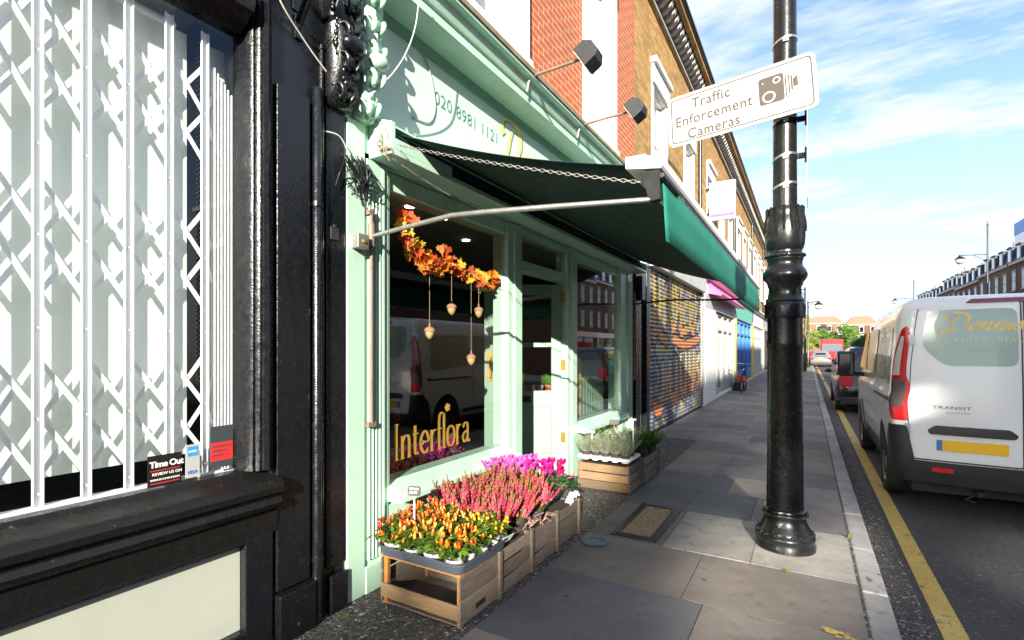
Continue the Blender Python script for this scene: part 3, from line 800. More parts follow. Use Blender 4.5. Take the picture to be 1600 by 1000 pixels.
# floodlight bracket on the pier
t = thing('floodlight', 'round black floodlight on an arm high on the black pilaster', 'lamp', (-2.41, 1.75, 3.55))
mb = MB(); mb.bar((-2.42, 1.77, 3.52), (-2.12, 1.72, 3.52), 0.03, 0.03); mb.bar((-2.42, 1.77, 3.40), (-2.40, 1.77, 3.60), 0.05, 0.02)
mb.build('arm', 'black', t, bevel=0.004)
mb = MB(); mb.lathe([(0.03, 0.13), (0.05, 0.11), (0.062, 0.03), (0.066, 0.0), (0.06, -0.01)], (-2.16, 1.72, 3.56), 20, axis='y'); mb.build('lamp_head', 'black', t, smooth=True)
mb = MB(); mb.lathe([(0.052, -0.012), (0.03, -0.018), (0.0, -0.02)], (-2.16, 1.72, 3.56), 20, axis='y', caps=False); mb.build('lens', 'clearlens', t, smooth=True)
mb = MB(); mb.bar((-2.42, 1.78, 3.33), (-2.24, 1.73, 3.43), 0.045, 0.012); mb.bar((-2.42, 1.78, 3.27), (-2.25, 1.735, 3.40), 0.012, 0.012); mb.bar((-2.41, 1.78, 3.25), (-2.41, 1.78, 3.38), 0.05, 0.015)
tag(mb.build('wall_bracket', 'black', bevel=0.003), 'small empty black iron bracket below the floodlight on the black pilaster', 'bracket')

# unseen pale houses added behind the viewer to bounce sun on to the van
def pale_house(label, y0, y1, h, mat, wins):
    b = thing('terrace_house', label, 'building', (-2.46, (y0 + y1) / 2, 0))
    mb = MB(); wall_holes(mb, -2.46, y0 + .002, y1 - .002, 0, h, wins, .06); mb.build('wall', mat, b)
    mb = MB(); mb.box(-11, -2.70, y0 + .01, y1 - .01, -.2, h - .05); mb.build('back_wall', mat, b)
    mb = MB(); mb.box(-2.7, -2.2, y0, y1, h, h + .25); mb.build('cornice', 'stucco', b)
    for a, c, d, e in wins:
        mb = MB(); mb.box(-2.56, -2.49, a, a + .05, d, e); mb.box(-2.56, -2.49, c - .05, c, d, e); mb.box(-2.56, -2.49, a + .05, c - .05, d, d + .05); mb.box(-2.56, -2.49, a + .05, c - .05, e - .05, e); w = mb.build('window', 'white', b)
        mb = MB(); mb.add([(-2.50, a + .05, d + .05), (-2.50, c - .05, d + .05), (-2.50, c - .05, e - .05), (-2.50, a + .05, e - .05)], [(0, 1, 2, 3)]); mb.build('pane', 'sun_bounce', w)  # unseen pane with the added sun-bouncing mirror finish
pale_house('unseen white stucco house added beside the black shop to bounce sun', -9.5, -3.01, 8.6, 'stucco', [(-5.0, -3.5, 3.5, 5.5), (-7.6, -6.2, 3.5, 5.5), (-8.9, -4.0, .7, 2.7)])
pale_house('unseen cream stucco house added second from the black shop to bounce sun', -17, -9.52, 8.8, 'panel', [(-12, -10.6, 3.5, 5.5), (-15.2, -13.8, 3.5, 5.5)])
pale_house('unseen white stucco house added third from the black shop to bounce sun', -27, -17.02, 8.5, 'stucco', [(-20, -18.6, 3.5, 5.5), (-24.2, -22.8, 3.5, 5.5)])
# white folding grille behind the glass
gr = thing('folding_grille', 'white folding security grille of bars and lattice behind the left shop window', 'grille', (-2.545, 0.0, 0.93))
barsy = [-0.35, -0.21, -0.07, 0.07, 0.21, 0.35, 0.49, 0.61, 0.735, 0.885, 1.035, 1.195, 1.355]
ZC = [3.05 - 0.35, 1.98, 1.27]
zc = [2.70, 1.99, 1.28]
for yb in barsy:
    b = MB(); b.box(-2.552, -2.548, yb - 0.017, yb + 0.017, 0.945, 3.10); b.box(-2.548, -2.539, yb - 0.017, yb - 0.0135, 0.945, 3.10); b.box(-2.548, -2.539, yb + 0.0135, yb + 0.017, 0.945, 3.10)
    for z in (0.99, 1.28, 1.63, 1.99, 2.34, 2.70): b.lathe([(0.005, -2.548), (0.005, -2.544), (0.002, -2.543)], (0, yb, z), 8, axis='x')
    b.build('upright', 'grille', gr)
DZ = 0.235
lat = MB()
for z in zc:
    for i in range(len(barsy)):
        a = barsy[i - 1] if i > 0 else None; c = barsy[i + 1] if i + 1 < len(barsy) else None
        lo = a if a is not None else barsy[i]; hi = c if c is not None else barsy[i]
        zl = DZ if a is not None else 0; zh = DZ if c is not None else 0
        off = 0.0 if i % 2 else 0.0001
        lat.bar((-2.5545 - off, lo, z + zl), (-2.5545 - off, hi, z - zh), 0.003, 0.020)
        lat.bar((-2.5595 - off, lo, z - zl), (-2.5595 - off, hi, z + zh), 0.003, 0.020)
lat.build('lattice', 'grille', gr)
fold = MB()       # the last leaves, folded tight against the jamb
for k in range(6): fold.box(-2.575, -2.545, 1.40 + k * 0.017, 1.406 + k * 0.017, 0.945, 2.95 - 0.02 * k)
for z in zc:
    fold.bar((-2.56, 1.355, z), (-2.56, 1.45, z - 0.21), 0.003, 0.022); fold.bar((-2.565, 1.355, z), (-2.565, 1.45, z + 0.21), 0.003, 0.022)
fold.build('folded_leaves', 'grille', gr)
tr = MB(); tr.box(-2.575, -2.53, -2.9, 1.49, 0.931, 0.944); tr.build('track', 'grille', gr)
bl = thing('window_blind', 'pale cream roller blind hanging behind the white folding grille', 'blind', (-2.62, 0.0, 3.1))
mb = MB(); mb.grid(lambda u, v: (-2.635 + 0.003 * math.sin(u * 9), -2.0 + u * 3.315, 1.035 + v * 2.06), 24, 4); mb.build('cloth', 'blind', bl, smooth='all')
mb = MB(); mb.lathe([(0.022, -2.0), (0.022, 1.26)], (-2.64, 0, 3.11), 12, axis='y'); mb.build('roller', 'blind', bl, smooth=True)
mb = MB()
for i in range(150): mb.ball((-2.60, 1.345 + .012 * (i % 2), 3.08 - i * 0.0115), 0.0032, None, None, 5, 4)
mb.build('bead_chain', 'greysteel', bl)
mb = MB(); mb.box(-2.66, -2.64, 1.40, 1.58, 0.95, 3.1); tag(mb.build('window_lining', 'white'), 'white painted lining strip behind the right end of the folding grille', 'panel')
# stickers on the pane
def sticker(name, label, y0, y1, z0, z1, mat): 
    o = thing(name, label, 'sticker', (-2.497, (y0 + y1) / 2, z0)); m = MB(); m.box(-2.4985, -2.4965, y0, y1, z0, z1); m.build('sheet', mat, o); return o
def onx(x): 
    return lambda px, py, pz: Vector((x + pz, px, py))
s1 = sticker('window_sticker', 'black rectangular window sticker with white lettering low on the left pane', 1.085, 1.225, 0.905 + .03, 1.075, 'stickblack')
text_mb('Time Out', 0.038, (-2.4955, 1.093, 1.022), (0, 1, 0), (0, 0, 1), 0.9, offset=0.001).build('lettering', 'chalk', s1)
text_mb('REVIEW US ON', 0.018, (-2.4955, 1.103, 0.985), (0, 1, 0), (0, 0, 1)).build('lettering', 'chalk', s1)
text_mb('TIMEOUT.COM/LONDON', 0.0118, (-2.4955, 1.094, 0.962), (0, 1, 0), (0, 0, 1), 0.86).build('lettering', 'chalk', s1)
m = MB(); m.box(-2.4965, -2.4957, 1.095, 1.215, 1.005, 1.009); m.box(-2.4965, -2.4957, 1.095, 1.215, 0.948, 0.952); m.build('rule', 'stickred', s1)
s2 = sticker('window_sticker', 'white and blue card payment sticker between the black and red stickers', 1.242, 1.305, 0.945, 1.10, 'signwhite')
m = MB(); m.box(-2.4965, -2.4957, 1.25, 1.297, 1.045, 1.09); m.build('blue_square', 'stickblue', s2)
text_mb('AMEX', 0.0155, (-2.4955, 1.254, 1.062), (0, 1, 0), (0, 0, 1), 0.9).build('lettering', 'chalk', s2)
text_mb('VISA', 0.024, (-2.4955, 1.246, 0.962), (0, 1, 0), (0, 0, 1), 0.95, shear=0.2).build('lettering', 'blue', s2)
s3 = sticker('window_sticker', 'charcoal and red notice sticker in the lower right corner of the left pane', 1.355, 1.465, 0.965, 1.17, 'stickgrey')
m = MB(); m.box(-2.4965, -2.4957, 1.356, 1.464, 1.0, 1.09); m.build('red_band', 'stickred', s3)
text_mb('NOTICE', 0.022, (-2.4955, 1.345, 1.06), (0, 1, 0), (0, 0, 1)).build('lettering', 'stickgrey', s3) if False else None
for k in range(3):
    m = MB(); m.box(-2.4955, -2.4949, 1.365, 1.455 - 0.02 * k, 1.068 - 0.022 * k, 1.074 - 0.022 * k); m.build('text_line', 'stickgrey', s3)

# ================================================================== FLOWER SHOP
fs = thing('flower_shop', 'mint green flower shop front with red brick upper floor and white windows', 'building', (F, 2.11, 0))
mb = MB()   # left pilaster: plain strip, fluted strip, plinth
mb.box(-2.62, -2.405, 2.112, 2.255, 0.0, 2.96)
mb.box(-2.62, -2.42, 2.255, 2.475, 0.0, 2.80)
for k in range(4): mb.prism([(-2.42, 2.285 + k * .03), (-2.402, 2.289 + k * .03), (-2.402, 2.301 + k * .03), (-2.42, 2.305 + k * .03)], 'z', 0.20, 2.55)
mb.box(-2.42, -2.405, 2.405, 2.43, 0.0, 2.76)
mb.box(-2.42, -2.395, 2.258, 2.405, 0.0, 0.17)
mb.box(-2.42, -2.408, 2.275, 2.41, 2.60, 2.76)
mb.box(-2.47, -2.425, 2.475, 2.492, 0.52, 2.72)
mb.build('pilaster', 'mint', fs, bevel=0.004)
mb = MB()   # right pilaster
mb.box(-2.62, -2.415, 7.33, 7.60, 0.0, 2.80); mb.box(-2.62, -2.40, 7.60, 7.84, 0.0, 2.96)
for k in range(4): mb.box(-2.40, -2.385, 7.63 + k * .05, 7.652 + k * .05, 0.25, 2.6)
mb.build('pilaster', 'mint', fs, bevel=0.005)
mb = MB()   # posts either side of the doorway
mb.box(-2.60, -2.43, 4.05, 4.155, 0.10, 2.75); mb.box(-2.58, -2.415, 4.155, 4.30, 0.0, 2.75)
mb.build('door_post', 'mint', fs, bevel=0.008, segs=3)
mb = MB()
mb.box(-2.58, -2.43, 5.405, 5.52, 0.0, 2.75); mb.box(-2.60, -2.415, 5.52, 5.665, 0.0, 2.75)
mb.build('door_post', 'mint', fs, bevel=0.008, segs=3)
mb = MB()
mb.box(-2.58, -2.44, 4.30, 5.405, 2.33, 2.43); mb.box(-2.60, -2.45, 2.476, 4.05, 2.63, 2.75); mb.box(-2.60, -2.45, 5.665, 7.33, 2.63, 2.75); mb.box(-2.60, -2.45, 4.30, 5.405, 2.68, 2.75)
mb.build('head_rail', 'mint', fs, bevel=0.006)
def shop_sill(y0, y1):
    mb = MB()
    mb.prism([(-2.60, 0.645), (-2.475, 0.645), (-2.30, 0.585), (-2.285, 0.575), (-2.285, 0.535), (-2.31, 0.525), (-2.43, 0.525), (-2.60, 0.525)], 'y', y0, y1)
    return mb.build('sill', 'mint', fs, bevel=0.006)
shop_sill(2.478, 4.048); shop_sill(5.667, 7.328)
for y0, y1 in ((2.478, 4.052), (5.667, 7.328)):
    mb = MB()
    mb.box(-2.60, -2.44, y0, y1, 0.0, 0.524)
    mb.box(-2.44, -2.42, y0, y1, 0.0, 0.12); mb.box(-2.44, -2.425, y0 + .0, y1, 0.42, 0.50)
    for k in range(4):
        yy = y0 + (y1 - y0) * k / 3; mb.box(-2.44, -2.424, max(y0, yy - .05), min(y1, yy + .05), 0.12, 0.42)
    mb.build('stall_riser', 'mint', fs, bevel=0.005)
for y0, y1, z0, z1 in ((2.493, 4.05, 0.645, 2.63), (5.666, 7.33, 0.645, 2.63), (4.30, 5.405, 2.43, 2.68)):
    mb = MB(); mb.add([(-2.47, y0, z0), (-2.47, y1, z0), (-2.47, y1, z1), (-2.47, y0, z1)], [(0, 1, 2, 3)]); mb.build('window_pane', 'glass', fs)
mb = MB(); mb.box(-2.60, -2.42, 2.11, 7.85, 2.76, 3.0); mb.build('header_board', 'mint', fs)
mb = MB(); mb.box(-2.60, -2.42, 2.13, 7.95, 3.001, 3.80); mb.build('fascia', 'mint_pale', fs)
mb = MB()
cor = [(-2.60, 3.80), (-2.419, 3.775), (-2.405, 3.775), (-2.22, 3.80), (-2.20, 3.80), (-2.20, 3.862), (-2.188, 3.866), (-2.18, 3.875), (-2.165, 3.905), (-2.16, 3.955), (-2.11, 3.962), (-2.10, 3.965), (-2.10, 3.985), (-2.60, 3.985)]
mb.prism(cor, 'y', 2.14, 8.25); cn = mb.build('cornice', 'mint', fs)
mb = MB(); mb.prism([(-2.60, 3.70), (-2.405, 3.70), (-2.40, 3.774), (-2.60, 3.774)], 'y', 2.14, 8.0); mb.build('cornice_shade', 'mint_shade', fs)  # dark strip stands in for the shade under the cornice
mb = MB(); mb.prism([(-2.60, 3.986), (-2.085, 3.986), (-2.085, 4.03), (-2.46, 4.13), (-2.60, 4.13)], 'y', 2.14, 8.30); mb.build('cornice_cap', 'lead', fs, bevel=0.006)
console('carved_bracket', 2.14, 2.32, 'mint', fs, 9, -2.42)
console('carved_bracket', 7.72, 7.92, 'mint', fs, 11, -2.42)
mb = MB(); wins = [(3.42, 4.27, 4.42, 6.7), (6.10, 6.95, 4.42, 6.7)]
wall_holes(mb, -2.46, 2.10, 8.15, 4.12, 8.1, wins, 0.12)
mb.build('wall', 'red_brick', fs)
mb = MB(); mb.box(-12, -2.86, 2.1, 8.15, 3.2, 8.05); mb.build('back_wall', 'stock_brick', fs)
for a, b, c, d in wins:
    w = MB()
    w.box(-2.47, -2.40, a - .16, a, c - .30, d + .2); w.box(-2.47, -2.40, b, b + .16, c - .30, d + .2); w.box(-2.47, -2.38, a - .2, b + .2, d, d + .22); w.box(-2.47, -2.36, a - .161, b + .161, c - .1, c)
    w.box(-2.47, -2.40, a, b, c - .30, c - .1)
    for q0, q1 in ((a - .001, a + .02), (b - .02, b + .001)): w.box(-2.58, -2.401, q0, q1, c + .001, d - .001)
    w.box(-2.58, -2.401, a + .02, b - .02, d - .02, d + .001)
    wo = w.build('window', 'stucco', fs, bevel=0.006)
    f_ = MB(); f_.box(-2.58, -2.53, a, a + .07, c, d); f_.box(-2.58, -2.53, b - .07, b, c, d); f_.box(-2.58, -2.53, a, b, d - .07, d); f_.box(-2.58, -2.53, a, b, c, c + .08); f_.box(-2.58, -2.54, a, b, (c + d) / 2 - .03, (c + d) / 2 + .03)
    f_.build('frame', 'white', wo, bevel=0.004)
    f_ = MB(); f_.add([(-2.56, a, c), (-2.56, b, c), (-2.56, b, d), (-2.56, a, d)], [(0, 1, 2, 3)]); f_.build('pane', 'glass_front', wo)
    f_ = MB(); f_.box(-2.60, -2.575, a, b, c, d); f_.build('net_curtain', 'white', wo)
# interior of the shop
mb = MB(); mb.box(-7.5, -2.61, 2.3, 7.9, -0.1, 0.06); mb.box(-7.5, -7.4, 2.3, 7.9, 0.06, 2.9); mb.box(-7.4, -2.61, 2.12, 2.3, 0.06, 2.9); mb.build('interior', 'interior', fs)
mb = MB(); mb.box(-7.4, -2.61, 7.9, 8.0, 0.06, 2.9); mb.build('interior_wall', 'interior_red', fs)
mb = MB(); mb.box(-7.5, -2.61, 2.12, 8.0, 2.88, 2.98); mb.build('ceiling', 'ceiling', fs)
for x, y in ((-3.2, 3.55), (-3.2, 4.05), (-3.6, 5.0)):
    mb = MB(); mb.lathe([(0.0, 2.872), (0.045, 2.872), (0.045, 2.879)], (x, y, 0), 16, caps=False); mb.build('downlight', 'lamplit', fs)
mb = MB(); mb.box(-2.98, -2.62, 5.69, 7.3, 0.06, 0.60); mb.box(-2.80, -2.70, 6.42, 7.3, 0.60, 1.38)
for k in range(9): mb.box(-2.70, -2.69, 6.44 + k * .1, 6.52 + k * .1, 0.62, 1.36)
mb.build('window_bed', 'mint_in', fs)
# door: hinge at (-2.52,5.395), swung about fifty degrees into the shop
hx, hy = -2.515, 5.395; du = Vector((-0.68, -0.50, 0)).normalized(); dn = Vector((du.y, -du.x, 0)) * 1.0
if dn.y > 0: dn = -dn
def dbox(mb, u0, u1, z0, z1, n0=0.0, n1=0.045):
    c = Vector((hx, hy, 0)) + du * (u0 + u1) / 2 + dn * (n0 + n1) / 2 + Vector((0, 0, (z0 + z1) / 2))
    mb.obox(c, du * (u1 - u0) / 2, dn * (n1 - n0) / 2, Vector((0, 0, (z1 - z0) / 2)))
DW = 0.90
mb = MB()
dbox(mb, 0.0, 0.115, 0.09, 2.30); dbox(mb, DW - .115, DW, 0.09, 2.30); dbox(mb, .115, DW - .115, 2.18, 2.30); dbox(mb, .115, DW - .115, 1.57, 1.62); dbox(mb, .115, DW - .115, 0.88, 1.06); dbox(mb, .115, DW - .115, 0.09, 0.32); dbox(mb, .115, DW - .115, 0.32, 0.88, 0.012, 0.034)
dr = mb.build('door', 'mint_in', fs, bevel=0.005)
mb = MB(); dbox(mb, .115, DW - .115, 1.06, 1.57, 0.02, 0.024); dbox(mb, .115, DW - .115, 1.62, 2.18, 0.02, 0.024); mb.build('door_pane', 'glass', dr)
mb = MB(); dbox(mb, DW - .09, DW - .035, 1.17, 1.52, 0.045, 0.052); dbox(mb, DW - .072, DW - .052, 1.22, 1.47, 0.085, 0.10); dbox(mb, DW - .07, DW - .055, 1.24, 1.26, 0.05, 0.09); dbox(mb, DW - .07, DW - .055, 1.43, 1.45, 0.05, 0.09); mb.build('handle', 'brass', dr, bevel=0.003)
mb = MB(); dbox(mb, .36, .62, 0.93, 1.0, 0.045, 0.052); mb.build('letter_plate', 'darkmetal', dr, bevel=0.002)
for z in (0.45, 1.30, 2.10):
    mb = MB(); mb.lathe([(0.011, z), (0.011, z + .12)], (-2.46, 5.398, 0), 10); mb.box(-2.50, -2.455, 5.400, 5.4055, z, z + .12); mb.box(-2.50, -2.45, 5.388, 5.396, z, z + .12); mb.build('hinge', 'brass', dr)
# shop phone number and name on the fascia
text_mb('020 8981 1121', 0.143, (-2.4175, 2.95, 3.40), (0, 1, 0), (0, 0, 1), 1.06, offset=-0.0015).build('lettering', 'ink', fs)
SCR = {   # copperplate style capitals and small letters, x advance last
 'D': ([[(-.02, .62), (-.10, .72), (-.06, .90), (.12, .99), (.38, 1.0), (.62, .93), (.76, .72), (.74, .45), (.58, .18), (.32, .02), (.05, -.02), (-.10, .03), (-.16, .09)], [(.36, .86), (.27, .60), (.20, .30), (.08, .05), (-.06, -.04), (-.16, .02)]], .86),
 'e': ([[(.02, .20), (.20, .24), (.34, .36), (.31, .47), (.20, .47), (.08, .34), (.05, .14), (.14, .01), (.28, .03), (.42, .16)]], .40),
 'n': ([[(-.02, .18), (.08, .38), (.15, .47), (.13, .34), (.04, .0)], [(.08, .22), (.22, .42), (.34, .47), (.36, .36), (.29, .12), (.32, .01), (.40, .05), (.48, .16)]], .50),
 'i': ([[(-.02, .18), (.10, .38), (.14, .46), (.08, .22), (.06, .05), (.12, .0), (.24, .14)], [(.19, .64), (.21, .68)]], .24),
 's': ([[(-.02, .14), (.12, .34), (.20, .50), (.22, .36), (.26, .18), (.18, .02), (.04, .02), (.0, .10)]], .34)}
def script_word(mb, word, size, mapfn, wmin, wmax, slant=0.12):
    x = 0
    for ch in word:
        st, adv = SCR[ch]
        pen(mb, [[((px + x + py * slant) * size, py * size) for px, py in s] for s in st], mapfn, wmin * size, wmax * size, R(35))
        x += adv
    return mb
mb = MB(); script_word(mb, 'Dennis', 0.40, lambda x, y, o: (-2.4165 + o, 3.93 + x * 1.0, 3.26 + y * 1.1), 0.03, 0.16); mb.build('name_lettering', 'gold_pale', fs)
mb = MB(); script_word(mb, 'Dennis', 0.40, lambda x, y, o: (-2.4185 + o, 3.95 + x * 1.0, 3.25 + y * 1.1), 0.03, 0.16); mb.build('name_shade', 'ink', fs)
# gilt serif lettering on the window
def serif(x, y, w): return [(x - w, y), (x + w, y)]
LET = {
 'I': ([[(0.10, 0), (0.10, 1.0)], [(0, .0), (.2, .0)], [(0, 1.0), (.2, 1.0)]], .30),
 'n': ([[(.08, 0), (.08, .64)], [(.08, .46), (.18, .62), (.32, .62), (.38, .48), (.38, 0)], [(0, 0), (.16, 0)], [(.30, 0), (.46, 0)], [(.0, .63), (.08, .63)]], .54),
 't': ([[(.12, .88), (.12, .16), (.18, .03), (.30, .06)], [(0, .63), (.28, .63)]], .36),
 'e': ([[(.04, .34), (.40, .34), (.38, .52), (.26, .65), (.12, .58), (.03, .36), (.08, .12), (.24, .0), (.40, .10)]], .50),
 'r': ([[(.08, 0), (.08, .64)], [(.08, .44), (.18, .60), (.32, .62)], [(0, 0), (.18, 0)], [(0, .63), (.08, .63)]], .38),
 'f': ([[(.10, 0), (.10, .92), (.20, 1.12), (.36, 1.06)], [(0, .63), (.24, .63)], [(0, 0), (.2, 0)]], .26),
 'l': ([[(.10, 0), (.10, 1.10)], [(0, 0), (.2, 0)]], .26),
 'o': ([[(.22, .65), (.07, .56), (.03, .32), (.08, .08), (.23, 0), (.38, .08), (.43, .32), (.38, .56), (.22, .65)]], .52),
 'a': ([[(.06, .50), (.16, .64), (.30, .62), (.34, .48), (.34, .10), (.40, 0), (.48, .05)], [(.34, .38), (.14, .32), (.04, .18), (.12, .02), (.24, .04), (.34, .18)]], .54)}
mb = MB(); x = 0
for ch in 'Interflora':
    st, adv = LET[ch]
    pen(mb, [[((px + x) * 0.245, py * 0.245) for px, py in s] for s in st], lambda px, py, o: (-2.4665 + o, 2.575 + px * 0.93, 0.775 + py), 0.010, 0.032, 0.0, 6)
    x += adv
gl = mb.build('window_lettering', 'gold', fs)
mb = MB()    # the small gilt flower above the letters
for k in range(5): mb.ball((-2.464, 3.175 + .02 * math.cos(k * 1.25 + .6), 1.085 + .018 * math.sin(k * 1.25 + .6)), 0.003, 0.016, 0.016, 8, 5)
mb.ball((-2.462, 3.17, 1.085), 0.004, 0.009, 0.009, 8, 5)
mb.build('gilt_flower', 'gold', fs)

# ------------------------------------------------------------------ awning
aw = thing('shop_awning', 'dark green retractable shop awning with white front bar, straight arms and valance', 'awning', (F, 2.3, 2.76))
Y0, Y1 = 2.30, 8.05
mb = MB()
mb.prism([(-2.418, 2.765), (-2.222, 2.765), (-2.222, 2.965), (-2.418, 3.03)], 'y', Y0, Y0 + .035)
mb.prism([(-2.418, 2.765), (-2.222, 2.765), (-2.222, 2.965), (-2.418, 3.03)], 'y', Y1 - .035, Y1)
mb.box(-2.418, -2.222, Y0 + .036, Y1 - .036, 2.765, 2.80)
mb.prism([(-2.245, 2.801), (-2.223, 2.801), (-2.223, 2.87), (-2.245, 2.87)], 'y', Y0 + .036, Y0 + .62)
mb.prism([(-2.418, 3.012), (-2.30, 2.98), (-2.30, 2.995), (-2.418, 3.03)], 'y', Y0 + .036, Y1 - .036)
mb.build('box', 'mint', aw, bevel=0.003)
mb = MB(); mb.lathe([(0.055, Y0 + .05), (0.055, Y1 - .05)], (-2.34, 0, 2.90), 16, axis='y'); mb.build('roller', 'cloth_shade', aw, smooth=True)
YF0, YF1 = 2.46, 7.98
def fab(u, v):
    x = -2.30 + u * (1.66); z = 2.955 + u * (2.44 - 2.955) - 0.045 * math.sin(math.pi * u) - 0.004 * math.sin(v * 14) * math.sin(math.pi * u)
    return (x, YF0 + v * (YF1 - YF0), z)
mb = MB(); mb.grid(fab, 14, 30); mb.build('fabric', 'cloth_shade', aw, smooth='all', solid=0.003)  # darker than the valance, awning shade put into the colour
mb = MB(); mb.prism([(-0.77, 2.43), (-0.60, 2.405), (-0.59, 2.42), (-0.59, 2.46), (-0.61, 2.47), (-0.77, 2.49)], 'y', 2.40, 8.02); mb.build('front_bar', 'white', aw, bevel=0.004)
mb = MB(); mb.box(-0.66, -0.605, 2.42, 8.0, 2.33, 2.404); mb.lathe([(0.016, 2.41), (0.016, 2.75)], (-0.60, 0, 2.375), 10, axis='y'); mb.build('front_rail', 'darkmetal', aw, bevel=0.003)
for ya in (2.405, 7.90):
    mb = MB(); mb.prism([(-0.70, 2.404), (-0.605, 2.404), (-0.605, 2.262), (-0.655, 2.255)], 'y', ya, ya + .05); mb.build('end_block', 'void', aw, bevel=.003)
def val(u, v):
    y = YF0 + u * (YF1 - YF0)
    return (-0.604 + 0.006 * math.sin(y * 3.1) * (1 - v) + 0.012 * (1 - v), y, 2.07 + v * 0.305 - 0.006 * math.sin(y * 1.3) * (1 - v))
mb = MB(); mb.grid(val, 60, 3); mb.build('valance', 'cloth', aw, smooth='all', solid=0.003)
for ya, kink in ((2.29, 0.05), (7.90, 0.03)):
    mb = MB(); mb.tube([(-2.40, ya, 2.26), (-2.1, ya, 2.285), (-1.75, ya, 2.29 + kink * .4), (-1.55, ya, 2.275 + kink * .5), (-1.1, ya, 2.268), (-0.645, ya + (.13 if ya < 3 else .01), 2.268)], [0.014, .015, .015, .015, .014, .013], 10)
    mb.ball((-2.40, ya, 2.26), 0.026, None, None, 10, 7)
    mb.build('arm', 'greysteel' if ya < 3 else 'darkmetal', aw, smooth=True)
    mb = MB(); mb.tube([(-2.385, ya, 2.44), (-2.385, ya, 1.07)], 0.0125, 10); mb.box(-2.42, -2.375, ya - .03, ya + .03, 1.055, 1.085); mb.box(-2.42, -2.375, ya - .022, ya + .022, 2.40, 2.43); mb.lathe([(0.022, 2.20), (0.024, 2.24), (0.024, 2.33), (0.018, 2.35)], (-2.385, ya, 0), 12); mb.build('slide_rod', 'rust', aw, smooth=True)
def chain(a, b, sag, n, r=0.011, w=0.0022):
    mb = MB(); a = Vector(a); b = Vector(b)
    P = [a.lerp(b, i / n) - Vector((0, 0, sag * 4 * (i / n) * (1 - i / n))) for i in range(n + 1)]
    for i in range(n):
        d = (P[i + 1] - P[i]); l = d.length; d.normalize(); s1 = d.cross(Vector((0, 0, 1))).normalized(); s2 = s1.cross(d)
        s = s1 if i % 2 else s2; c = (P[i] + P[i + 1]) / 2
        pts = [c + d * (l * .66) * math.cos(t) + s * r * .75 * math.sin(t) for t in [2 * math.pi * k / 9 for k in range(10)]]
        mb.tube(pts, w, 5)
    return mb
chain((-2.20, 2.33, 2.82), (-0.70, 2.42, 2.36), 0.02, 62).build('chain', 'greysteel', aw, smooth='all')
chain((-2.24, 2.33, 2.74), (-2.34, 3.75, 2.70), 0.035, 80, 0.009, 0.0018).build('chain', 'greysteel', aw, smooth='all')
mb = MB(); r_ = random.Random(2)
for i in range(16):
    p = Vector((-2.27 + r_.gauss(0, .02), 2.285, 2.83 + r_.gauss(0, .035)))
    mb.tube([p, p + Vector((r_.gauss(0, .02), -.01, r_.gauss(0, .02))), p + Vector((r_.gauss(.02, .025), -.005, r_.gauss(-.03, .03)))], 0.003, 5)
mb.bar((-2.31, 2.29, 2.79), (-2.22, 2.29, 2.79), 0.02, 0.006)
mb.build('chain_hook', 'rust', aw)

# loose cables and small fittings between the two shops
def cable(label, pts, r=0.004, mat='string', name='cable'):
    sp = []
    P = [pts[0]] + pts + [pts[-1]]
    for i in range(1, len(P) - 2):
        for j in range(8):
            t = j / 8; a, b, c, d = [Vector(q) for q in P[i - 1:i + 3]]
            sp.append(0.5 * (2 * b + (c - a) * t + (2 * a - 5 * b + 4 * c - d) * t * t + (3 * b - a - 3 * c + d) * t ** 3))
    sp.append(Vector(pts[-1]))
    mb = MB(); mb.tube(sp, r, 6)
    return tag(mb.build(name, mat, smooth='all'), label, 'cable')
M['cable_white'] = paint('dirty white cable', (0.55, 0.54, 0.48), 0.5, 0.1, 10, 0)
M['cable_green'] = paint('painted green cable', (0.25, 0.36, 0.28), 0.5, 0.1, 10, 0)
cable('pale cable looping down from above the mint fascia to the end of the carved bracket', [(-2.1, 2.42, 3.9), (-2.13, 2.42, 3.6), (-2.2, 2.36, 3.35), (-2.3, 2.22, 3.12), (-2.40, 2.13, 3.06), (-2.40, 1.98, 3.14), (-2.39, 1.80, 3.25), (-2.36, 1.62, 3.38), (-2.35, 1.55, 3.6)], 0.0045, 'cable_white')
cable('thin green painted cable drooping over the phone number on the mint fascia', [(-2.412, 2.72, 3.76), (-2.412, 2.86, 3.66), (-2.412, 2.94, 3.48), (-2.412, 2.95, 3.33), (-2.412, 2.88, 3.22), (-2.412, 2.70, 3.19)], 0.005, 'cable_green')
cable('short pale cable stub curling out of the black pilaster above a dark tangle', [(-2.40, 1.92, 2.80), (-2.37, 2.02, 2.80), (-2.38, 2.09, 2.74), (-2.39, 2.10, 2.70)], 0.004, 'cable_white')
mb = MB(); r_ = random.Random(4)
for i in range(34):
    a = Vector((-2.38 + r_.gauss(0, .015), 2.15 + r_.gauss(0, .05), 2.70 + r_.gauss(0, .02)))
    mb.tube([a, a + Vector((r_.uniform(0, .04), r_.gauss(0, .03), -r_.uniform(.02, .08))), a + Vector((r_.uniform(-.01, .03), r_.gauss(.02, .05), -r_.uniform(.08, .2))), a + Vector((0.01, r_.gauss(.02, .05), -r_.uniform(.03, .2)))], r_.uniform(.002, .006), 5)
tag(mb.build('cable_tangle', 'darkmetal'), 'dark tangle of old wires and debris where the black and mint fronts meet', 'cables')
t = thing('switch_box', 'small square grey metal box on the mint pilaster beside the awning arm', 'box', (-2.40, 2.19, 2.21))
mb = MB(); mb.box(-2.404, -2.345, 2.145, 2.235, 2.165, 2.255); mb.build('case', 'greysteel', t, bevel=0.006)
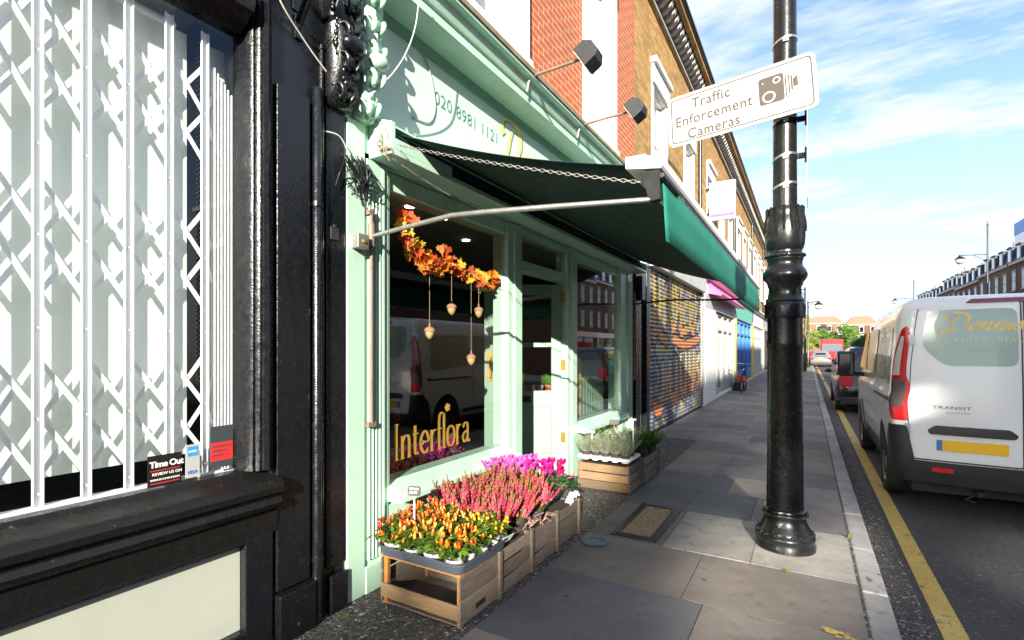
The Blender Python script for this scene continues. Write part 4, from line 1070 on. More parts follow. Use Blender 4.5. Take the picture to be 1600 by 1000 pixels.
mb = MB(); mb.lathe([(0.012, -2.345), (0.010, -2.336)], (0, 2.19, 2.21), 10, axis='x'); mb.build('knob', 'brass', t)
mb = MB(); mb.box(-2.404, -2.395, 1.985, 2.045, 2.19, 2.265); mb.box(-2.404, -2.392, 2.005, 2.025, 2.265, 2.28)
tag(mb.build('alarm_label', 'blackplastic', bevel=0.003), 'tiny dark plate on the black pilaster left of the grey box', 'plate')

# spotlights over the fascia
def spot(y, x0, label):
    t = thing('spotlight', label, 'lamp', (-2.1, y, 4.0), 'spotlights on arms above the fascia')
    z = 4.0
    mb = MB(); mb.tube([(-2.13, y, z - .01), (x0 + 0.06, y + .02, z + .02)], 0.013, 10); mb.ball((-2.11, y, z), 0.03, None, None, 10, 7); mb.build('arm', 'rust', t, smooth=True)
    mb = MB(); mb.tube([(-2.12, y - .02, z), (-2.14, y - .04, z - .08), (-2.16, y - .03, z - .15)], 0.008, 6); mb.build('flex', 'cable_white', t)
    mb = MB()      # wedge shaped floodlight, glass turned back and down to the sign
    c = Vector((x0 + .08, y, z + .01)); ax = Vector((0.55, 0, -0.83)); ay = Vector((0, 1, 0)); az = Vector((0.83, 0, 0.55))
    h1, h2 = 0.10, 0.065
    P = lambda s, u, w, k: c + ax * s * 1.0 + ay * u + az * w
    v = []
    for (w, hs, hu) in ((-0.07, 0.095, 0.09), (0.035, 0.095, 0.09), (0.085, 0.055, 0.06)):
        v += [c + ax * (-hs) + ay * (-hu) + az * w, c + ax * hs + ay * (-hu) + az * w, c + ax * hs + ay * hu + az * w, c + ax * (-hs) + ay * hu + az * w]
    f = [(0, 3, 2, 1), (8, 9, 10, 11)]
    for q in (0, 4): f += [(q + i, q + (i + 1) % 4, q + 4 + (i + 1) % 4, q + 4 + i) for i in range(4)]
    mb.add(v, f); mb.build('lamp_head', 'blackplastic', t, bevel=0.004)
    mb = MB(); mb.obox(c - az * 0.073, ax * .085, ay * .08, az * 0.004); mb.build('lens', 'clearlens', t)
spot(3.96, -1.66, 'nearer black spotlight on a brown arm above the mint fascia')
spot(5.10, -1.60, 'farther black spotlight on a brown arm above the mint fascia')

# ================================================================== TERRACE beyond the flower shop
EAVE = 8.15
def terrace(name, label, y0, y1, wy, ground, seed, pitch_top=None, mat='stock_brick', zt=EAVE):
    r = random.Random(seed)
    b = thing(name, label, 'building', (F, y0, 0))
    wins = []
    for a in wy: wins += [(a, a + 0.98, 4.55, 6.45)]
    mb = MB(); wall_holes(mb, -2.47, y0 + .002, y1 - .002, 3.55, zt, wins, 0.11); mb.build('wall', mat, b)
    mb = MB(); mb.box(-11, -2.75, y0 + .01, y1 - .01, 3.4, zt - .05); mb.build('back_wall', mat, b)
    mb = MB()
    mb.prism([(-2.60, zt - .34), (-2.45, zt - .34), (-2.43, zt - .30), (-2.43, zt - .26), (-2.46, zt - .25), (-2.46, zt), (-2.16, zt), (-2.14, zt + .03), (-2.10, zt + .05), (-2.10, zt + .16), (-2.2, zt + .2), (-2.6, zt + .2)], 'y', y0 + .001, y1 - .001)
    mb.build('cornice', mat, b)
    n = int((y1 - y0) / 0.24); mb = MB()
    for i in range(n):
        yy = y0 + (i + .5) * (y1 - y0) / n
        mb.prism([(-2.452, zt - .22), (-2.33, zt - .19), (-2.22, zt - .10), (-2.19, zt - .002), (-2.452, zt - .002)], 'y', yy - .055, yy + .055)
    mb.box(-2.44, -2.40, y0 + .002, y1 - .002, zt - .30, zt - .235)
    mb.build('dentil_course', 'stone', b)
    mb = MB(); mb.box(-2.458, -2.453, y0 + .003, y1 - .003, zt - .234, zt - .003); mb.box(-2.452, -2.17, y0 + .003, y1 - .003, zt - .0018, zt - .0008); mb.build('soffit', 'soot_shade', b)  # dark sheets stand in for shade behind and above the dentils
    mb = MB(); mb.box(-2.2, -2.085, y0, y1, zt + .161, zt + .24); mb.lathe([(.05, y0), (.05, y1)], (-2.08, 0, zt + .19), 10, axis='y'); mb.build('gutter', 'iron', b)
    mb = MB(); mb.prism([(-2.6, zt + .2), (-2.3, zt + .24), (-6.5, zt + 2.4), (-11, zt + .2)], 'y', y0, y1); mb.build('roof', 'slate', b)
    for q, (a, c, zb, zz) in enumerate(wins):
        w = MB()
        w.box(-2.48, -2.415, a - .13, c + .13, zz, zz + .34); w.box(-2.48, -2.36, a - .17, c + .17, zz + .34, zz + .44); w.box(-2.48, -2.38, a - .12, c + .12, zb - .12, zb)
        w.box(-2.479, -2.455, a - .13, a, zb, zz); w.box(-2.479, -2.455, c, c + .13, zb, zz)
        for q0, q1 in ((a - .001, a + .02), (c - .02, c + .001)): w.box(-2.575, -2.456, q0, q1, zb + .001, zz - .001)
        w.box(-2.575, -2.456, a + .02, c - .02, zz - .02, zz + .001)
        wo = w.build('window', 'stucco', b, bevel=0.006)
        f_ = MB(); f_.box(-2.575, -2.535, a, a + .06, zb, zz); f_.box(-2.575, -2.535, c - .06, c, zb, zz); f_.box(-2.575, -2.535, a + .06, c - .06, zz - .06, zz); f_.box(-2.575, -2.535, a + .06, c - .06, zb, zb + .07); f_.box(-2.575, -2.54, a + .06, c - .06, (zb + zz) / 2 - .025, (zb + zz) / 2 + .025)
        f_.build('frame', 'white', wo)
        f_ = MB(); f_.add([(-2.56, a, zb), (-2.56, c, zb), (-2.56, c, zz), (-2.56, a, zz)], [(0, 1, 2, 3)]); f_.build('pane', 'glass', wo)
        f_ = MB(); zl = zb if r.random() < .4 else (zb + zz) / 2 + r.uniform(-.5, .5)
        f_.box(-2.66, -2.64, a, c, zl, zz); f_.build('curtain', 'white', wo)
        f_ = MB(); f_.box(-2.73, -2.72, a - .1, c + .1, zb - .1, zz + .1); f_.build('dark_room', 'void', wo)
    p = MB(); p.lathe([(.045, 2.9), (.045, zt - .3)], (-2.42, y1 - .25, 0), 10)
    for z in (4.2, 5.6, 7.0): p.lathe([(.055, z), (.055, z + .06)], (-2.42, y1 - .25, 0), 10)
    p.build('downpipe', 'iron', b, smooth=True)
    ch = MB(); ch.box(-7.2, -5.2, y1 - .45, y1 + .35, zt + 1.6, zt + 3.3)
    for k in range(4): ch.lathe([(.1, zt + 3.3), (.09, zt + 3.7)], (-6.9 + k * .45, y1 - .05, 0), 10)
    ch.build('chimney', mat, b)
    ground(b, y0, y1)
    return b

# graffiti on the corrugated shutter, as a paint function of (y, z)
def dist_poly(p, poly):
    best = 9
    for (ax, ay), (bx, by) in zip(poly[:-1], poly[1:]):
        dx, dy = bx - ax, by - ay; l2 = dx * dx + dy * dy or 1e-9
        t = max(0, min(1, ((p[0] - ax) * dx + (p[1] - ay) * dy) / l2))
        best = min(best, math.hypot(p[0] - ax - t * dx, p[1] - ay - t * dy))
    return best
def nfun(y, z, s, o=0): return noise.noise(Vector((y * s + o, z * s, o * 1.7)))
LOWER = [[(9.95, 1.20), (9.98, .65), (9.85, .42), (9.55, .36), (9.35, .50)],
         [(10.55, 1.25), (10.55, .62), (10.75, .48), (11.0, .56), (11.15, .75), (11.15, 1.3), (11.15, .5)],
         [(11.55, 1.35), (11.55, .66), (11.75, .52), (12.0, .62), (12.1, .8), (12.1, 1.4), (12.12, .55)],
         [(12.5, 1.42), (12.5, .7), (12.7, .56), (12.92, .64), (13.0, .85), (13.0, 1.45)],
         [(13.75, 1.35), (13.5, 1.25), (13.45, 1.1), (13.7, .95), (13.75, .75), (13.45, .62)]]
UPPER = [[(9.3, 3.0), (9.35, 1.75)], [(9.7, 2.9), (9.75, 1.8), (10.3, 1.7)], [(10.6, 3.1), (10.45, 2.3), (10.9, 1.85), (11.2, 2.4), (11.0, 3.1)], [(11.6, 3.1), (11.6, 1.9), (12.2, 2.0)], [(12.6, 3.1), (12.5, 2.2), (13.0, 1.9), (13.3, 2.5), (13.2, 3.1)], [(10.9, 1.75), (12.0, 1.62), (13.6, 1.8)]]
LBOX = [(min(a for a, _ in s) - .3, max(a for a, _ in s) + .3, min(b for _, b in s) - .3, max(b for _, b in s) + .3) for s in LOWER]
UBOX = [(min(a for a, _ in s) - .3, max(a for a, _ in s) + .3, min(b for _, b in s) - .3, max(b for _, b in s) + .3) for s in UPPER]
def graffiti(y, z):
    n1 = nfun(y, z, 1.3, 3.1); n2 = nfun(y, z, 4.5, 7.7); n3 = nfun(y, z * .4, 9, 2.2)
    c = Vector((0.10, 0.115, 0.145)) * (1 + .5 * n2)
    if n1 > 0.12: c = Vector((0.32, 0.33, 0.34))
    if n1 < -0.22: c = Vector((0.07, 0.10, 0.20))
    if z > 1.5:
        if n2 > 0.05: c = Vector((0.52, 0.50, 0.44))
        if n1 + n2 * .5 > 0.22: c = Vector((0.62, 0.45, 0.06))
        if n3 > 0.36: c = Vector((0.02, 0.02, 0.022))
    elif n2 + n3 * .4 > 0.32: c = Vector((0.50, 0.42, 0.10))
    elif n3 < -0.35: c = Vector((0.40, 0.42, 0.44))
    for st, bx in zip(UPPER, UBOX):
        if bx[0] < y < bx[1] and bx[2] < z < bx[3]:
            d = dist_poly((y, z), st) + 0.025 * n2
            if d < .10:
                k = (z - 1.6) / 1.5
                c = Vector((0.70, 0.20, 0.05)).lerp(Vector((0.72, 0.52, 0.06)), max(0, min(1, k * 2)))
                if k > .6: c = c.lerp(Vector((0.65, 0.63, 0.5)), (k - .6) * 2)
            elif d < .155: c = Vector((0.03, 0.028, 0.03))
    for st, bx in zip(LOWER, LBOX):
        if bx[0] < y < bx[1] and bx[2] < z < bx[3]:
            d = dist_poly((y, z), st) + 0.015 * n2
            if d < .115:
                k = max(0, min(1, (z - .42) / .85))
                c = Vector((0.72, 0.19, 0.025)).lerp(Vector((0.72, 0.46, 0.07)), k)
                if k > .75: c = c.lerp(Vector((0.70, 0.66, 0.5)), (k - .75) * 2.6)
            elif d < .175: c = Vector((0.025, 0.028, 0.05))
    if 0.12 < z < 0.36 and (abs(((y - 10.2) % 1.35)) < .18) and y > 9.6: c = Vector((0.62, 0.48, 0.05)) if n2 > -.25 else c
    gq = (c.x + c.y + c.z) / 3
    c = (c * .78 + Vector((gq, gq, gq)) * .16) * .82
    return tuple(c)
def ground_shutter(b, y0, y1):
    mb = MB()   # dark frame between the flower shop and the shutter
    mb.box(-2.70, -2.45, 7.852, 8.10, 0, 3.0); mb.box(-2.70, -2.42, 8.10, 8.36, 0, 3.3); mb.box(-2.70, -2.47, 8.36, 8.70, 0, 3.3); mb.box(-2.70, -2.41, 8.70, 8.90, 0, 3.3)
    mb.box(-2.42, -2.33, 8.15, 8.35, 2.35, 2.75)
    mb.build('pilaster', 'black', b, bevel=0.01)
    mb = MB(); mb.box(-2.47, -2.43, 8.37, 8.43, 0.0, 3.0); mb.box(-2.47, -2.42, 8.90, 8.96, 0.0, 3.0); mb.box(-2.50, -2.40, 14.02, 14.12, 0.0, 3.1); mb.build('guide_rail', 'greysteel', b)
    mb = MB(); mb.box(-2.75, -2.30, 8.92, 14.0, 3.02, 3.40); mb.build('shutter_box', 'greypaint', b, bevel=0.01)
    mb = MB(); mb.box(-2.75, -2.40, 7.86, 14.05, 3.41, 3.56); mb.prism([(-2.6, 3.57), (-2.25, 3.57), (-2.2, 3.62), (-2.2, 3.7), (-2.6, 3.8)], 'y', 8.15, 14.05); mb.build('fascia', 'stone', b)
    mb = MB(); yA, yB = 8.96, 14.02; ny = 130; P = 0.076; k = 0; z = 0.03
    while z < 3.02:
        prof = [(-2.462, z), (-2.436, z + .018), (-2.430, z + .038), (-2.436, z + .058), (-2.462, z + P)]
        for (xa, za), (xb, zb) in zip(prof[:-1], prof[1:]):
            for i in range(ny):
                a = yA + (yB - yA) * i / ny; c = yA + (yB - yA) * (i + 1) / ny
                mb.add([(xa, a, za), (xa, c, za), (xb, c, zb), (xb, a, zb)], [(0, 1, 2, 3)], graffiti((a + c) / 2, (za + zb) / 2))
        z += P
    mb.build('roller_shutter', 'shutter', b, fixn=False)
    mb = MB(); mb.box(-2.48, -2.42, 8.96, 14.02, 0.0, 0.035); mb.build('bottom_rail', 'darkmetal', b)
terrace('shuttered_shop', 'yellow brick building over a graffiti covered roller shutter next to the flower shop', 8.15, 14.05, [9.35, 12.15], ground_shutter, 1)
def shopfront(fascia_mat, col_mat, door_mat, parts):
    def fn(b, y0, y1):
        w = y1 - y0
        mb = MB()
        for a in (y0 + .02, y1 - .42): mb.box(-2.75, -2.40, a, a + .4, 0, 2.75)
        mb.box(-2.75, -2.42, y0 + .42, y1 - .42, 0.0, 0.10)
        mb.build('pilaster', col_mat, b, bevel=0.01)
        mb = MB(); mb.box(-2.75, -2.40, y0 + .02, y1 - .02, 2.751, 3.45); mb.prism([(-2.75, 3.46), (-2.3, 3.46), (-2.2, 3.52), (-2.2, 3.60), (-2.75, 3.72)], 'y', y0 + .01, y1 - .01); mb.build('fascia', fascia_mat, b, bevel=0.01)
        n = parts; s = (w - .84) / n
        for i in range(n):
            a = y0 + .42 + i * s; isdoor = i == n // 2
            f_ = MB(); f_.box(-2.62, -2.46, a, a + .07, .10, 2.75); f_.box(-2.62, -2.46, a + s - .07, a + s, .10, 2.75); f_.box(-2.62, -2.47, a + .07, a + s - .07, 2.62, 2.75); f_.box(-2.62, -2.47, a + .07, a + s - .07, 2.12, 2.2)
            f_.box(-2.62, -2.48, a + .07, a + s - .07, .10, .25 if isdoor else .62)
            fo = f_.build('door' if isdoor else 'window', door_mat, b, bevel=0.006)
            f_ = MB(); f_.add([(-2.55, a + .07, .25), (-2.55, a + s - .07, .25), (-2.55, a + s - .07, 2.62), (-2.55, a + .07, 2.62)], [(0, 1, 2, 3)]); f_.build('pane', 'darkglass', fo)
    return fn
def ground_white(b, y0, y1):
    shopfront('white', 'white', 'greypaint', 5)(b, y0, y1)
    mb = MB(); mb.box(-2.40, -2.385, y0 + .3, y1 - .3, 2.70, 3.05); mb.build('sign_board', 'signwhite', b)
    mb = MB(); mb.prism([(-2.40, 3.10), (-2.05, 3.02), (-2.02, 3.06), (-2.40, 3.44)], 'y', y0 + .8, y1 - .5); mb.build('canopy', 'pink', b)
    mb = MB(); mb.box(-2.41, -2.395, y0 + .42, y0 + 2.2, .1, 2.70); mb.build('closed_panel', 'white', b)
    mb = MB(); mb.box(-2.75, -2.36, y1 - .30, y1 - .02, 0, 2.75); mb.build('corner_post', 'yellowpaint', b)
terrace('white_fronted_shop', 'yellow brick building with white shopfront and pink canopy beyond the shutter', 14.05, 21.2, [15.2, 17.5, 19.7], ground_white, 2)
def ground_blue(b, y0, y1):
    shopfront('greenshop', 'yellowpaint', 'bluepaint', 4)(b, y0, y1)
terrace('blue_fronted_shop', 'yellow brick building with blue and yellow shopfront and green fascia', 21.2, 28.4, [22.2, 24.4, 26.8], ground_blue, 3)
terrace('grey_fronted_shop', 'yellow brick building with grey shopfront after the blue one', 28.4, 35.6, [29.4, 31.6, 34.0], shopfront('white', 'greypaint', 'greypaint', 5), 4)
terrace('end_terrace_shop', 'last yellow brick building of the dentilled terrace', 35.6, 42.6, [36.6, 38.8, 41.2], shopfront('greypaint', 'white', 'darkmetal', 5), 5)
# taller house past the terrace, and more beyond
def plain_block(name, label, x0, x1, y0, y1, h, mat, face, nw, ns, roofm='slate', cat='building', z0=0.0, wh=1.5, ww=0.9, gfl=3.6, roofh=0.0, winm='white'):
    """far building; windows on the faces named in face ('x-','x+','y-')"""
    b = thing(name, label, cat, ((x0 + x1) / 2, (y0 + y1) / 2, 0))
    mb = MB(); mb.box(x0, x1, y0, y1, z0 - 0.5, h); mb.build('wall', mat, b)
    mb = MB(); mb.box(x0 - .15, x1 + .15, y0 - .15, y1 + .15, h + .001, h + .25); mb.build('parapet', 'stone', b)
    if roofh:
        mb = MB(); mb.prism([(x0, h + .26), (x1, h + .26), (x1 - .25 * (x1 - x0), h + roofh), (x0 + .25 * (x1 - x0), h + roofh)], 'y', y0, y1); mb.build('roof', roofm, b)
    st = (h - gfl) / ns
    for f in face:
        for s in range(ns):
            for k in range(nw):
                zb = gfl + s * st + (st - wh) * .4
                mb = MB(); gl_ = MB()
                if f in ('x-', 'x+'):
                    c = y0 + (k + .5) * (y1 - y0) / nw; x = x0 if f == 'x-' else x1; sg = -1 if f == 'x-' else 1
                    mb.box(x + sg * .001, x + sg * .07, c - ww / 2 - .1, c + ww / 2 + .1, zb - .15, zb); mb.box(x + sg * .001, x + sg * .05, c - ww / 2 - .1, c + ww / 2 + .1, zb + wh, zb + wh + .22)
                    mb.box(x + sg * .001, x + sg * .04, c - ww / 2 - .07, c - ww / 2, zb, zb + wh); mb.box(x + sg * .001, x + sg * .04, c + ww / 2, c + ww / 2 + .07, zb, zb + wh); mb.box(x + sg * .001, x + sg * .035, c - ww / 2, c + ww / 2, zb + wh / 2 - .03, zb + wh / 2 + .03)
                    gl_.box(x + sg * .001, x + sg * .02, c - ww / 2, c + ww / 2, zb, zb + wh)
                else:
                    c = x0 + (k + .5) * (x1 - x0) / nw
                    mb.box(c - ww / 2 - .1, c + ww / 2 + .1, y0 - .07, y0 - .001, zb - .15, zb); mb.box(c - ww / 2 - .1, c + ww / 2 + .1, y0 - .05, y0 - .001, zb + wh, zb + wh + .22)
                    mb.box(c - ww / 2 - .07, c - ww / 2, y0 - .04, y0 - .001, zb, zb + wh); mb.box(c + ww / 2, c + ww / 2 + .07, y0 - .04, y0 - .001, zb, zb + wh)
                    gl_.box(c - ww / 2, c + ww / 2, y0 - .02, y0 - .001, zb, zb + wh)
                wo = mb.build('window', winm, b, fixn=False); gl_.build('pane', 'darkglass', wo, fixn=False)
    return b
plain_block('corner_house', 'taller yellow brick house standing past the end of the dentilled terrace', -10, -2.40, 42.7, 50.5, 11.2, 'stock_brick', ['x+', 'y-'], 3, 2)
plain_block('far_house', 'pale yellow brick house beyond the taller corner house on the left side', -10, -2.30, 51, 64, 8.6, 'stock_brick', ['x+'], 4, 2)
plain_block('far_house', 'distant brick house farthest down the left side of the street', -10, -2.2, 64.5, 84, 7.6, 'brown_brick', ['x+'], 5, 2)

# projecting white sign box on the terrace
t = thing('projecting_sign', 'white rectangular sign box with a pink stripe projecting from the terrace wall', 'sign', (-2.46, 15.0, 5.1))
mb = MB(); mb.box(-2.38, -1.70, 14.93, 15.07, 5.13, 6.2); mb.build('panel', 'signwhite', t, bevel=0.008)
mb = MB(); mb.box(-2.36, -1.72, 14.924, 14.929, 5.22, 5.31); mb.prism([(-1.98, 5.75), (-1.95, 6.05), (-1.93, 6.05), (-1.96, 5.75)], 'y', 14.924, 14.929); mb.build('stripe', 'pink', t)
mb = MB(); mb.box(-2.47, -2.38, 14.97, 15.03, 5.3, 5.36); mb.box(-2.47, -2.38, 14.97, 15.03, 6.0, 6.06); mb.build('bracket', 'iron', t)

# bicycle by the blue shop
t = thing('bicycle', 'small dark bicycle standing against the far blue and yellow shopfront', 'bicycle', (-1.98, 19.6, 0))
for yy in (19.15, 20.15):
    mb = MB(); pts = [( -1.98, yy + .32 * math.cos(a), .33 + .32 * math.sin(a)) for a in [2 * math.pi * k / 24 for k in range(25)]]; mb.tube(pts, .017, 6); w = mb.build('wheel', 'rubber', t)
    mb = MB()
    for k in range(10): a = math.pi * k / 10; mb.tube([(-1.98, yy + .31 * math.cos(a), .33 + .31 * math.sin(a)), (-1.98, yy - .31 * math.cos(a), .33 - .31 * math.sin(a))], .003, 4)
    mb.build('spokes', 'zinc', w)
mb = MB()
for a, b in (((19.15, .33), (19.35, .85)), ((19.35, .85), (19.7, .30)), ((19.35, .80), (19.95, .82)), ((19.95, .90), (19.7, .30)), ((19.15, .33), (19.7, .30)), ((19.93, .98), (20.15, .33))): mb.tube([(-1.98, *a), (-1.98, *b)], .016, 7)
mb.build('frame', 'carblack', t)
mb = MB(); mb.tube([(-2.22, 19.86, 1.02), (-1.98, 19.94, 1.0), (-1.74, 19.86, 1.02)], .013, 6); mb.build('handlebar', 'zinc', t)
mb = MB(); mb.ball((-1.98, 19.30, .92), .07, .13, .035); mb.build('saddle', 'rubber', t)
mb = MB(); mb.box(-1.98 - .12, -1.98 + .12, 18.95, 19.0, .42, .62); mb.build('rear_bag', 'carred', t)
t = thing('planter', 'low planter of green grass at the foot of the far yellow pillar', 'planter', (-2.15, 20.6, 0))
mb = MB(); mb.box(-2.38, -2.0, 20.2, 21.0, 0, .3); mb.build('box', 'darkmetal', t)
mb = MB()
for i in range(160):
    b = Vector((rnd.uniform(-2.36, -2.02), rnd.uniform(20.22, 20.98), .3)); d = Vector((rnd.gauss(0, .08), rnd.gauss(0, .08), rnd.uniform(.15, .4)))
    mb.add([b + Vector((0, -.015, 0)), b + Vector((0, .015, 0)), b + d], [(0, 1, 2)], (0.12, 0.22, 0.02))
mb.build('grass', 'leaf', t, fixn=False)

# ================================================================== OPPOSITE SIDE
OX = 17.0
oy = 16.0
olabels = ['brown brick terrace house opposite with slate mansard nearest the right edge', 'sooty brick terrace house opposite beside the one at the right edge', 'brick house opposite with ridge tiles behind the tall right hand lamp', 'brick house opposite with pale cornice left of the tall lamp', 'low brick house opposite seen over the van roof', 'small brick house opposite farthest along', 'distant brick house at the end of the opposite row', 'distant slate roofed house just above the van roof', 'tiny far house of the opposite row', 'farthest tiny house of the opposite row']
for i in range(10):
    w = 10.2; r_ = random.Random(40 + i)
    y0, y1 = oy, oy + w; oy += w
    h = 9.3 + r_.choice([0, .3, -.3])
    m_n = ['brown_brick', 'grey_brick'][i % 2]
    b = plain_block('terrace_house', olabels[i], OX, OX + 9, y0 + .01, y1 - .01, h, m_n, ['x-'], 4, 2, gfl=3.7, ww=1.0, wh=1.7, winm='sash')
    mb = MB(); mb.prism([(OX + .3, h + .26), (OX + 1.1, h + 2.3), (OX + 4.5, h + 2.9), (OX + 8.6, h + 2.2), (OX + 8.9, h + .26)], 'y', y0 + .02, y1 - .02); mb.build('roof', 'slate', b)
    for k in range(4):
        c = y0 + (k + .5) * w / 4
        mb = MB(); mb.box(OX + .35, OX + 2.2, c - .62, c + .62, h + .4, h + 1.9); mb.box(OX + .25, OX + 2.3, c - .75, c + .75, h + 1.9, h + 2.03); d_ = mb.build('dormer', 'slate', b)
        mb = MB(); mb.box(OX + .32, OX + .349, c - .42, c + .42, h + .6, h + 1.8); mb.build('window', 'white', d_)
        mb = MB(); mb.box(OX + .30, OX + .318, c - .34, c + .34, h + .68, h + 1.72); mb.build('pane', 'carsilver', d_)
    mb = MB(); mb.box(OX + 2.5, OX + 6.5, y1 - .5, y1 - .03, h + 1.2, h + 3.4)
    for k in range(5): mb.lathe([(.12, h + 3.4), (.1, h + 3.9)], (OX + 2.9 + k * .8, y1 - .25, 0), 8)
    mb.build('chimney', 'tile', b)
    mb = MB(); mb.box(OX - .25, OX - .001, y0 + .02, y1 - .02, 2.9, 3.5); mb.build('shop_fascia', r_.choice(['greypaint', 'carblue', 'carred', 'darkmetal', 'white']), b)
    for k in range(3):
        mb = MB(); a = y0 + .6 + k * 3.1; mb.box(OX - .04, OX - .001, a, a + 2.6, .5, 2.85); mb.build('shop_window', 'darkglass', b)
# row that stands behind the viewer on the far side and shades the street
SX = 14.0
sl = ['brown brick building behind the viewer across the street', 'grey brick building behind the viewer across the street', 'brick building with flat roof behind the viewer across the street']
SHADE = [(-75, -50, 14.95), (-50, -39.3, 14.87), (-39.3, -36.0, 14.36), (-36.0, -22, None), (-22, -8, 16.65), (-8, 4, 15.25)]
def to_screen(x, y, z=0.0):     # where the sun's ray to a point of the street crosses the added shade screens
    q = SX - x
    return (y - 2.6 * q, z + 0.9 * q)
GAPS = [[(-.85, 2.75), (-.50, 2.62), (.3, 4.0), (.44, 4.3), (.44, 5.95), (.0, 5.12), (-.85, 4.6)],  # street outlines of wanted sun patches, cut through the added screens
        [(-1.02, 6.2), (-.42, 7.4), (-.30, 6.95), (-.80, 5.95)],
        [(-.9, 8.4), (-.35, 9.6), (-.1, 9.5), (-.6, 8.2)],
        [(.85, 4.9), (1.2, 4.6), (1.9, 5.9), (1.5, 6.1)]]
for i, (a, c, h) in enumerate(SHADE):
    b = plain_block('street_block', ['long brown brick block across the street, farthest behind the viewer', 'grey brick block across the street beside the farthest one', 'narrow lower brown brick block across the street behind the viewer', 'grey brick block with an added screen gapped for sun patches, across the street', 'tallest brown brick block across the street', 'grey brick block directly across the street'][i], SX, SX + 8, a + .01, c - .01, 10.0, ['brown_brick', 'grey_brick'][i % 2], ['x-'], max(2, int((c - a) / 3.2)), 3)
    bm = bmesh.new()
    loops = [[(a + .01, 10.2), (c - .01, 10.2), (c - .01, h), (a + .01, h)]] if h else [[(-35.99, 10.2), (-22.01, 10.2), (-22.01, 15.65), (-30, 15.65), (-30, 14.95), (-35.99, 14.95)]] + [[to_screen(x, y, RZ if k == 3 else 0) for x, y in gp] for k, gp in enumerate(GAPS)]
    for lp_ in loops:
        vs = [bm.verts.new((SX + .1, yy, zz)) for yy, zz in lp_]
        for k in range(len(vs)): bm.edges.new((vs[k], vs[(k + 1) % len(vs)]))
    bmesh.ops.triangle_fill(bm, use_beauty=True, use_dissolve=False, edges=bm.edges[:])
    bm.verts.index_update(); mb = MB(); mb.add([v.co.copy() for v in bm.verts], [[v.index for v in f.verts] for f in bm.faces]); bm.free()
    mb.build('shade_screen', 'greypaint', b, solid=.05)  # added unseen screen, shaped to shade the street and pass sun patches
# blue topped tower
t = thing('tower_block', 'distant grey tower with blue top at the right edge above the rooftops', 'tower', (46, 152, 0))
mb = MB(); mb.box(41, 52, 147, 158, -1, 27.5); mb.build('wall', 'carsilver', t)
mb = MB(); mb.box(40.9, 52.1, 146.9, 158.1, 27.5, 30.2); mb.build('blue_crown', 'blue', t)
# buildings that close the view
plain_block('end_house', 'orange brick house closing the street behind the far parked cars', -1.0, 9.0, 168, 178, 8.6, 'orange_brick', ['y-'], 4, 2, roofh=2.2, roofm='tile')
plain_block('end_house', 'brown gabled house right of the orange house closing the street', 9.2, 17, 172, 182, 8.2, 'brown_brick', ['y-'], 3, 2, roofh=2.6, roofm='tile')
plain_block('end_house', 'low pale house left of the orange house in the far distance', -12, -1.2, 166, 176, 6.0, 'stone', ['y-'], 4, 1, roofh=1.8, roofm='tile')
plain_block('end_house', 'wide low brick house far behind the green tree', 17.3, 34, 170, 180, 9.2, 'red_brick', ['y-'], 5, 2, roofh=2.4, roofm='tile')

# ================================================================== LAMP POST with sign
PX, PY = -0.155, 4.50
lp = thing('lamp_post', 'black cast iron lamp post with bulbous collar standing on the pavement', 'lamp post', (PX, PY, 0))
mb = MB(); mb.lathe([(0.212, -0.05), (0.214, 0.035), (0.206, 0.05), (0.208, 0.075), (0.213, 0.09), (0.208, 0.105), (0.196, 0.115), (0.192, 0.13), (0.184, 0.145), (0.168, 0.17), (0.154, 0.20), (0.146, 0.235), (0.146, 0.25)], (PX, PY, 0), 40)
for k in range(20):
    a = 2 * math.pi * k / 20; mb.ball((PX + .192 * math.cos(a), PY + .192 * math.sin(a), .122), 0.017, None, .014, 8, 6)
mb.build('base', 'iron', lp, smooth=True)
mb = MB(); mb.lathe([(0.146, 0.25), (0.163, 0.253), (0.168, 0.264), (0.163, 0.276), (0.15, 0.28), (0.158, 0.288), (0.155, 0.298), (0.133, 0.305), (0.131, 0.33), (0.127, 0.6), (0.124, 1.55), (0.129, 1.57), (0.129, 1.60), (0.124, 1.63), (0.124, 1.79)], (PX, PY, 0), 40)
mb.build('shaft', 'iron', lp, smooth=True)
mb = MB(); mb.lathe([(0.124, 1.79), (0.143, 1.79), (0.145, 1.80), (0.145, 1.885), (0.139, 1.90), (0.134, 1.915), (0.139, 1.925), (0.132, 1.94), (0.121, 1.955), (0.115, 1.985), (0.114, 2.03), (0.125, 2.05), (0.128, 2.07), (0.146, 2.09), (0.155, 2.11), (0.157, 2.125), (0.155, 2.14), (0.143, 2.17), (0.128, 2.19), (0.122, 2.21), (0.122, 2.235), (0.128, 2.245), (0.128, 2.26),
                   (0.136, 2.265), (0.14, 2.278), (0.136, 2.29), (0.120, 2.30), (0.118, 2.315), (0.128, 2.33), (0.138, 2.37), (0.143, 2.43), (0.141, 2.50), (0.132, 2.57), (0.120, 2.61), (0.124, 2.63), (0.127, 2.65), (0.119, 2.655), (0.100, 2.66), (0.088, 2.665)], (PX, PY, 0), 40)
for k in range(16):
    a = 2 * math.pi * k / 16; pts = []
    for j in range(8):
        z = 2.46 + j * .028; rr = [.143, .143, .14, .136, .131, .126, .127, .131][j]
        pts.append((PX + rr * math.cos(a), PY + rr * math.sin(a), z))
    mb.tube(pts, [.006, .010, .012, .013, .013, .012, .011, .008], 6)
for k in range(26):
    a = 2 * math.pi * k / 26; mb.ball((PX + .137 * math.cos(a), PY + .137 * math.sin(a), 2.278), .011, None, None, 6, 5)
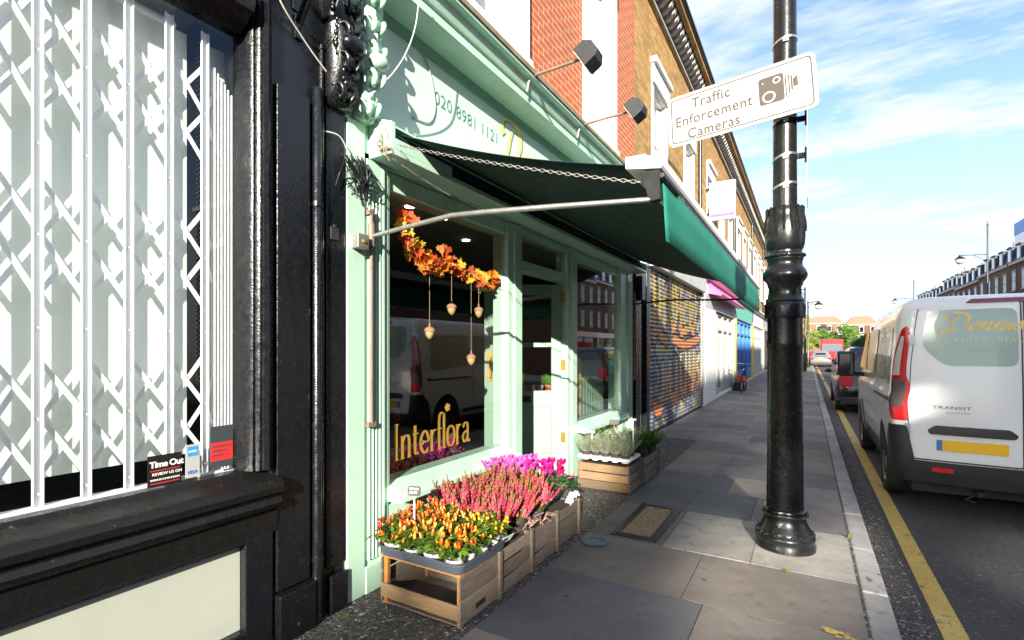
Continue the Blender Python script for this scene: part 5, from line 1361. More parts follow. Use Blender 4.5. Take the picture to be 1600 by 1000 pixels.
mb.build('collar', 'iron', lp, smooth=True)
mb = MB(); mb.lathe([(0.086, 2.66), (0.084, 3.0), (0.080, 5.0), (0.072, 7.2)], (PX, PY, 0), 32); mb.build('pole', 'iron', lp, smooth=True)
mb = MB(); mb.tube([(PX, PY, 7.1), (PX, PY, 7.5), (PX + .4, PY, 7.9), (PX + 1.2, PY, 7.95)], .035, 10); mb.ball((PX + 1.35, PY, 7.9), .28, .14, .08); mb.build('lamp_arm', 'iron', lp, smooth=True)
for z in (2.82, 3.045, 3.33, 3.95):
    mb = MB(); tilt = .012
    o = []
    for k in range(33):
        a = 2 * math.pi * k / 32; o.append((PX + .0872 * math.cos(a), PY + .0872 * math.sin(a), z + .02 * math.sin(a * 1 + 2.2)))
    mb.v = []
    v = []
    for (x, y, zz) in o: v += [(x, y, zz - .009), (x, y, zz + .009)]
    mb.add(v, [(2 * i, 2 * i + 2, 2 * i + 3, 2 * i + 1) for i in range(32)])
    d_ = Vector((.1, -1, 0)).normalized(); mb.obox((PX + d_.x * .092, PY + d_.y * .092, z - .012), (.018, 0, 0), (0, .006, 0), (0, 0, .012))
    mb.build('strap', 'zinc', lp, solid=0.002)
for z in (3.045, 3.33):
    mb = MB(); mb.box(PX + .084, PX + .135, PY - .03, PY - .005, z - .02, z + .02); mb.box(PX + .135, PX + .15, PY - .03, PY - .005, z - .055, z + .06); mb.build('bracket', 'iron', lp, bevel=.003)
t = thing('parking_sign', 'thin upright sign plate seen edge on at the right of the lamp post', 'sign', (PX + .155, PY, 2.6))
mb = MB(); mb.box(PX + .1505, PX + .1545, PY - .17, PY + .17, 2.68, 3.42); mb.build('plate', 'signwhite', t)
mb = MB(); mb.box(PX + .1546, PX + .156, PY - .14, PY + .14, 3.1, 3.36); mb.build('panel', 'blue', t)

# traffic camera sign, strapped to the post and slightly skewed
SC_ = Vector((-0.485, 4.385, 3.52)); ya, pi_, ro = -0.055, -0.11, -0.073
Rm = Matrix.Rotation(ya, 3, 'Z') @ Matrix.Rotation(pi_, 3, 'X') @ Matrix.Rotation(ro, 3, 'Y')
SW, SH = 1.096, 0.45
def sp(u, v, w=0.0): return SC_ + Rm @ Vector((u, -w, v))
sg = thing('traffic_sign', 'white rectangular traffic camera sign strapped at a tilt across the lamp post', 'sign', tuple(SC_))
def rrect(w, h, r, n=6):
    p = []
    for cx, cy, a0 in ((w / 2 - r, h / 2 - r, 0), (-w / 2 + r, h / 2 - r, 90), (-w / 2 + r, -h / 2 + r, 180), (w / 2 - r, -h / 2 + r, 270)):
        for k in range(n + 1): a = R(a0 + 90 * k / n); p.append((cx + r * math.cos(a), cy + r * math.sin(a)))
    return p
mb = MB(); p = rrect(SW, SH, .05); n = len(p)
mb.add([sp(u, v, 0) for u, v in p] + [sp(u, v, .006) for u, v in p], [tuple(range(n)), tuple(range(n, 2 * n))] + [(i, (i + 1) % n, n + (i + 1) % n, n + i) for i in range(n)])
mb.build('panel', 'signwhite', sg)
mb = MB(); a = rrect(SW - .05, SH - .05, .032); b_ = rrect(SW - .070, SH - .070, .026)
mb.add([sp(u, v, .0072) for u, v in a] + [sp(u, v, .0072) for u, v in b_], [(i, (i + 1) % n, n + (i + 1) % n, n + i) for i in range(n)]); mb.build('border', 'signgrey', sg)
for s, u, v, size, w in (('Traffic', -0.35, 0.078, .125, 1.0), ('Enforcement', -0.49, -0.055, .125, 1.0), ('Cameras', -0.395, -0.182, .125, 1.0)):
    m_ = text_mb(s, size, (0, 0, 0), (1, 0, 0), (0, 0, 1), 1.10, extrude=0.0004, wid=0.84, mapfn=lambda x, y, z, u=u, v=v: sp(u + x, v + y, .0075 + z), offset=0.0018)
    m_.build('lettering', 'signgrey', sg)
mb = MB(); p2 = rrect(.175, .225, .022); mb.add([sp(u + .245, v + .02, .0075) for u, v in p2], [tuple(range(len(p2)))])
for u0, w_, h0, h1 in ((.34, .009, -.07, .11), (.362, .009, -.06, .10), (.378, .012, -.035, .085)): mb.add([sp(u0, h0, .0075), sp(u0 + w_, h0, .0075), sp(u0 + w_, h1, .0075), sp(u0, h1, .0075)], [(0, 1, 2, 3)])
mb.add([sp(.393, -.01, .0075), sp(.425, -.01, .0075), sp(.425, .075, .0075), sp(.393, .055, .0075)], [(0, 1, 2, 3)])
mb.add([sp(.34, -.085, .0075), sp(.39, -.075, .0075), sp(.39, -.067, .0075), sp(.34, -.077, .0075)], [(0, 1, 2, 3)])
mb.build('camera_symbol', 'signgrey', sg)
mb = MB()
for (cu, cv, r0, r1) in ((.225, -.035, .034, .046), (.285, .085, .018, .027)):
    for k in range(28):
        a, b_ = 2 * math.pi * k / 28, 2 * math.pi * (k + 1) / 28
        mb.add([sp(cu + r0 * math.cos(a), cv + r0 * math.sin(a), .0084), sp(cu + r1 * math.cos(a), cv + r1 * math.sin(a), .0084), sp(cu + r1 * math.cos(b_), cv + r1 * math.sin(b_), .0084), sp(cu + r0 * math.cos(b_), cv + r0 * math.sin(b_), .0084)], [(0, 1, 2, 3)])
mb.add([sp(.188 + .006 * math.cos(k * .8), .09 + .006 * math.sin(k * .8), .0084) for k in range(8)], [tuple(range(8))])
mb.build('lens_rings', 'signwhite', sg)
mb = MB()
for v in (.12, -.12): mb.bar(sp(-.1, v, -.012), sp(.5, v, -.012), .03, .012)
mb.build('rail', 'greysteel', sg)

# ================================================================== VAN
VX, VY = 1.735, 6.38
ZK = 1.125
van = thing('delivery_van', 'white panel van with sage green florist signwriting parked at the kerb', 'van', (VX, VY, RZ))
def lerp_tab(tab, z):
    if z <= tab[0][0]: return tab[0][1]
    for (a, va), (b, vb) in zip(tab[:-1], tab[1:]):
        if z <= b:
            t = (z - a) / (b - a); t = t * t * (3 - 2 * t) * .5 + t * .5
            return va + (vb - va) * t
    return tab[-1][1]
HW = [(.28, .90), (.45, .955), (.80, .975), (1.02, .985), (1.10, .965), (1.30, .955), (1.60, .925), (1.82, .895), (1.90, .865), (1.95, .80)]
RY = [(.28, .10), (.40, .05), (.52, .03), (.80, .035), (1.05, .045), (1.5, .075), (1.85, .115), (1.92, .15), (1.97, .24)]
FY = [(.28, 4.80), (.6, 4.93), (.95, 4.85), (1.12, 4.45), (1.2, 4.15), (1.7, 3.30), (1.90, 2.95), (1.97, 2.6)]
BOW, RC = 0.11, 0.10
def van_pt(s, z, off=0.0, mode='c'):
    """point on the left half of the shell. s runs from the rear centre, round the corner, along the left side.
    mode 'c': s is measured from the start of the corner; 'r': from the rear centre line"""
    w = lerp_tab(HW, z); ry = lerp_tab(RY, z); Lr = w - RC
    if mode == 'c': s = s + Lr
    bc = BOW * ((w - RC) / w) ** 2
    if s <= Lr:
        x = -s; y = ry + BOW * (s / w) ** 2; nx, ny = -2 * BOW * s / w / w, -1.0
    elif s <= Lr + RC * 1.35:
        th = (s - Lr) / (RC * 1.35) * math.pi / 2; th0 = math.atan(2 * BOW * Lr / w / w)
        th = th0 + th * (1 - th0 / (math.pi / 2))
        x = -Lr - RC * (math.sin(th) - math.sin(th0) * (1 - (s - Lr) / (RC * 1.35))); y = ry + bc + RC * (math.cos(th0) - math.cos(th)) ; nx, ny = -math.sin(th), -math.cos(th)
    else:
        d = s - Lr - RC * 1.35; x = -w; y = ry + bc + RC * 0.99 + d; nx, ny = -1.0, 0.0
        x += 0.0
    l = math.hypot(nx, ny)
    return Vector((VX + x + nx / l * off, VY + y + ny / l * off, RZ + z * ZK))
def van_map(u, z, off=0.0, mirror=False, mode='c'):
    p = van_pt(u, z, off, mode)
    if mirror: p.x = 2 * VX - p.x
    return p
# shell: stacked plan outlines
NR, NC, NS = 14, 10, 12
zs = [.28, .34, .40, .46, .52, .60, .70, .80, .90, .98, 1.02, 1.06, 1.10, 1.2, 1.3, 1.4, 1.5, 1.6, 1.7, 1.76, 1.82, 1.86, 1.90, 1.93, 1.95]
def outline(z):
    w = lerp_tab(HW, z); fy = lerp_tab(FY, z); ry = lerp_tab(RY, z); Lr = w - RC
    bc = BOW * ((w - RC) / w) ** 2
    o = [van_pt(Lr * i / NR, z, 0, 'r') for i in range(NR)] + [van_pt(Lr + RC * 1.35 * i / NC, z, 0, 'r') for i in range(NC)]
    ys = ry + bc + RC
    for i in range(NS + 1):
        t = i / NS; y = ys + (fy - .35 - ys) * t
        o.append(Vector((VX - w + .02 * t * t, VY + y, RZ + z * ZK)))
    for i in range(1, 7):
        a = i / 6 * math.pi / 2; o.append(Vector((VX - (w - .02) + .42 * (1 - math.cos(a)), VY + fy - .35 + .35 * math.sin(a) + 0.0, RZ + z * ZK)))
    for i in range(1, 4): o.append(Vector((VX - (w - .44) * (1 - i / 3), VY + fy + .06 * (i / 3), RZ + z * ZK)))
    return o
mb = MB(); rings = [outline(z) for z in zs]
full = []
for o in rings:
    r_ = o + [Vector((2 * VX - p.x, p.y, p.z)) for p in o[-2:0:-1]]
    full.append(r_)
n = len(full[0]); v = [p for r_ in full for p in r_]
f = [(j * n + i, j * n + (i + 1) % n, (j + 1) * n + (i + 1) % n, (j + 1) * n + i) for j in range(len(zs) - 1) for i in range(n)]
cen = Vector((0, 0, 0))
for p in full[-1]: cen += p
cen /= n
base = len(v); m = n
for q, (k, dz) in enumerate(((.85, .018), (.6, .034), (.3, .042))):
    v += [cen.lerp(p, k) + Vector((0, 0, dz)) for p in full[-1]]
    pr = (len(zs) - 1) * n if q == 0 else base + (q - 1) * n
    f += [(pr + i, pr + (i + 1) % n, base + q * n + (i + 1) % n, base + q * n + i) for i in range(n)]
f.append(tuple(base + 2 * n + i for i in range(n))); f.append(tuple(range(n))[::-1])
mb.add(v, f); mb.build('body', 'vanpaint', van, smooth='all')
def patch(poly, mapfn, du=.05, dz=.05, off=.004):
    """polygon in surface coordinates, cut into strips and laid on the shell"""
    bm = bmesh.new(); vs = [bm.verts.new((a, b, 0)) for a, b in poly]; bm.faces.new(vs)
    for ax, st in ((0, du), (1, dz)):
        lo = min(p[ax] for p in poly); hi = max(p[ax] for p in poly); k = lo + st
        while k < hi - 1e-4:
            no = (1, 0, 0) if ax == 0 else (0, 1, 0); co = (k, 0, 0) if ax == 0 else (0, k, 0)
            bmesh.ops.bisect_plane(bm, geom=bm.verts[:] + bm.edges[:] + bm.faces[:], plane_co=co, plane_no=no); k += st
    bm.verts.index_update(); mb = MB(); mb.add([mapfn(w.co.x, w.co.y, off) for w in bm.verts], [[w.index for w in fc.verts] for fc in bm.faces]); bm.free(); return mb
def van_part(name, poly, mat, mode='c', off=.004, mirror=False, solid=0, parent=None, du=.05, dz=.05):
    mb = patch(poly, lambda u, z, o: van_map(u, z, o, mirror, mode), du, dz, off)
    return mb.build(name, mat, parent or van, smooth='all', fixn=False)
def rpoly(pts, r=.03, k=4):
    out = []; n = len(pts)
    for i in range(n):
        a, b, c = Vector(pts[i - 1]), Vector(pts[i]), Vector(pts[(i + 1) % n])
        d1 = (a - b).normalized(); d2 = (c - b).normalized(); q = min(r, (a - b).length / 2.2, (c - b).length / 2.2)
        p0 = b + d1 * q; p2 = b + d2 * q
        for j in range(k + 1):
            t = j / k; out.append(tuple((1 - t) ** 2 * p0 + 2 * t * (1 - t) * b + t * t * p2))
    return out
for mir in (False, True):
    # rear door with sign, seams, vertical lamp; mode r measures from the rear centre line
    van_part('door_window', rpoly([(.035, 1.83), (.66, 1.83), (.715, 1.70), (.73, 1.50), (.56, 1.335), (.035, 1.335)], .07), 'vinyl', 'r', .004, mir)
    sh = MB(); pts = [(-.035, z) for z in [.50 + i * .05 for i in range(28)]]
    o = [van_map(u, z, .003, mir) for u, z in pts] + [van_map(u + .008, z, .003, mir) for u, z in pts]; k = len(pts)
    sh.add(o, [(i, i + 1, k + i + 1, k + i) for i in range(k - 1)])
    pts = [(s * .05 + .0, .50) for s in range(0, 17)]
    o = [van_map(u, z, .003, mir, 'r') for u, z in pts] + [van_map(u, z - .012, .003, mir, 'r') for u, z in pts]; k = len(pts)
    sh.add(o, [(i, i + 1, k + i + 1, k + i) for i in range(k - 1)])
    pts = [(.004, .50 + i * .05) for i in range(29)]
    o = [van_map(u, z, .003, mir, 'r') for u, z in pts] + [van_map(u + .012, z, .003, mir, 'r') for u, z in pts]; k = len(pts)
    sh.add(o, [(i, i + 1, k + i + 1, k + i) for i in range(k - 1)])
    sh.build('door_seam', 'blackplastic', van, fixn=False)
    tl = van_part('tail_light', rpoly([(.0, 1.67), (.03, 1.70), (.06, 1.67), (.11, 1.46), (.135, 1.12), (.135, .90), (.10, .83), (-.03, .83), (-.035, 1.15), (.0, 1.24)], .02), 'redlens', 'c', .012, mir, du=.02, dz=.04)
    van_part('clear_lens', rpoly([(.036, 1.60), (.058, 1.60), (.09, 1.43), (.105, 1.24), (.045, 1.24)], .012), 'clearlens', 'c', .017, mir, parent=tl, du=.02)
    van_part('smoked_lens', rpoly([(.015, 1.20), (.112, 1.20), (.118, .95), (.01, .95), (-.01, 1.12)], .012), 'smokelens', 'c', .017, mir, parent=tl, du=.02)
    # bumper corner and lower trim
    van_part('bumper', [(.0, .28), (.0, .485), (.845, .485), (.845, .28)], 'blackplastic', 'r', .03, mir)
    van_part('bumper_corner', rpoly([(-.06, .28), (-.06, .49), (-.02, .79), (.17, .79), (.24, .72), (.33, .66), (.40, .45), (.40, .28)], .03), 'blackplastic', 'c', .022, mir, du=.03)
    van_part('reflector', [(.50, .395), (.66, .395), (.66, .435), (.50, .435)], 'redlens', 'r', .036, mir)
    for zz in (1.52, .72):
        van_part('door_hinge', [(-.045, zz), (.0, zz), (.0, zz + .09), (-.045, zz + .09)], 'carsilver', 'c', .02, mir, du=.02)
    van_part('side_window', rpoly([(.40, 1.70), (1.55, 1.72), (1.55, 1.20), (.42, 1.14), (.36, 1.22)], .06), 'vinyl_side', 'c', .004, mir, du=.08)
    van_part('side_window', rpoly([(1.72, 1.72), (2.72, 1.72), (2.76, 1.22), (1.72, 1.20)], .06), 'vinyl_side', 'c', .004, mir, du=.08)
    van_part('cab_window', rpoly([(2.90, 1.70), (3.25, 1.70), (3.85, 1.22), (2.92, 1.20)], .05), 'darkglass', 'c', .004, mir, du=.08)
    van_part('door_rail', rpoly([(.27, .985), (1.60, .985), (1.60, 1.01), (.36, 1.01), (.36, 1.03), (.27, 1.03)], .004), 'blackplastic', 'c', .006, mir, du=.1)
    van_part('side_trim', [(1.35, .40), (3.2, .40), (3.2, .47), (1.35, .47)], 'blackplastic', 'c', .008, mir, du=.1)
    van_part('sill_trim', [(1.3, .28), (3.3, .28), (3.3, .335), (1.3, .335)], 'blackplastic', 'c', .006, mir, du=.1)
    for u in (1.66, 2.82):
        sh = MB(); pts = [(u, .45 + i * .05) for i in range(28)]
        o = [van_map(a, z, .0025, mir) for a, z in pts] + [van_map(a + .01, z, .0025, mir) for a, z in pts]; k = len(pts)
        sh.add(o, [(i, i + 1, k + i + 1, k + i) for i in range(k - 1)]); sh.build('door_seam', 'blackplastic', van, fixn=False)
    # wheels
    for wy in (.86, 3.80):
        arch = [(wy + .41 * math.cos(a), .33 + .42 * math.sin(a)) for a in [math.pi * k / 16 for k in range(17)]] 
        van_part('wheel_arch', [(wy + .41, .281)] + arch + [(wy - .41, .281)], 'void', 'c', .003, mir, du=.1)
        lip = MB(); o = [van_map(u, z, .010, mir) for u, z in arch] + [van_map(wy + (u - wy) * 1.08, .33 + (z - .33) * 1.08, .004, mir) for u, z in arch]
        lip.add(o, [(i, i + 1, 17 + i + 1, 17 + i) for i in range(16)]); lip.build('arch_lip', 'vanpaint', van, smooth='all', fixn=False)
        cy = VY + .05 + BOW * .75 + RC + wy - RC * 1.35 + .02; sgn = 1 if mir else -1; xo = VX + sgn * .955
        w = MB(); prof = [(.20, -.02), (.235, .0), (.30, .008), (.325, 0), (.335, -.02), (.337, -.10), (.335, -.18), (.31, -.205), (.2, -.2)]
        w.lathe([(r, xo + sgn * q) for r, q in prof], (0, cy, RZ + .337), 36, axis='x')
        wo = w.build('wheel', 'rubber', van, smooth=True)
        w = MB(); w.lathe([(r, xo + sgn * q) for r, q in ((.215, -.03), (.205, -.005), (.19, -.02), (.12, -.035), (.07, -.015), (.0, -.012))], (0, cy, RZ + .337), 30, axis='x', caps=False)
        for k in range(8): a = k * math.pi / 4; w.ball((xo - sgn * .02, cy + .155 * math.cos(a), RZ + .337 + .155 * math.sin(a)), .012, .022, .022, 7, 5)
        w.build('rim', 'alloy', wo, smooth=True)
# middle high brake light, handle moulding, plate on the left door
van_part('brake_light', rpoly([(-.33, 1.815), (.33, 1.815), (.42, 1.775), (-.42, 1.775)], .008), 'darkred', 'r', .012) if False else None
def rear_full(u, z, o):      # u positive to the left, negative to the right
    p = van_pt(abs(u), z, o, 'r')
    if u < 0: p.x = 2 * VX - p.x
    return p
patch(rpoly([(-.40, 1.885), (-.35, 1.92), (.35, 1.92), (.40, 1.885)], .01), rear_full, .05, .02, .012).build('brake_light', 'darkred', van, fixn=False)
mb = patch(rpoly([(.12, .79), (.62, .79), (.68, .76), (.66, .735), (.08, .735), (.06, .76)], .015), rear_full, .03, .02, .03)
mb2 = patch(rpoly([(.10, .805), (.64, .805), (.70, .76), (.68, .725), (.06, .725), (.04, .76)], .015), rear_full, .03, .02, .004); mb.add(mb2.v, mb2.f)
mb.build('handle_moulding', 'blackplastic', van, smooth='all', fixn=False)
pl = patch(rpoly([(.11, .585), (.63, .585), (.63, .682), (.11, .682)], .008), rear_full, .05, .03, .008).build('number_plate', 'plate', van, fixn=False)
patch([(.585, .588), (.628, .588), (.628, .679), (.585, .679)], rear_full, .05, .03, .0095).build('blue_band', 'blue', pl, fixn=False)
mb = MB(); mb.tube([(VX - .30, VY + .06, RZ + .26), (VX - .30, VY + .3, RZ + .26)], .025, 10); mb.tube([(VX - .35, VY + .1, RZ + .24), (VX - .42, VY + .05, RZ + .20), (VX - .36, VY + .0, RZ + .20)], .012, 8); mb.build('exhaust', 'darkmetal', van)
mb = MB(); mb.box(VX - .8, VX + .8, VY + .25, VY + 4.3, RZ + .20, RZ + .29); mb.build('underbody', 'void', van)
for sgn in (-1, 1):
    mb = MB(); c = Vector((VX + sgn * 1.20, VY + 3.40, RZ + 1.44)); mb.box(c.x - .115, c.x + .115, c.y - .06, c.y + .07, c.z - .21, c.z + .19); mb.bar(c - Vector((0, 0, .16)), (VX + sgn * .93, VY + 3.50, RZ + 1.26), .06, .07); mb.build('mirror', 'blackplastic', van, bevel=.035, segs=4)
    mb = MB(); mb.box(c.x - .09, c.x + .09, c.y - .0645, c.y - .0605, c.z - .17, c.z + .15); mb.build('mirror_glass', 'darkglass', van, bevel=.02)
mb = MB(); mb.grid(lambda u, w: (VX + (u - .5) * 1.55, VY + 4.15 - .83 * w + .004, RZ + 1.215 + .49 * w + .015), 8, 4); mb.build('windscreen', 'darkglass', van)
def rearmap(u0, z0): return lambda x, y, z: rear_full(u0 - x, z0 + y, .006 + z)
mb = MB(); script_word(mb, 'Dennis', 0.155, lambda x, y, o: rear_full(.56 - x * 1.28, 1.64 + y,   .007 + o), 0.035, 0.16, .25); mb.build('name_lettering', 'gold_pale', van, fixn=False)
text_mb('FLORAL BEAUTY', 0.062, (0, 0, 0), (1, 0, 0), (0, 0, 1), 1.32, mapfn=rearmap(.48, 1.545)).build('lettering', 'gold_soft', van)
M['vinyl_ink'] = paint('sage lettering', (0.22, 0.33, 0.29), 0.4, 0.05, 4, 0)
text_mb('020 8981 1121', 0.042, (0, 0, 0), (1, 0, 0), (0, 0, 1), 1.2, mapfn=rearmap(.40, 1.45)).build('lettering', 'vinyl_ink', van)
text_mb('TRANSIT', 0.036, (0, 0, 0), (1, 0, 0), (0, 0, 1), 1.1, wid=1.9, mapfn=rearmap(.66, .955)).build('badge', 'darkmetal', van)
text_mb('CUSTOM', 0.024, (0, 0, 0), (1, 0, 0), (0, 0, 1), 1.15, wid=1.7, mapfn=rearmap(.56, .915)).build('badge', 'greysteel', van)
mb = MB(); script_word(mb, 'Dennis', .11, lambda x, y, o: van_map(1.25 - x * 1.1, 1.60 + y, .006 + o), .02, .10, .2); mb.build('name_lettering', 'gold_soft', van, fixn=False)

# ================================================================== CARS, BUS
def car(label, x, y, mat, wid=1.75, lng=4.3, hgt=1.48, group='cars along the street', rz=0, estate=False):
    c = thing('parked_car', label, 'car', (x, y, RZ), group)
    hw = wid / 2
    HWc = [(.18, hw * .93), (.35, hw * .985), (.62, hw), (.88, hw * .97), (.95, hw * .93), (hgt - .18, hw * .74), (hgt - .05, hw * .66), (hgt, hw * .55)]
    RYc = [(.18, .18), (.35, .06), (.5, .0), (.78, .03), (.92, .12 if estate else .22), (hgt - .15, .42 if estate else .75), (hgt, .62 if estate else 1.05)]
    FYc = [(.18, lng - .12), (.4, lng), (.62, lng - .05), (.78, lng - .3), (.92, lng - 1.15), (hgt - .1, lng - 1.9), (hgt, lng - 2.1)]
    def ring(z):
        w = lerp_tab(HWc, z); a = lerp_tab(RYc, z); b = lerp_tab(FYc, z); rc = min(.28, w * .4); o = []
        for (cx, cy, a0) in ((w - rc, a + rc, -90), (w - rc, b - rc, 0), (-w + rc, b - rc, 90), (-w + rc, a + rc, 180)):
            for k in range(7):
                t = R(a0 + 15 * k); o.append((x + cx + rc * math.cos(t), y + cy + rc * math.sin(t), RZ + z))
        return o
    zz = [.18, .26, .35, .5, .62, .75, .85, .90, .95, 1.0, 1.08, 1.16, 1.24, hgt - .18, hgt - .1, hgt - .05, hgt - .02, hgt]
    zz = sorted(set(round(q, 3) for q in zz if q <= hgt))
    rg = [ring(z) for z in zz]; n = 28; mb = MB(); v = [p for r_ in rg for p in r_]
    mb.add(v, [(j * n + i, j * n + (i + 1) % n, (j + 1) * n + (i + 1) % n, (j + 1) * n + i) for j in range(len(zz) - 1) for i in range(n)] + [tuple(range(n))[::-1], tuple((len(zz) - 1) * n + i for i in range(n))])
    mb.build('body', mat, c, smooth='all')
    g_ = MB()      # glasshouse band, 4 mm proud
    lo, hi = 0.96, hgt - .09
    def gp(i, z, k=1.006):
        r_ = ring(z); p = r_[i % 28]; return (x + (p[0] - x) * k, y + lng / 2 + (p[1] - y - lng / 2) * k, p[2])
    for i in [27] + list(range(6, 7)) + list(range(13, 14)) + list(range(20, 21)):
        for (za, zb) in ((lo, (lo + hi) / 2), ((lo + hi) / 2, hi)):
            def q(i, z, t): a = Vector(gp(i, z)); b = Vector(gp(i + 1, z)); return tuple(a.lerp(b, t))
            e = .05 if i in (6, 20) else .02
            g_.add([q(i, za, e), q(i, za, 1 - e), q(i, zb, 1 - e), q(i, zb, e)], [(0, 1, 2, 3)])
    g_.build('window', 'darkglass', c, fixn=False)
    for sx in (-1, 1):
        l = MB(); l.box(x + sx * hw * .62, x + sx * hw * .93, y - .012 + (.02 if not estate else .03), y + .12, RZ + .68, RZ + (.86 if not estate else 1.02)); l.build('tail_light', 'redlens', c, bevel=.02)
        l = MB(); l.ball((x + sx * (hw + .09), y + lng - 1.55, RZ + 1.0), .09, .06, .07, 8, 6); l.build('mirror', 'blackplastic', c, smooth='all')
        for wy in (.78, lng - .85):
            w = MB(); xo = x + sx * (hw + .004); w.lathe([(r, xo + sx * d) for r, d in ((.0, -.03), (.2, -.03), (.21, -.005), (.29, .0), (.31, -.03), (.31, -.2))], (0, y + wy, RZ + .31), 22, axis='x', caps=False); wo = w.build('wheel', 'rubber', c, smooth=True)
            w = MB(); w.lathe([(r, xo + sx * d) for r, d in ((.205, -.002), (.10, -.02), (.0, -.01))], (0, y + wy, RZ + .31), 18, axis='x', caps=False); w.build('rim', 'alloy', wo, smooth=True)
    p = MB(); p.box(x - .26, x + .26, y - .02, y + .05, RZ + .72 if not estate else RZ + .62, RZ + .83 if not estate else RZ + .73); p.build('number_plate', 'plate', c)
    p = MB(); p.box(x - hw * .9, x + hw * .9, y + .0, y + .25, RZ + .22, RZ + .42); p.build('bumper', 'blackplastic', c, bevel=.03)
    return c
car('black tall car parked just ahead of the white van', 1.58, 15.6, 'carblack', 1.86, 4.5, 1.72, estate=True)
car('dark hatchback facing away in the far lane beyond the black car', 1.03, 54, 'cargrey', 1.75, 4.2, 1.48)
car('small dark red car parked at the kerb beyond the dark hatchback', 0.9, 62, 'carred', 1.7, 4.1, 1.5)
car('silver car parked farther along the kerb', 0.9, 69, 'carsilver', 1.7, 4.1, 1.5)
car('blue car parked far along the kerb', 0.9, 77, 'carblue', 1.7, 4.1, 1.5)
car('farthest pale car parked at the kerb', 0.9, 86, 'carsilver', 1.7, 4.1, 1.5)
car('red car in the middle of the road between the black car and the bus', 2.9, 40, 'carred', 1.72, 4.0, 1.5)
car('silver car in the road beside the red car', 4.4, 52, 'carsilver', 1.75, 4.3, 1.5)
car('dark blue car in the road before the bus', 3.4, 64, 'carblue', 1.75, 4.3, 1.5)
bus = thing('bus', 'red bus far down the street', 'bus', (2.6, 80, RZ))
mb = MB(); mb.box(1.5, 4.0, 78, 89, RZ + .3, RZ + 2.95); mb.build('body', 'bus', bus, bevel=.15, segs=3)
mb = MB(); mb.box(1.65, 3.85, 77.97, 77.995, RZ + 1.35, RZ + 2.3); mb.box(1.47, 1.495, 78.5, 88.5, RZ + 1.3, RZ + 2.2); mb.build('window', 'buswin', bus)
for wy in (80, 86.5):
    for xs in (1.49, 3.72): 
        mb = MB(); mb.lathe([(.48, xs), (.48, xs + .29)], (0, wy, RZ + .48), 20, axis='x'); mb.build('wheel', 'rubber', bus)
mb = MB(); mb.box(1.6, 1.8, 77.96, 77.99, RZ + .8, RZ + 1.1); mb.box(3.7, 3.9, 77.96, 77.99, RZ + .8, RZ + 1.1); mb.build('tail_light', 'redlens', bus)

# ================================================================== far lamp posts
def far_lamp(label, x, y, h, arm, az):
    t = thing('street_lamp', label, 'street lamp', (x, y, 0), 'lamps along the street')
    mb = MB(); mb.lathe([(.11, -.1), (.10, 1.2), (.07, 1.3), (.05, h)], (x, y, 0), 12); mb.lathe([(.05, h), (.07, h + .05), (.02, h + .25), (.0, h + .3)], (x, y, 0), 10, caps=False); mb.build('pole', 'iron', t, smooth=True)
    mb = MB(); mb.tube([(x, y, az), (x + arm, y, az + .08)], .03, 8); mb.tube([(x, y, az - .5), (x + arm * .5, y, az)], .02, 6); mb.build('arm', 'iron', t)
    xl = x + arm
    mb = MB(); mb.lathe([(.03, az + .12), (.10, az + .08), (.12, az - .02), (.30, az - .16), (.33, az - .22), (.31, az - .24)], (xl, y, 0), 16); mb.build('lamp_head', 'iron', t, smooth=True)
    mb = MB(); mb.lathe([(.30, az - .241), (.27, az - .45), (.12, az - .58), (0, az - .6)], (xl, y, 0), 16, caps=False); mb.build('lantern_glass', 'clearlens', t, smooth=True)
far_lamp('thin distant lamp post just right of the near post, its arm to the left', -.16, 40, 5.6, -.5, 5.6)
far_lamp('distant lamp post with a lantern arm reaching to the right', .02, 48, 5.3, .75, 5.35)
far_lamp('tall dark lamp post on the far pavement against the opposite roofs', 11.5, 50, 10.7, -1.55, 8.55)
far_lamp('smaller lamp post farther along the far pavement above the van roof', 11.5, 80, 10.0, -1.9, 7.9)

# ================================================================== trees
def tree(label, x, y, h, r, cols, seed, trunk=1.6):
    rr = random.Random(seed); t = thing('street_tree', label, 'tree', (x, y, 0), 'trees down the street')
    mb = MB(); mb.tube([(x, y, -.3), (x + .05, y, trunk), (x, y + .1, h * .6)], [r * .10, r * .07, r * .04], 10)
    cl = []
    for k in range(22):
        a = rr.uniform(0, 6.28); zz = rr.uniform(trunk, h - r * .2); q = rr.uniform(.15, .8) * r * math.sqrt(max(.1, 1 - ((zz - (trunk + h) / 2) / ((h - trunk) / 2 + .01)) ** 2))
        c = Vector((x + q * math.cos(a), y + q * math.sin(a), zz)); cl.append((c, rr.uniform(.22, .42) * r)); mb.tube([(x, y + .05, trunk * .9 + rr.uniform(0, h * .3)), tuple(c)], [r * .03, r * .01], 5)
    mb.build('trunk', 'bark', t, smooth=True)
    mb = MB()
    for c, s in cl:
        base = rr.choice(cols)
        for i in range(130):
            d = Vector((rr.gauss(0, 1), rr.gauss(0, 1), rr.gauss(0, .8))); d.normalize(); p = c + d * s * rr.uniform(.5, 1.15)
            n = (d + Vector((rr.gauss(0, .6), rr.gauss(0, .6), rr.gauss(0, .6)))).normalized(); u = n.cross(Vector((0, 0, 1)))
            if u.length < .01: continue
            u.normalize(); w = n.cross(u); l = rr.uniform(.10, .2) * (r / 2.4); k = rr.uniform(.7, 1.3)
            mb.add([p - u * l, p - w * l * .6, p + u * l, p + w * l * .6], [(0, 1, 2, 3)], tuple(q * k for q in base))
    mb.build('crown', 'leaf', t, fixn=False)
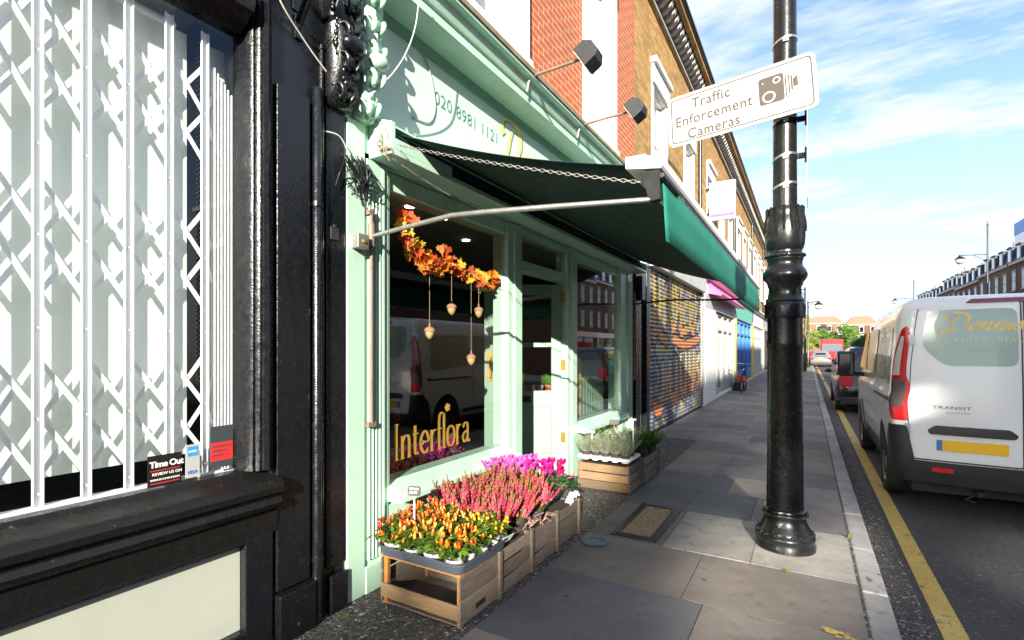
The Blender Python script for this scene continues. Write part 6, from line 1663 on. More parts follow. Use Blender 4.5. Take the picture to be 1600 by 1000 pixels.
tree('round green tree in the distance beyond the bus, left of the van', 6.6, 128, 7.0, 3.0, [(.10, .20, .03), (.14, .26, .04), (.07, .15, .02)], 1)
tree('yellowing autumn tree far off just right of the lamp post', -1.0, 118, 8.6, 2.4, [(.35, .30, .05), (.28, .28, .05), (.40, .28, .05)], 2)
tree('smaller yellow green tree beside the distant autumn tree', .6, 105, 4.8, 1.6, [(.30, .32, .05), (.22, .28, .05)], 3)
tree('dark red leaved tree far off between the orange house and green tree', 3.9, 150, 8.0, 2.2, [(.10, .05, .05), (.08, .06, .05)], 4)
tree('broad green tree far off behind the parked cars', 3.2, 140, 6.2, 2.8, [(.08, .16, .03), (.12, .21, .04)], 6)
tree('green tree at the far right side of the street end', 10.8, 136, 6.0, 2.6, [(.09, .16, .03), (.13, .20, .04)], 7)
tree('small dark tree under the round green one', 8.5, 118, 3.6, 1.9, [(.05, .09, .03), (.07, .12, .03)], 5)

# ================================================================== CRATES
def crate(label, x0, x1, y0, y1, h, mat, open_end=False, group='wooden crates below the shop windows', tilt=0):
    r = random.Random(int(y0 * 100)); t = thing('wooden_crate', label, 'crate', ((x0 + x1) / 2, (y0 + y1) / 2, 0), group)
    th = .013; pw = .045
    for px, py in ((x0 + .001, y0), (x1 - pw - .001, y0), (x0 + .001, y1 - pw), (x1 - pw - .001, y1 - pw)):
        mb = MB(); mb.box(px + .013, px + pw - .002, py + .014, py + pw - .004, 0.0, h - .004 + r.uniform(-.004, .008))
        mb.build('corner_post', 'wood_warm' if open_end else mat, t, bevel=.003)
    def slats(axis, fixed, a, b, zs, m):
        for z0_, z1_ in zs:
            mb = MB(); dz = r.uniform(-.006, .006); w = r.uniform(-.002, .002)
            if axis == 'x': mb.box(a, b, fixed, fixed + th, z0_ + dz, z1_ + dz)
            else: mb.box(fixed, fixed + th, a, b, z0_ + dz, z1_ + dz)
            mb.build('slat', m, t, bevel=.003)
    zz = [(.012, .098), (.108, .192), (.203, h - .012)]
    slats('y', x1 - th, y0 + .001, y1 - .001, zz if not open_end else [(.015, .15), (.155, h - .012)], 'wood_grey')
    slats('y', x0, y0 + .001, y1 - .001, zz, 'wood_grey')
    slats('x', y1 - th, x0 + th + .001, x1 - th - .001, zz, 'wood_grey')
    if open_end:
        slats('x', y0, x0 + .0, x1 - th - .001, [(.04, .125)], 'wood')
        mb = MB(); mb.box(x0 + .002, x1 - .002, y0 + .002, y0 + .09, h - .006, h + .012); mb.build('slat', 'wood_warm', t, bevel=.003)
        for k in range(1, 4): mb = MB(); yy = y0 + .1 * k; mb.box(x0 + .002, x1 - .002, yy, min(yy + .085, y1 - .003), h - .006, h + .01); mb.build('slat', 'wood_grey', t, bevel=.003)
        mb = MB(); mb.box(x1 - .006, x1 + .0015, y0 + .15, y0 + .25, .055, .085); mb.build('hand_hole', 'void', t)
    else:
        slats('x', y0, x0 + th + .001, x1 - th - .001, zz, mat)
        mb = MB(); mb.box(x0 + .02, x1 - .02, y0 + .02, y1 - .02, h - .05, h - .03); mb.build('filling', 'soil', t)
    mb = MB(); mb.box(x1 - .001, x1 + .016, y1 - .035, y1 - .003, .005, h + .006); mb.build('batten', 'wood_grey', t, bevel=.003)
    mb = MB(); mb.box(x0 + .015, x1 - .015, y0 + .015, y1 - .015, .006, .016); mb.build('base', 'wood_grey', t)
    return t
CH = .292
crate('nearest wooden crate on its side with orange posts, under the pepper tray', -2.245, -1.645, 2.23, 2.655, CH, 'wood', True)
crate('second grey wooden crate of the near row, under the front heather', -2.245, -1.65, 2.665, 3.08, CH, 'wood_grey')
crate('third grey wooden crate of the near row, under the back heather', -2.25, -1.655, 3.09, 3.50, CH, 'wood_grey')
crate('last wooden crate of the near row, under the magenta cyclamen', -2.25, -1.66, 3.51, 3.93, CH, 'wood_grey')
crate('tan slatted wooden crate under the white tray of lavender', -2.22, -1.63, 5.22, 5.66, .30, 'wood')
crate('far slatted crate with a brown batten behind the lavender crate', -2.20, -1.60, 5.70, 6.32, .31, 'wood_grey')

# ================================================================== FLOWERS
def leaf_quad(mb, p, d, up, l, w, col, fold=.25):
    d = Vector(d).normalized(); up = Vector(up); s = d.cross(up)
    if s.length < 1e-3: s = d.cross(Vector((1, 0, 0)))
    s.normalize(); n = s.cross(d)
    p = Vector(p); tip = p + d * l - n * l * .12; m1 = p + d * l * .45
    mb.add([p, m1 + s * w / 2 + n * w * fold, tip, m1 - s * w / 2 + n * w * fold, m1], [(0, 4, 1), (1, 4, 2), (2, 4, 3), (3, 4, 0)], col)
def jit(r, c, k=.2): q = r.uniform(1 - k, 1 + k); return tuple(max(0, v * q * r.uniform(1 - k * .4, 1 + k * .4)) for v in c)
def pot_mb(mb, x, y, z, r0, r1, h):
    mb.lathe([(r0 * .9, z), (r0, z + .002), (r1, z + h - .012), (r1 + .004, z + h - .011), (r1 + .004, z + h), (r1 - .001, z + h), (r1 - .004, z + h - .012), (.0, z + h - .013)], (x, y, 0), 18, caps=False)
TZ = CH + .012
t = thing('plant_tray', 'dark blue grey plastic carry tray of pepper plants on the nearest crate', 'tray', (-1.95, 2.47, TZ))
mb = MB(); tx0, tx1, ty0, ty1 = -2.26, -1.615, 2.195, 2.72
def rr2(x0, x1, y0, y1, r, n=5):
    p = []
    for cx, cy, a0 in ((x1 - r, y1 - r, 0), (x0 + r, y1 - r, 90), (x0 + r, y0 + r, 180), (x1 - r, y0 + r, 270)):
        for k in range(n + 1): a = R(a0 + 90 * k / n); p.append((cx + r * math.cos(a), cy + r * math.sin(a)))
    return p
lv = [(0.02, TZ + .001), (.012, TZ + .052), (0.0, TZ + .054), (0.0, TZ + .066), (.010, TZ + .066), (.016, TZ + .058), (.026, TZ + .03)]
rg = [[(a, b, z) for a, b in rr2(tx0 + i, tx1 - i, ty0 + i, ty1 - i, .045)] for i, z in lv]; n = len(rg[0])
mb.add([p for q in rg for p in q], [(j * n + i, j * n + (i + 1) % n, (j + 1) * n + (i + 1) % n, (j + 1) * n + i) for j in range(len(rg) - 1) for i in range(n)] + [tuple((len(rg) - 1) * n + i for i in range(n)), tuple(range(n))[::-1]])
mb.build('tray', 'tray', t, smooth=True)
PC = {'orange': [(.56, .085, .004), (.60, .13, .006), (.52, .05, .004), (.58, .18, .01)], 'red': [(.46, .02, .006), (.52, .05, .006), (.50, .09, .008)], 'yellow': [(.60, .25, .005), (.58, .31, .012), (.60, .19, .005)], 'mixed': [(.58, .22, .02), (.56, .12, .008), (.56, .32, .07)]}
LG = [(.07, .14, .015), (.10, .19, .02), (.14, .24, .035), (.04, .085, .012)]
def pepper_proto(kind, seed, potm):
    r = random.Random(seed); o = thing('pepper_plant', 'x', 'plant', (0, 0, 0))
    mb = MB(); pot_mb(mb, 0, 0, 0, .036, .048, .064); mb.build('pot', potm, o, smooth=True)
    mb = MB()
    for i in range(20):
        a = r.uniform(0, 6.28); q = r.uniform(.2, 1.0); e = Vector((.095 * q * math.cos(a), .095 * q * math.sin(a), .06 + r.uniform(.03, .13) * (1.15 - q * .55)))
        mb.tube([(0.01 * math.cos(a), .01 * math.sin(a), .06), tuple(e)], [.003, .0015], 4, (.10, .16, .03))
        for k in range(10):
            b = r.uniform(0, 6.28); p = Vector((0, 0, .07)).lerp(e, r.uniform(.35, 1.15))
            leaf_quad(mb, p, (math.cos(b), math.sin(b), r.uniform(-.35, .5)), (0, 0, 1), r.uniform(.04, .075), r.uniform(.018, .03), jit(r, r.choice(LG)))
    mb.build('foliage', 'leaf', o, fixn=False, smooth='all')
    mb = MB()
    for i in range(30 if kind != 'yellow' else 38):
        a = r.uniform(0, 6.28); q = .10 * math.sqrt(r.random()); b = Vector((q * math.cos(a), q * math.sin(a), .115 + r.uniform(0, .075) - q * .35))
        d = Vector((r.gauss(0, .3), r.gauss(0, .3), 1)).normalized(); l = r.uniform(.026, .042) if kind != 'yellow' else r.uniform(.018, .026); w = r.uniform(.0072, .0105)
        mb.tube([b, b + d * l * .3, b + d * l * .7, b + d * l], [w * .75, w, w * .75, w * .12], 7, jit(r, r.choice(PC[kind]), .12))
    mb.build('peppers', 'pepper', o, fixn=False, smooth='all')
    return o
protos = {k: pepper_proto(k, i + 20, 'pot') for i, k in enumerate(('orange', 'red', 'yellow', 'mixed'))}
used = set()
grid = [('red', 0, 0), ('mixed', 1, 0), ('mixed', 2, 0), ('orange', 3, 0), ('red', 0, 1), ('red', 1, 1), ('orange', 2, 1), ('orange', 3, 1), ('red', 0, 2), ('orange', 1, 2), ('mixed', 2, 2), ('yellow', 3, 2), ('orange', 0, 3), ('red', 1, 3), ('yellow', 2, 3), ('yellow', 3, 3)]
PL = {'red': 'red fruited', 'mixed': 'cream fruited', 'orange': 'orange fruited', 'yellow': 'yellow fruited'}
COLN = ['at the shop side', 'second from the shop', 'third from the shop', 'at the pavement side']; ROWN = ['in the front row', 'in the second row', 'in the third row', 'in the back row']
for kind, i, j in grid:
    p = protos[kind]; c = p if kind not in used else copy_tree(p); used.add(kind)
    c.location = (-2.175 + i * .156 + rnd.uniform(-.008, .008), 2.27 + j * .126 + rnd.uniform(-.006, .006), TZ + .004); c.rotation_euler = (rnd.gauss(0, .05), rnd.gauss(0, .05), rnd.uniform(0, 6.28)); s = rnd.uniform(1.05, 1.2); c.scale = (s, s, s * rnd.uniform(.95, 1.12))
    c['label'] = f'{PL[kind]} pepper plant {COLN[i]} {ROWN[j]} of the tray'; c['group'] = 'pepper plants in the tray'

# heather
def heather_proto(seed):
    r = random.Random(seed); o = thing('heather_plant', 'x', 'plant', (0, 0, 0))
    mb = MB(); pot_mb(mb, 0, 0, 0, .045, .062, .10); mb.build('pot', 'pot_dark', o, smooth=True)
    gm = MB(); fm = MB()
    for i in range(64):
        a = r.uniform(0, 6.28); q = math.sqrt(r.random()); lean = q * .62
        b = Vector((.045 * q * math.cos(a), .045 * q * math.sin(a), .08)); L_ = r.uniform(.24, .34) * (1 - .12 * q)
        d = Vector((math.cos(a) * lean, math.sin(a) * lean, 1)).normalized(); e = b + d * L_ + Vector((r.gauss(0, .012), r.gauss(0, .012), -.05 * q * q))
        gm.tube([b, b.lerp(e, .5), e], [.0022, .0018, .001], 4, (.10, .10, .03))
        base = r.choice([(.37, .035, .08), (.43, .06, .115), (.29, .022, .07), (.47, .10, .15), (.37, .05, .055)])
        st = r.uniform(.30, .42); n = 36
        for k in range(n):
            t_ = st + (1.0 - st) * k / n; p = b.lerp(e, t_); an = k * 2.4 + i; out = Vector((math.cos(an), math.sin(an), .35)).normalized()
            w = .0095 * (1.0 if t_ < .8 else max(.35, 1 - (t_ - .8) * 3.4))
            if t_ > .885: c = jit(r, (.15, .17, .03) if r.random() < .5 else (.30, .09, .05), .25)
            elif t_ < st + .08: c = jit(r, (.34, .15, .11), .2)
            else: c = jit(r, base, .22)
            s = out.cross(Vector((0, 0, 1))).normalized()
            q0 = p + out * .002; q1 = p + out * w * 1.25
            fm.add([q0 + Vector((0, 0, -.006)), q0 + s * w * .62 + Vector((0, 0, .002)), q1 + Vector((0, 0, .010)), q0 - s * w * .62 + Vector((0, 0, .002)), q1 + Vector((0, 0, -.004))], [(0, 1, 4), (1, 2, 4), (2, 3, 4), (3, 0, 4)], c)
        for k in range(9):
            p = b.lerp(e, r.uniform(.03, .42)); an = r.uniform(0, 6.28)
            leaf_quad(gm, p, (math.cos(an), math.sin(an), .8), (0, 0, 1), r.uniform(.012, .024), .004, jit(r, r.choice([(.12, .17, .03), (.18, .22, .04), (.22, .20, .05)])))
    gm.build('foliage', 'leaf', o, fixn=False); fm.build('flower_spikes', 'heather', o, fixn=False)
    return o
hp = [heather_proto(60 + i) for i in range(3)]
spots = [(-2.13, 2.80, 'at the shop side of the front row'), (-1.95, 2.79, 'in the middle of the front row'), (-1.77, 2.82, 'at the pavement side of the front row'), (-2.10, 3.02, 'at the shop side of the second row'), (-1.92, 3.03, 'in the middle of the second row'), (-1.75, 3.05, 'at the pavement side of the second row'), (-2.06, 3.26, 'at the shop side of the back row'), (-1.88, 3.28, 'in the middle of the back row'), (-1.74, 3.30, 'at the pavement side of the back row')]
for i, (x, y, w) in enumerate(spots):
    c = hp[i] if i < 3 else copy_tree(hp[i % 3]); c.location = (x, y, CH - .028); c.rotation_euler = (0, 0, i * 1.3); s = 1.0 + .05 * math.sin(i * 2.1); c.scale = (s, s, s * 1.03)
    c['label'] = 'pink heather plant ' + w + ' of heathers'; c['group'] = 'pink heathers on the crates'

# cyclamen and small pink flowers
def cyclamen_proto(col, seed, kind='cyclamen'):
    r = random.Random(seed); o = thing('cyclamen_plant' if kind == 'cyclamen' else 'pink_bedding_plant', 'x', 'plant', (0, 0, 0))
    mb = MB(); pot_mb(mb, 0, 0, 0, .042, .058, .095); mb.build('pot', 'pot_dark', o, smooth=True)
    mb = MB()
    for i in range(46):
        a = r.uniform(0, 6.28); q = .11 * math.sqrt(r.random()); p = Vector((q * math.cos(a), q * math.sin(a), .10 + r.uniform(.0, .06) * (1.3 - q / .11)))
        leaf_quad(mb, p, (math.cos(a), math.sin(a), r.uniform(-.3, .25)), (0, 0, 1), r.uniform(.045, .07), r.uniform(.04, .058), jit(r, r.choice([(.03, .09, .025), (.05, .13, .035), (.10, .17, .07)])), .1)
    mb.build('foliage', 'leaf', o, fixn=False, smooth='all')
    mb = MB(); st = MB()
    for i in range(24 if kind == 'cyclamen' else 40):
        a = r.uniform(0, 6.28); q = (.085 if kind == 'cyclamen' else .10) * math.sqrt(r.random()); p = Vector((q * math.cos(a), q * math.sin(a), .20 + r.uniform(-.02, .045) - q * .3))
        if kind == 'cyclamen':
            st.tube([(q * .3 * math.cos(a), q * .3 * math.sin(a), .09), tuple(p)], .0016, 4, (.30, .10, .12)); c0 = jit(r, col, .15)
            for k in range(5):
                an = k * 1.257 + i; d = Vector((math.cos(an) * .55, math.sin(an) * .55, 1)); side = Vector((-math.sin(an), math.cos(an), 0))
                l = r.uniform(.032, .044); w = .024
                v = [p, p + d * l * .45 + side * w * .5, p + d * l * .9 + side * w * .42, p + d * l * 1.02, p + d * l * .9 - side * w * .42, p + d * l * .45 - side * w * .5, p + d * l * .5 + Vector((math.cos(an), math.sin(an), 0)) * .006]
                mb.add(v, [(0, 1, 6), (1, 2, 6), (2, 3, 6), (3, 4, 6), (4, 5, 6), (5, 0, 6)], jit(r, c0, .1))
        else:
            c0 = jit(r, r.choice([(.75, .22, .28), (.80, .45, .45), (.65, .10, .18)]), .15)
            for k in range(7):
                an = k * .9 + i; d = Vector((math.cos(an), math.sin(an), .35)); leaf_quad(mb, p, d, (0, 0, 1), .014, .010, c0, .1)
    mb.build('flowers', 'petal', o, fixn=False, smooth='all')
    if st.v: st.build('stems', 'leaf', o, fixn=False)
    return o
MAG = (.52, .02, .24); PKK = (.60, .10, .38); DMG = (.46, .008, .12)
for i, (x, y, col, lab) in enumerate([(-2.18, 3.42, PKK, 'pale magenta cyclamen closest to the shop sill behind the heather'), (-2.02, 3.52, PKK, 'light magenta cyclamen behind the middle of the heather'), (-1.98, 3.70, PKK, 'light magenta cyclamen in the middle of the last crate'), (-1.84, 3.54, MAG, 'bright magenta cyclamen behind the pavement side heather'), (-1.80, 3.70, DMG, 'deep pink cyclamen at the pavement side of the last crate'), (-2.16, 3.66, PKK, 'magenta cyclamen at the shop side of the last crate')]):
    c = cyclamen_proto(col, 80 + i); c.location = (x, y, CH + .0 + (.06 if i < 4 else .04)); c.scale = (1.25, 1.25, 1.2); c['label'] = lab; c['group'] = 'cyclamens on the crates'
for i, (x, y, lab) in enumerate([(-1.74, 3.84, 'small flowered pink plant at the outer end of the near crate row'), (-1.92, 3.86, 'small flowered pink plant second from the end of the near crate row')]):
    c = cyclamen_proto(MAG, 90 + i, 'bed'); c.location = (x, y, CH + .02); c.scale = (.9, .9, .95); c['label'] = lab; c['group'] = 'small pink plants'
def wrap(label, x, y, z, s, seed, mat='tray_white'):
    r = random.Random(seed); mb = MB()
    mb.grid(lambda u, v: (x + (u - .5) * s * .5 + r.gauss(0, s * .03), y + (v - .5) * s + r.gauss(0, s * .04), z + r.gauss(0, s * .09) + .4 * s * v), 6, 8)
    return tag(mb.build('plastic_wrap', mat, smooth='all', solid=.001), label, 'wrapper', 'white wrappers and labels')
wrap('crumpled white plastic wrap at the pavement corner of the last near crate', -1.66, 3.78, CH + .02, .14, 3)
mb = MB(); mb.obox((-1.63, 2.70, TZ + .05), (.006, .055, .0), (.016, 0, .024), (.001, 0, -.0007)); tag(mb.build('plant_label', 'tray_white'), 'white plastic plant label lying at the rear corner of the pepper tray', 'label')
mb = MB(); 
for i in range(24):
    b = Vector((-1.68 + rnd.uniform(-.06, .06), 3.12 + rnd.uniform(-.08, .12), CH + .03)); mb.tube([b, b + Vector((rnd.uniform(-.01, .03), rnd.uniform(-.05, .05), rnd.uniform(-.02, .03))), b + Vector((rnd.uniform(0, .05), rnd.uniform(-.07, .09), rnd.uniform(-.03, .05)))], .003, 5, (.50, .30, .24))
tag(mb.build('dry_stems', 'leaf', fixn=False), 'pale pinkish dry heather trimmings spilling over the crate edge', 'stems')

# lavender and herbs by the second window
t = thing('plant_tray', 'white moulded plastic tray holding the grey green lavender', 'tray', (-1.93, 5.42, .30))
mb = MB()
for k in range(5): pot_mb(mb, -2.14 + k * .112, 5.27, .318, .040, .052, .045)
for k in range(5): pot_mb(mb, -2.14 + k * .112, 5.39, .318, .040, .052, .045)
mb.box(-2.21, -1.63, 5.195, 5.205, .345, .372); mb.box(-2.21, -1.63, 5.205, 5.60, .366, .372); mb.box(-1.63, -1.622, 5.195, 5.60, .345, .372)
mb.build('tray', 'tray_white', t, bevel=.003)
def herb_proto(seed, cols, n, L0, L1, lw, ll, spread):
    r = random.Random(seed); o = thing('herb_plant', 'x', 'plant', (0, 0, 0)); mb = MB(); pot_mb(mb, 0, 0, 0, .04, .05, .06); mb.build('pot', 'pot_dark', o, smooth=True)
    mb = MB()
    for i in range(n):
        a = r.uniform(0, 6.28); q = math.sqrt(r.random()); b = Vector((.035 * q * math.cos(a), .035 * q * math.sin(a), .05)); d = Vector((math.cos(a) * spread * q, math.sin(a) * spread * q, 1)).normalized(); e = b + d * r.uniform(L0, L1); base = r.choice(cols)
        mb.tube([b, e], [.0018, .0008], 4, base)
        for k in range(18):
            p = b.lerp(e, r.uniform(.15, 1.0)); an = r.uniform(0, 6.28); leaf_quad(mb, p, (math.cos(an), math.sin(an), r.uniform(.3, 1.3)), (0, 0, 1), r.uniform(.6, 1.2) * ll, lw, jit(r, base))
    mb.build('foliage', 'leaf', o, fixn=False); return o
LAV = [(.26, .29, .20), (.33, .35, .26), (.20, .24, .14), (.38, .40, .30)]; GRN = [(.06, .13, .025), (.09, .18, .03), (.12, .22, .05)]
lv_ = [herb_proto(100, LAV, 46, .10, .19, .005, .030, .75), herb_proto(101, LAV + [(.16, .20, .08)], 46, .10, .20, .005, .030, .75)]
nm = ['at the shop side', 'second from the shop', 'in the middle', 'second from the pavement', 'at the pavement side']
for i in range(5):
    for j in range(2):
        c = lv_[j] if i == 0 else copy_tree(lv_[j]); c.location = (-2.14 + i * .112, 5.28 + j * .14, .352); c.rotation_euler = (0, 0, i * 1.1 + j); c.scale = (1.1, 1.1, 1.0 + .12 * math.sin(i * 3 + j))
        c['label'] = f'grey green lavender {nm[i]} of the {"front" if j == 0 else "back"} row of the white tray'; c['group'] = 'lavender plants in the white tray'
gp_ = herb_proto(110, GRN, 50, .12, .22, .010, .034, .85); gl_ = herb_proto(111, LAV + [(.30, .38, .30)], 50, .14, .24, .006, .03, .7)
for i, (x, y, k, lab) in enumerate([(-2.05, 5.80, 'g', 'dark green herb at the back of the far crates under the window sill'), (-1.85, 5.84, 'l', 'pale grey herb in the middle of the far crate'), (-1.68, 5.88, 'g', 'dark green herb at the pavement side of the far crate'), (-1.90, 6.12, 'l', 'silvery herb at the far end of the far crate'), (-1.64, 6.10, 'g', 'green trailing herb at the outer far corner of the far crate'), (-1.76, 6.02, 'g', 'bushy green herb behind the dark chalk tag')]):
    src = gp_ if k == 'g' else gl_
    c = src if i < 2 else copy_tree(src); c.location = (x, y, .30); c.rotation_euler = (0, 0, i * 1.7); c.scale = (1.25, 1.25, 1.15); c['label'] = lab; c['group'] = 'herbs on the far crate'
mb = MB(); r_ = random.Random(8)
for i in range(26):
    p = Vector((-1.93 + r_.gauss(0, .04), 5.62 + r_.gauss(0, .04), .56 + r_.gauss(0, .02)))
    for k in range(6): an = k * 1.05 + i; leaf_quad(mb, p, (math.cos(an), math.sin(an), .3), (0, 0, 1), .016, .012, (.80, .78, .76))
mb.tube([(-1.93, 5.62, .33), (-1.93, 5.62, .55)], .003, 5, (.1, .15, .05))
tag(mb.build('white_flowers', 'petal', fixn=False), 'small bunch of white flowers behind the lavender', 'flowers')
mb = MB(); r_ = random.Random(9)
for i in range(90):
    p = Vector((-2.14 + r_.gauss(0, .05), 5.74 + r_.gauss(0, .05), .50 + r_.gauss(0, .05))); an = r_.uniform(0, 6.28); leaf_quad(mb, p, (math.cos(an), math.sin(an), r_.uniform(-.2, .6)), (0, 0, 1), .04, .022, jit(r_, r_.choice([(.25, .26, .02), (.16, .20, .02)])))
mb.tube([(-2.14, 5.74, .3), (-2.14, 5.74, .5)], .006, 5, (.1, .15, .05))
tag(mb.build('leafy_plant', 'leaf', fixn=False), 'yellow green leafy plant under the far window sill', 'plant')
# price tags
def price(label, x, y, z0, z1, w, h, mat, txt=None, yaw=0.0, pitch=0.25, stick='tray_white'):
    t = thing('price_tag', label, 'price tag', (x, y, z0), 'price tags on sticks')
    mb = MB(); mb.bar((x, y, z0), (x, y, z1), .011, .004, (0, 1, 0)); mb.build('stick', stick, t)
    rx = Vector((math.cos(yaw), math.sin(yaw), 0)); nn = Vector((math.sin(yaw), -math.cos(yaw), 0)); up = (Vector((0, 0, 1)) * math.cos(pitch) - nn * math.sin(pitch)); nr = rx.cross(up)
    c = Vector((x, y, z1 + h * .3))
    mb = MB(); p = rrect(w, h, h * .25, 4); n = len(p); mb.add([c + rx * a + up * b for a, b in p] + [c + rx * a + up * b - nr * -.003 for a, b in p], [tuple(range(n)), tuple(range(n, 2 * n))] + [(i, (i + 1) % n, n + (i + 1) % n, n + i) for i in range(n)]); mb.build('board', mat, t)
    if txt:
        for k, (s, sz) in enumerate(txt):
            text_mb(s, sz, c + nr * .0045 - rx * w * .38 + up * (h * .12 - k * sz * 1.0), rx, up).build('chalk_text', 'chalk', t)
    return t
price('dark chalk price tag on a white stick standing in the pepper plants', -2.09, 2.36, .44, .655, .085, .06, 'slate_sign', [('PEPPERS', .017), ('£2.95', .024)], .35, .25)
price('plain white price tag on a stick in the left part of the lavender', -2.1, 5.34, .42, .60, .07, .035, 'tray_white', None, .2, 1.0)
price('bent white price tag on a tall stick at the right of the lavender', -1.66, 5.45, .42, .76, .07, .03, 'tray_white', None, .2, 1.1)
price('dark chalk tag on a tan stick among the far herbs', -1.98, 5.75, .40, .66, .12, .06, 'slate_sign', None, .3, .3, 'wood_warm')
price('thin white price tag standing in the magenta cyclamen', -1.86, 3.60, .40, .66, .03, .05, 'tray_white', None, .2, .3)

# ================================================================== WINDOW DISPLAY
XG = -2.525
gar = thing('leaf_garland', 'garland of orange, yellow and red autumn maple leaves hung inside the window', 'garland', (XG, 3.4, 2.3))
gpts = [Vector((p[0], p[1] * .9637, 1.55 + (p[2] - 1.55) * .9637)) for p in ((XG, 2.84, 2.58), (XG, 2.86, 2.46), (XG, 2.94, 2.33), (XG, 3.10, 2.24), (XG, 3.25, 2.25), (XG, 3.40, 2.30), (XG, 3.60, 2.24), (XG, 3.85, 2.17), (XG, 4.02, 2.20), (XG - .02, 4.16, 2.28))]
mb = MB(); mb.tube(gpts, .006, 6); mb.build('twig', 'bark', gar)
ml = [(0, 0), (.10, .05), (.28, -.08), (.30, .06), (.50, .10), (.40, .22), (.46, .36), (.30, .34), (.24, .42), (.16, .62), (.08, .60), (0, 1.0)]
ml = ml + [(-a, b) for a, b in ml[-2:0:-1]]
mb = MB(); r_ = random.Random(15)
for i in range(170):
    k = r_.uniform(0, len(gpts) - 1.001); j = int(k); p = gpts[j].lerp(gpts[j + 1], k - j) + Vector((r_.uniform(-.05, .02), r_.gauss(0, .028), r_.gauss(0, .034)))
    d = Vector((r_.gauss(0, .5), r_.gauss(0, 1), r_.gauss(-.2, 1))).normalized(); nrm = Vector((.7, r_.gauss(-.8, .5), r_.gauss(.1, .5))).normalized(); s = d.cross(nrm).normalized(); nn = s.cross(d)
    sz = r_.uniform(.075, .125); c = jit(r_, r_.choice([(.85, .24, .02), (.90, .42, .03), (.90, .62, .06), (.75, .10, .03), (.92, .32, .10), (.75, .62, .08), (.85, .17, .07)]), .15)
    vs = [p + d * (b - .4) * sz + s * a * sz + nn * (abs(a) * .25 + .12 * b * b) * sz * r_.uniform(.4, 1.2) for a, b in ml]
    cpt = p + d * (-.1) * sz; n = len(vs); mb.add(vs + [cpt], [(q, (q + 1) % n, n) for q in range(n)], c)
mb.build('leaves', 'petal', gar, fixn=False)
for y, z, zt, lab in ((3.14, 1.68, 2.22, 'lowest left hanging acorn ornament'), (3.43, 1.89, 2.26, 'upper middle hanging acorn ornament'), (3.84, 1.89, 2.15, 'upper right hanging acorn ornament, nearest the door'), (3.72, 1.455, 2.2, 'lowest right hanging acorn ornament')):
    y, z, zt = y * .9637, 1.55 + (z - 1.55) * .9637, 1.55 + (zt - 1.55) * .9637
    t = thing('acorn_ornament', lab + ' below the leaf garland', 'ornament', (XG, y, z), 'acorns hung in the window')
    mb = MB(); mb.lathe([(0, -.052), (.012, -.045), (.028, -.025), (.034, 0.0), (.033, .012)], (XG, y, z), 16, caps=False); mb.build('nut', 'acorn', t, smooth=True)
    mb = MB(); mb.lathe([(.034, .006), (.041, .008), (.042, .018), (.036, .032), (.022, .042), (.008, .046), (.006, .075), (.0, .078)], (XG, y, z), 16, caps=False); mb.build('cap', 'acorn_cap', t, smooth=True)
    mb = MB(); mb.tube([(XG, y, z + .07), (XG, y, zt)], .0014, 5); mb.build('string', 'string', t)
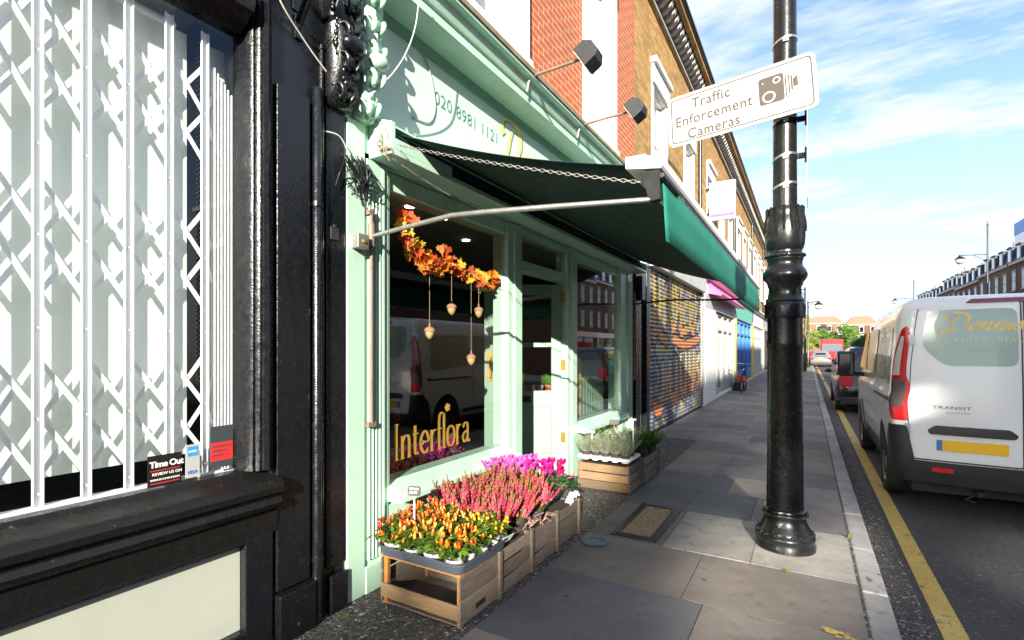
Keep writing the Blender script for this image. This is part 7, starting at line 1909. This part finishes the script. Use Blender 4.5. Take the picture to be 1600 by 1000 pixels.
# things inside the shop
t = thing('plant_stand', 'shelf of green potted plants and a pink carton seen through the shop door glass', 'shelf', (-3.6, 5.9, 0))
mb = MB(); mb.box(-3.6, -2.76, 5.90, 6.20, .93, .96); mb.box(-3.6, -3.56, 5.90, 6.20, .06, .93); mb.box(-3.04, -3.0, 5.90, 6.20, .06, .93); mb.build('shelf', 'wood_warm', t)
for i, x in enumerate((-3.46, -3.29, -3.12, -2.97, -2.84)):
    t = thing('potted_plant', ['leafy plant in a white pot, leftmost on the shelf behind the door', 'leafy plant second from the left on the shelf behind the door', 'leafy plant in the middle of the shelf behind the door', 'leafy plant second from the right on the shelf behind the door', 'bright leafy plant rightmost on the shelf behind the door'][i], 'plant', (x, 6.02, .96), 'plants on the shelf in the shop')
    mb = MB(); pot_mb(mb, x, 6.02, .961, .045, .06, .11); mb.build('pot', 'tray_white' if i % 2 == 0 else 'pinkpaper', t, smooth=True)
    mb = MB(); r_ = random.Random(i)
    for k in range(70): a = r_.uniform(0, 6.28); leaf_quad(mb, (x + r_.gauss(0, .03), 6.02 + r_.gauss(0, .03), 1.06), (math.cos(a), math.sin(a), r_.uniform(.3, 2)), (0, 0, 1), r_.uniform(.10, .22), .035, jit(r_, r_.choice([(.12, .28, .03), (.2, .38, .05), (.08, .2, .03)])))
    mb.build('foliage', 'leaf', t, fixn=False)
def scatter_poster(y, z):
    a = nfun(y, z, 9, 1.5) + .4 * nfun(y, z, 22, 4)
    if z > 1.05 and a > -.05: return (.62, .34, .12)
    if z < .95 and a > .02: return (.62, .10, .06)
    if a < -.3: return (.65, .40, .12)
    return (.74, .66, .56)
t = thing('display_poster', 'white poster with orange and red leaf print standing in the farther shop window', 'poster', (-2.68, 6.05, .6))
mb = MB(); ny, nz_ = 34, 44
for i in range(ny):
    for j in range(nz_):
        a, b = 5.72 + .68 * i / ny, 5.72 + .68 * (i + 1) / ny; c, d = .605 + .80 * j / nz_, .605 + .80 * (j + 1) / nz_
        mb.add([(-2.68, a, c), (-2.68, b, c), (-2.68, b, d), (-2.68, a, d)], [(0, 1, 2, 3)], scatter_poster((a + b) / 2, (c + d) / 2))
mb.build('print', 'poster', t, fixn=False)
mb = MB(); mb.box(-2.70, -2.681, 5.70, 6.42, .602, 1.42); mb.build('board', 'greypaint', t)
t = thing('display_table', 'dark wooden table with stored vases inside the shop window', 'table', (-3.4, 3.2, .06))
mb = MB(); mb.box(-3.9, -2.9, 2.6, 3.9, .70, .74); mb.build('tabletop', 'rust', t)
for xx in (-3.85, -2.95):
    for yy in (2.65, 3.85): mb = MB(); mb.box(xx - .03, xx + .03, yy - .03, yy + .03, .06, .70); mb.build('leg', 'rust', t)
for i, (x, y, cc) in enumerate(((-2.9, 2.95, MAG), (-2.85, 3.3, PKK), (-2.85, 3.55, MAG), (-2.95, 3.8, DMG))):
    c = cyclamen_proto(cc, 120 + i); c.location = (x, y, .45); c['label'] = ['magenta cyclamen inside the window nearest the pilaster', 'pale cyclamen inside the window second from the pilaster', 'magenta cyclamen inside the window third from the pilaster', 'dark pink cyclamen inside the window nearest the door'][i]; c['group'] = 'cyclamens inside the window'
mb = MB(); mb.box(-3.1, -2.62, 2.5, 4.0, .06, .45); tag(mb.build('display_bench', 'interior', bevel=.01), 'dark low display bench behind the lettered window', 'bench')
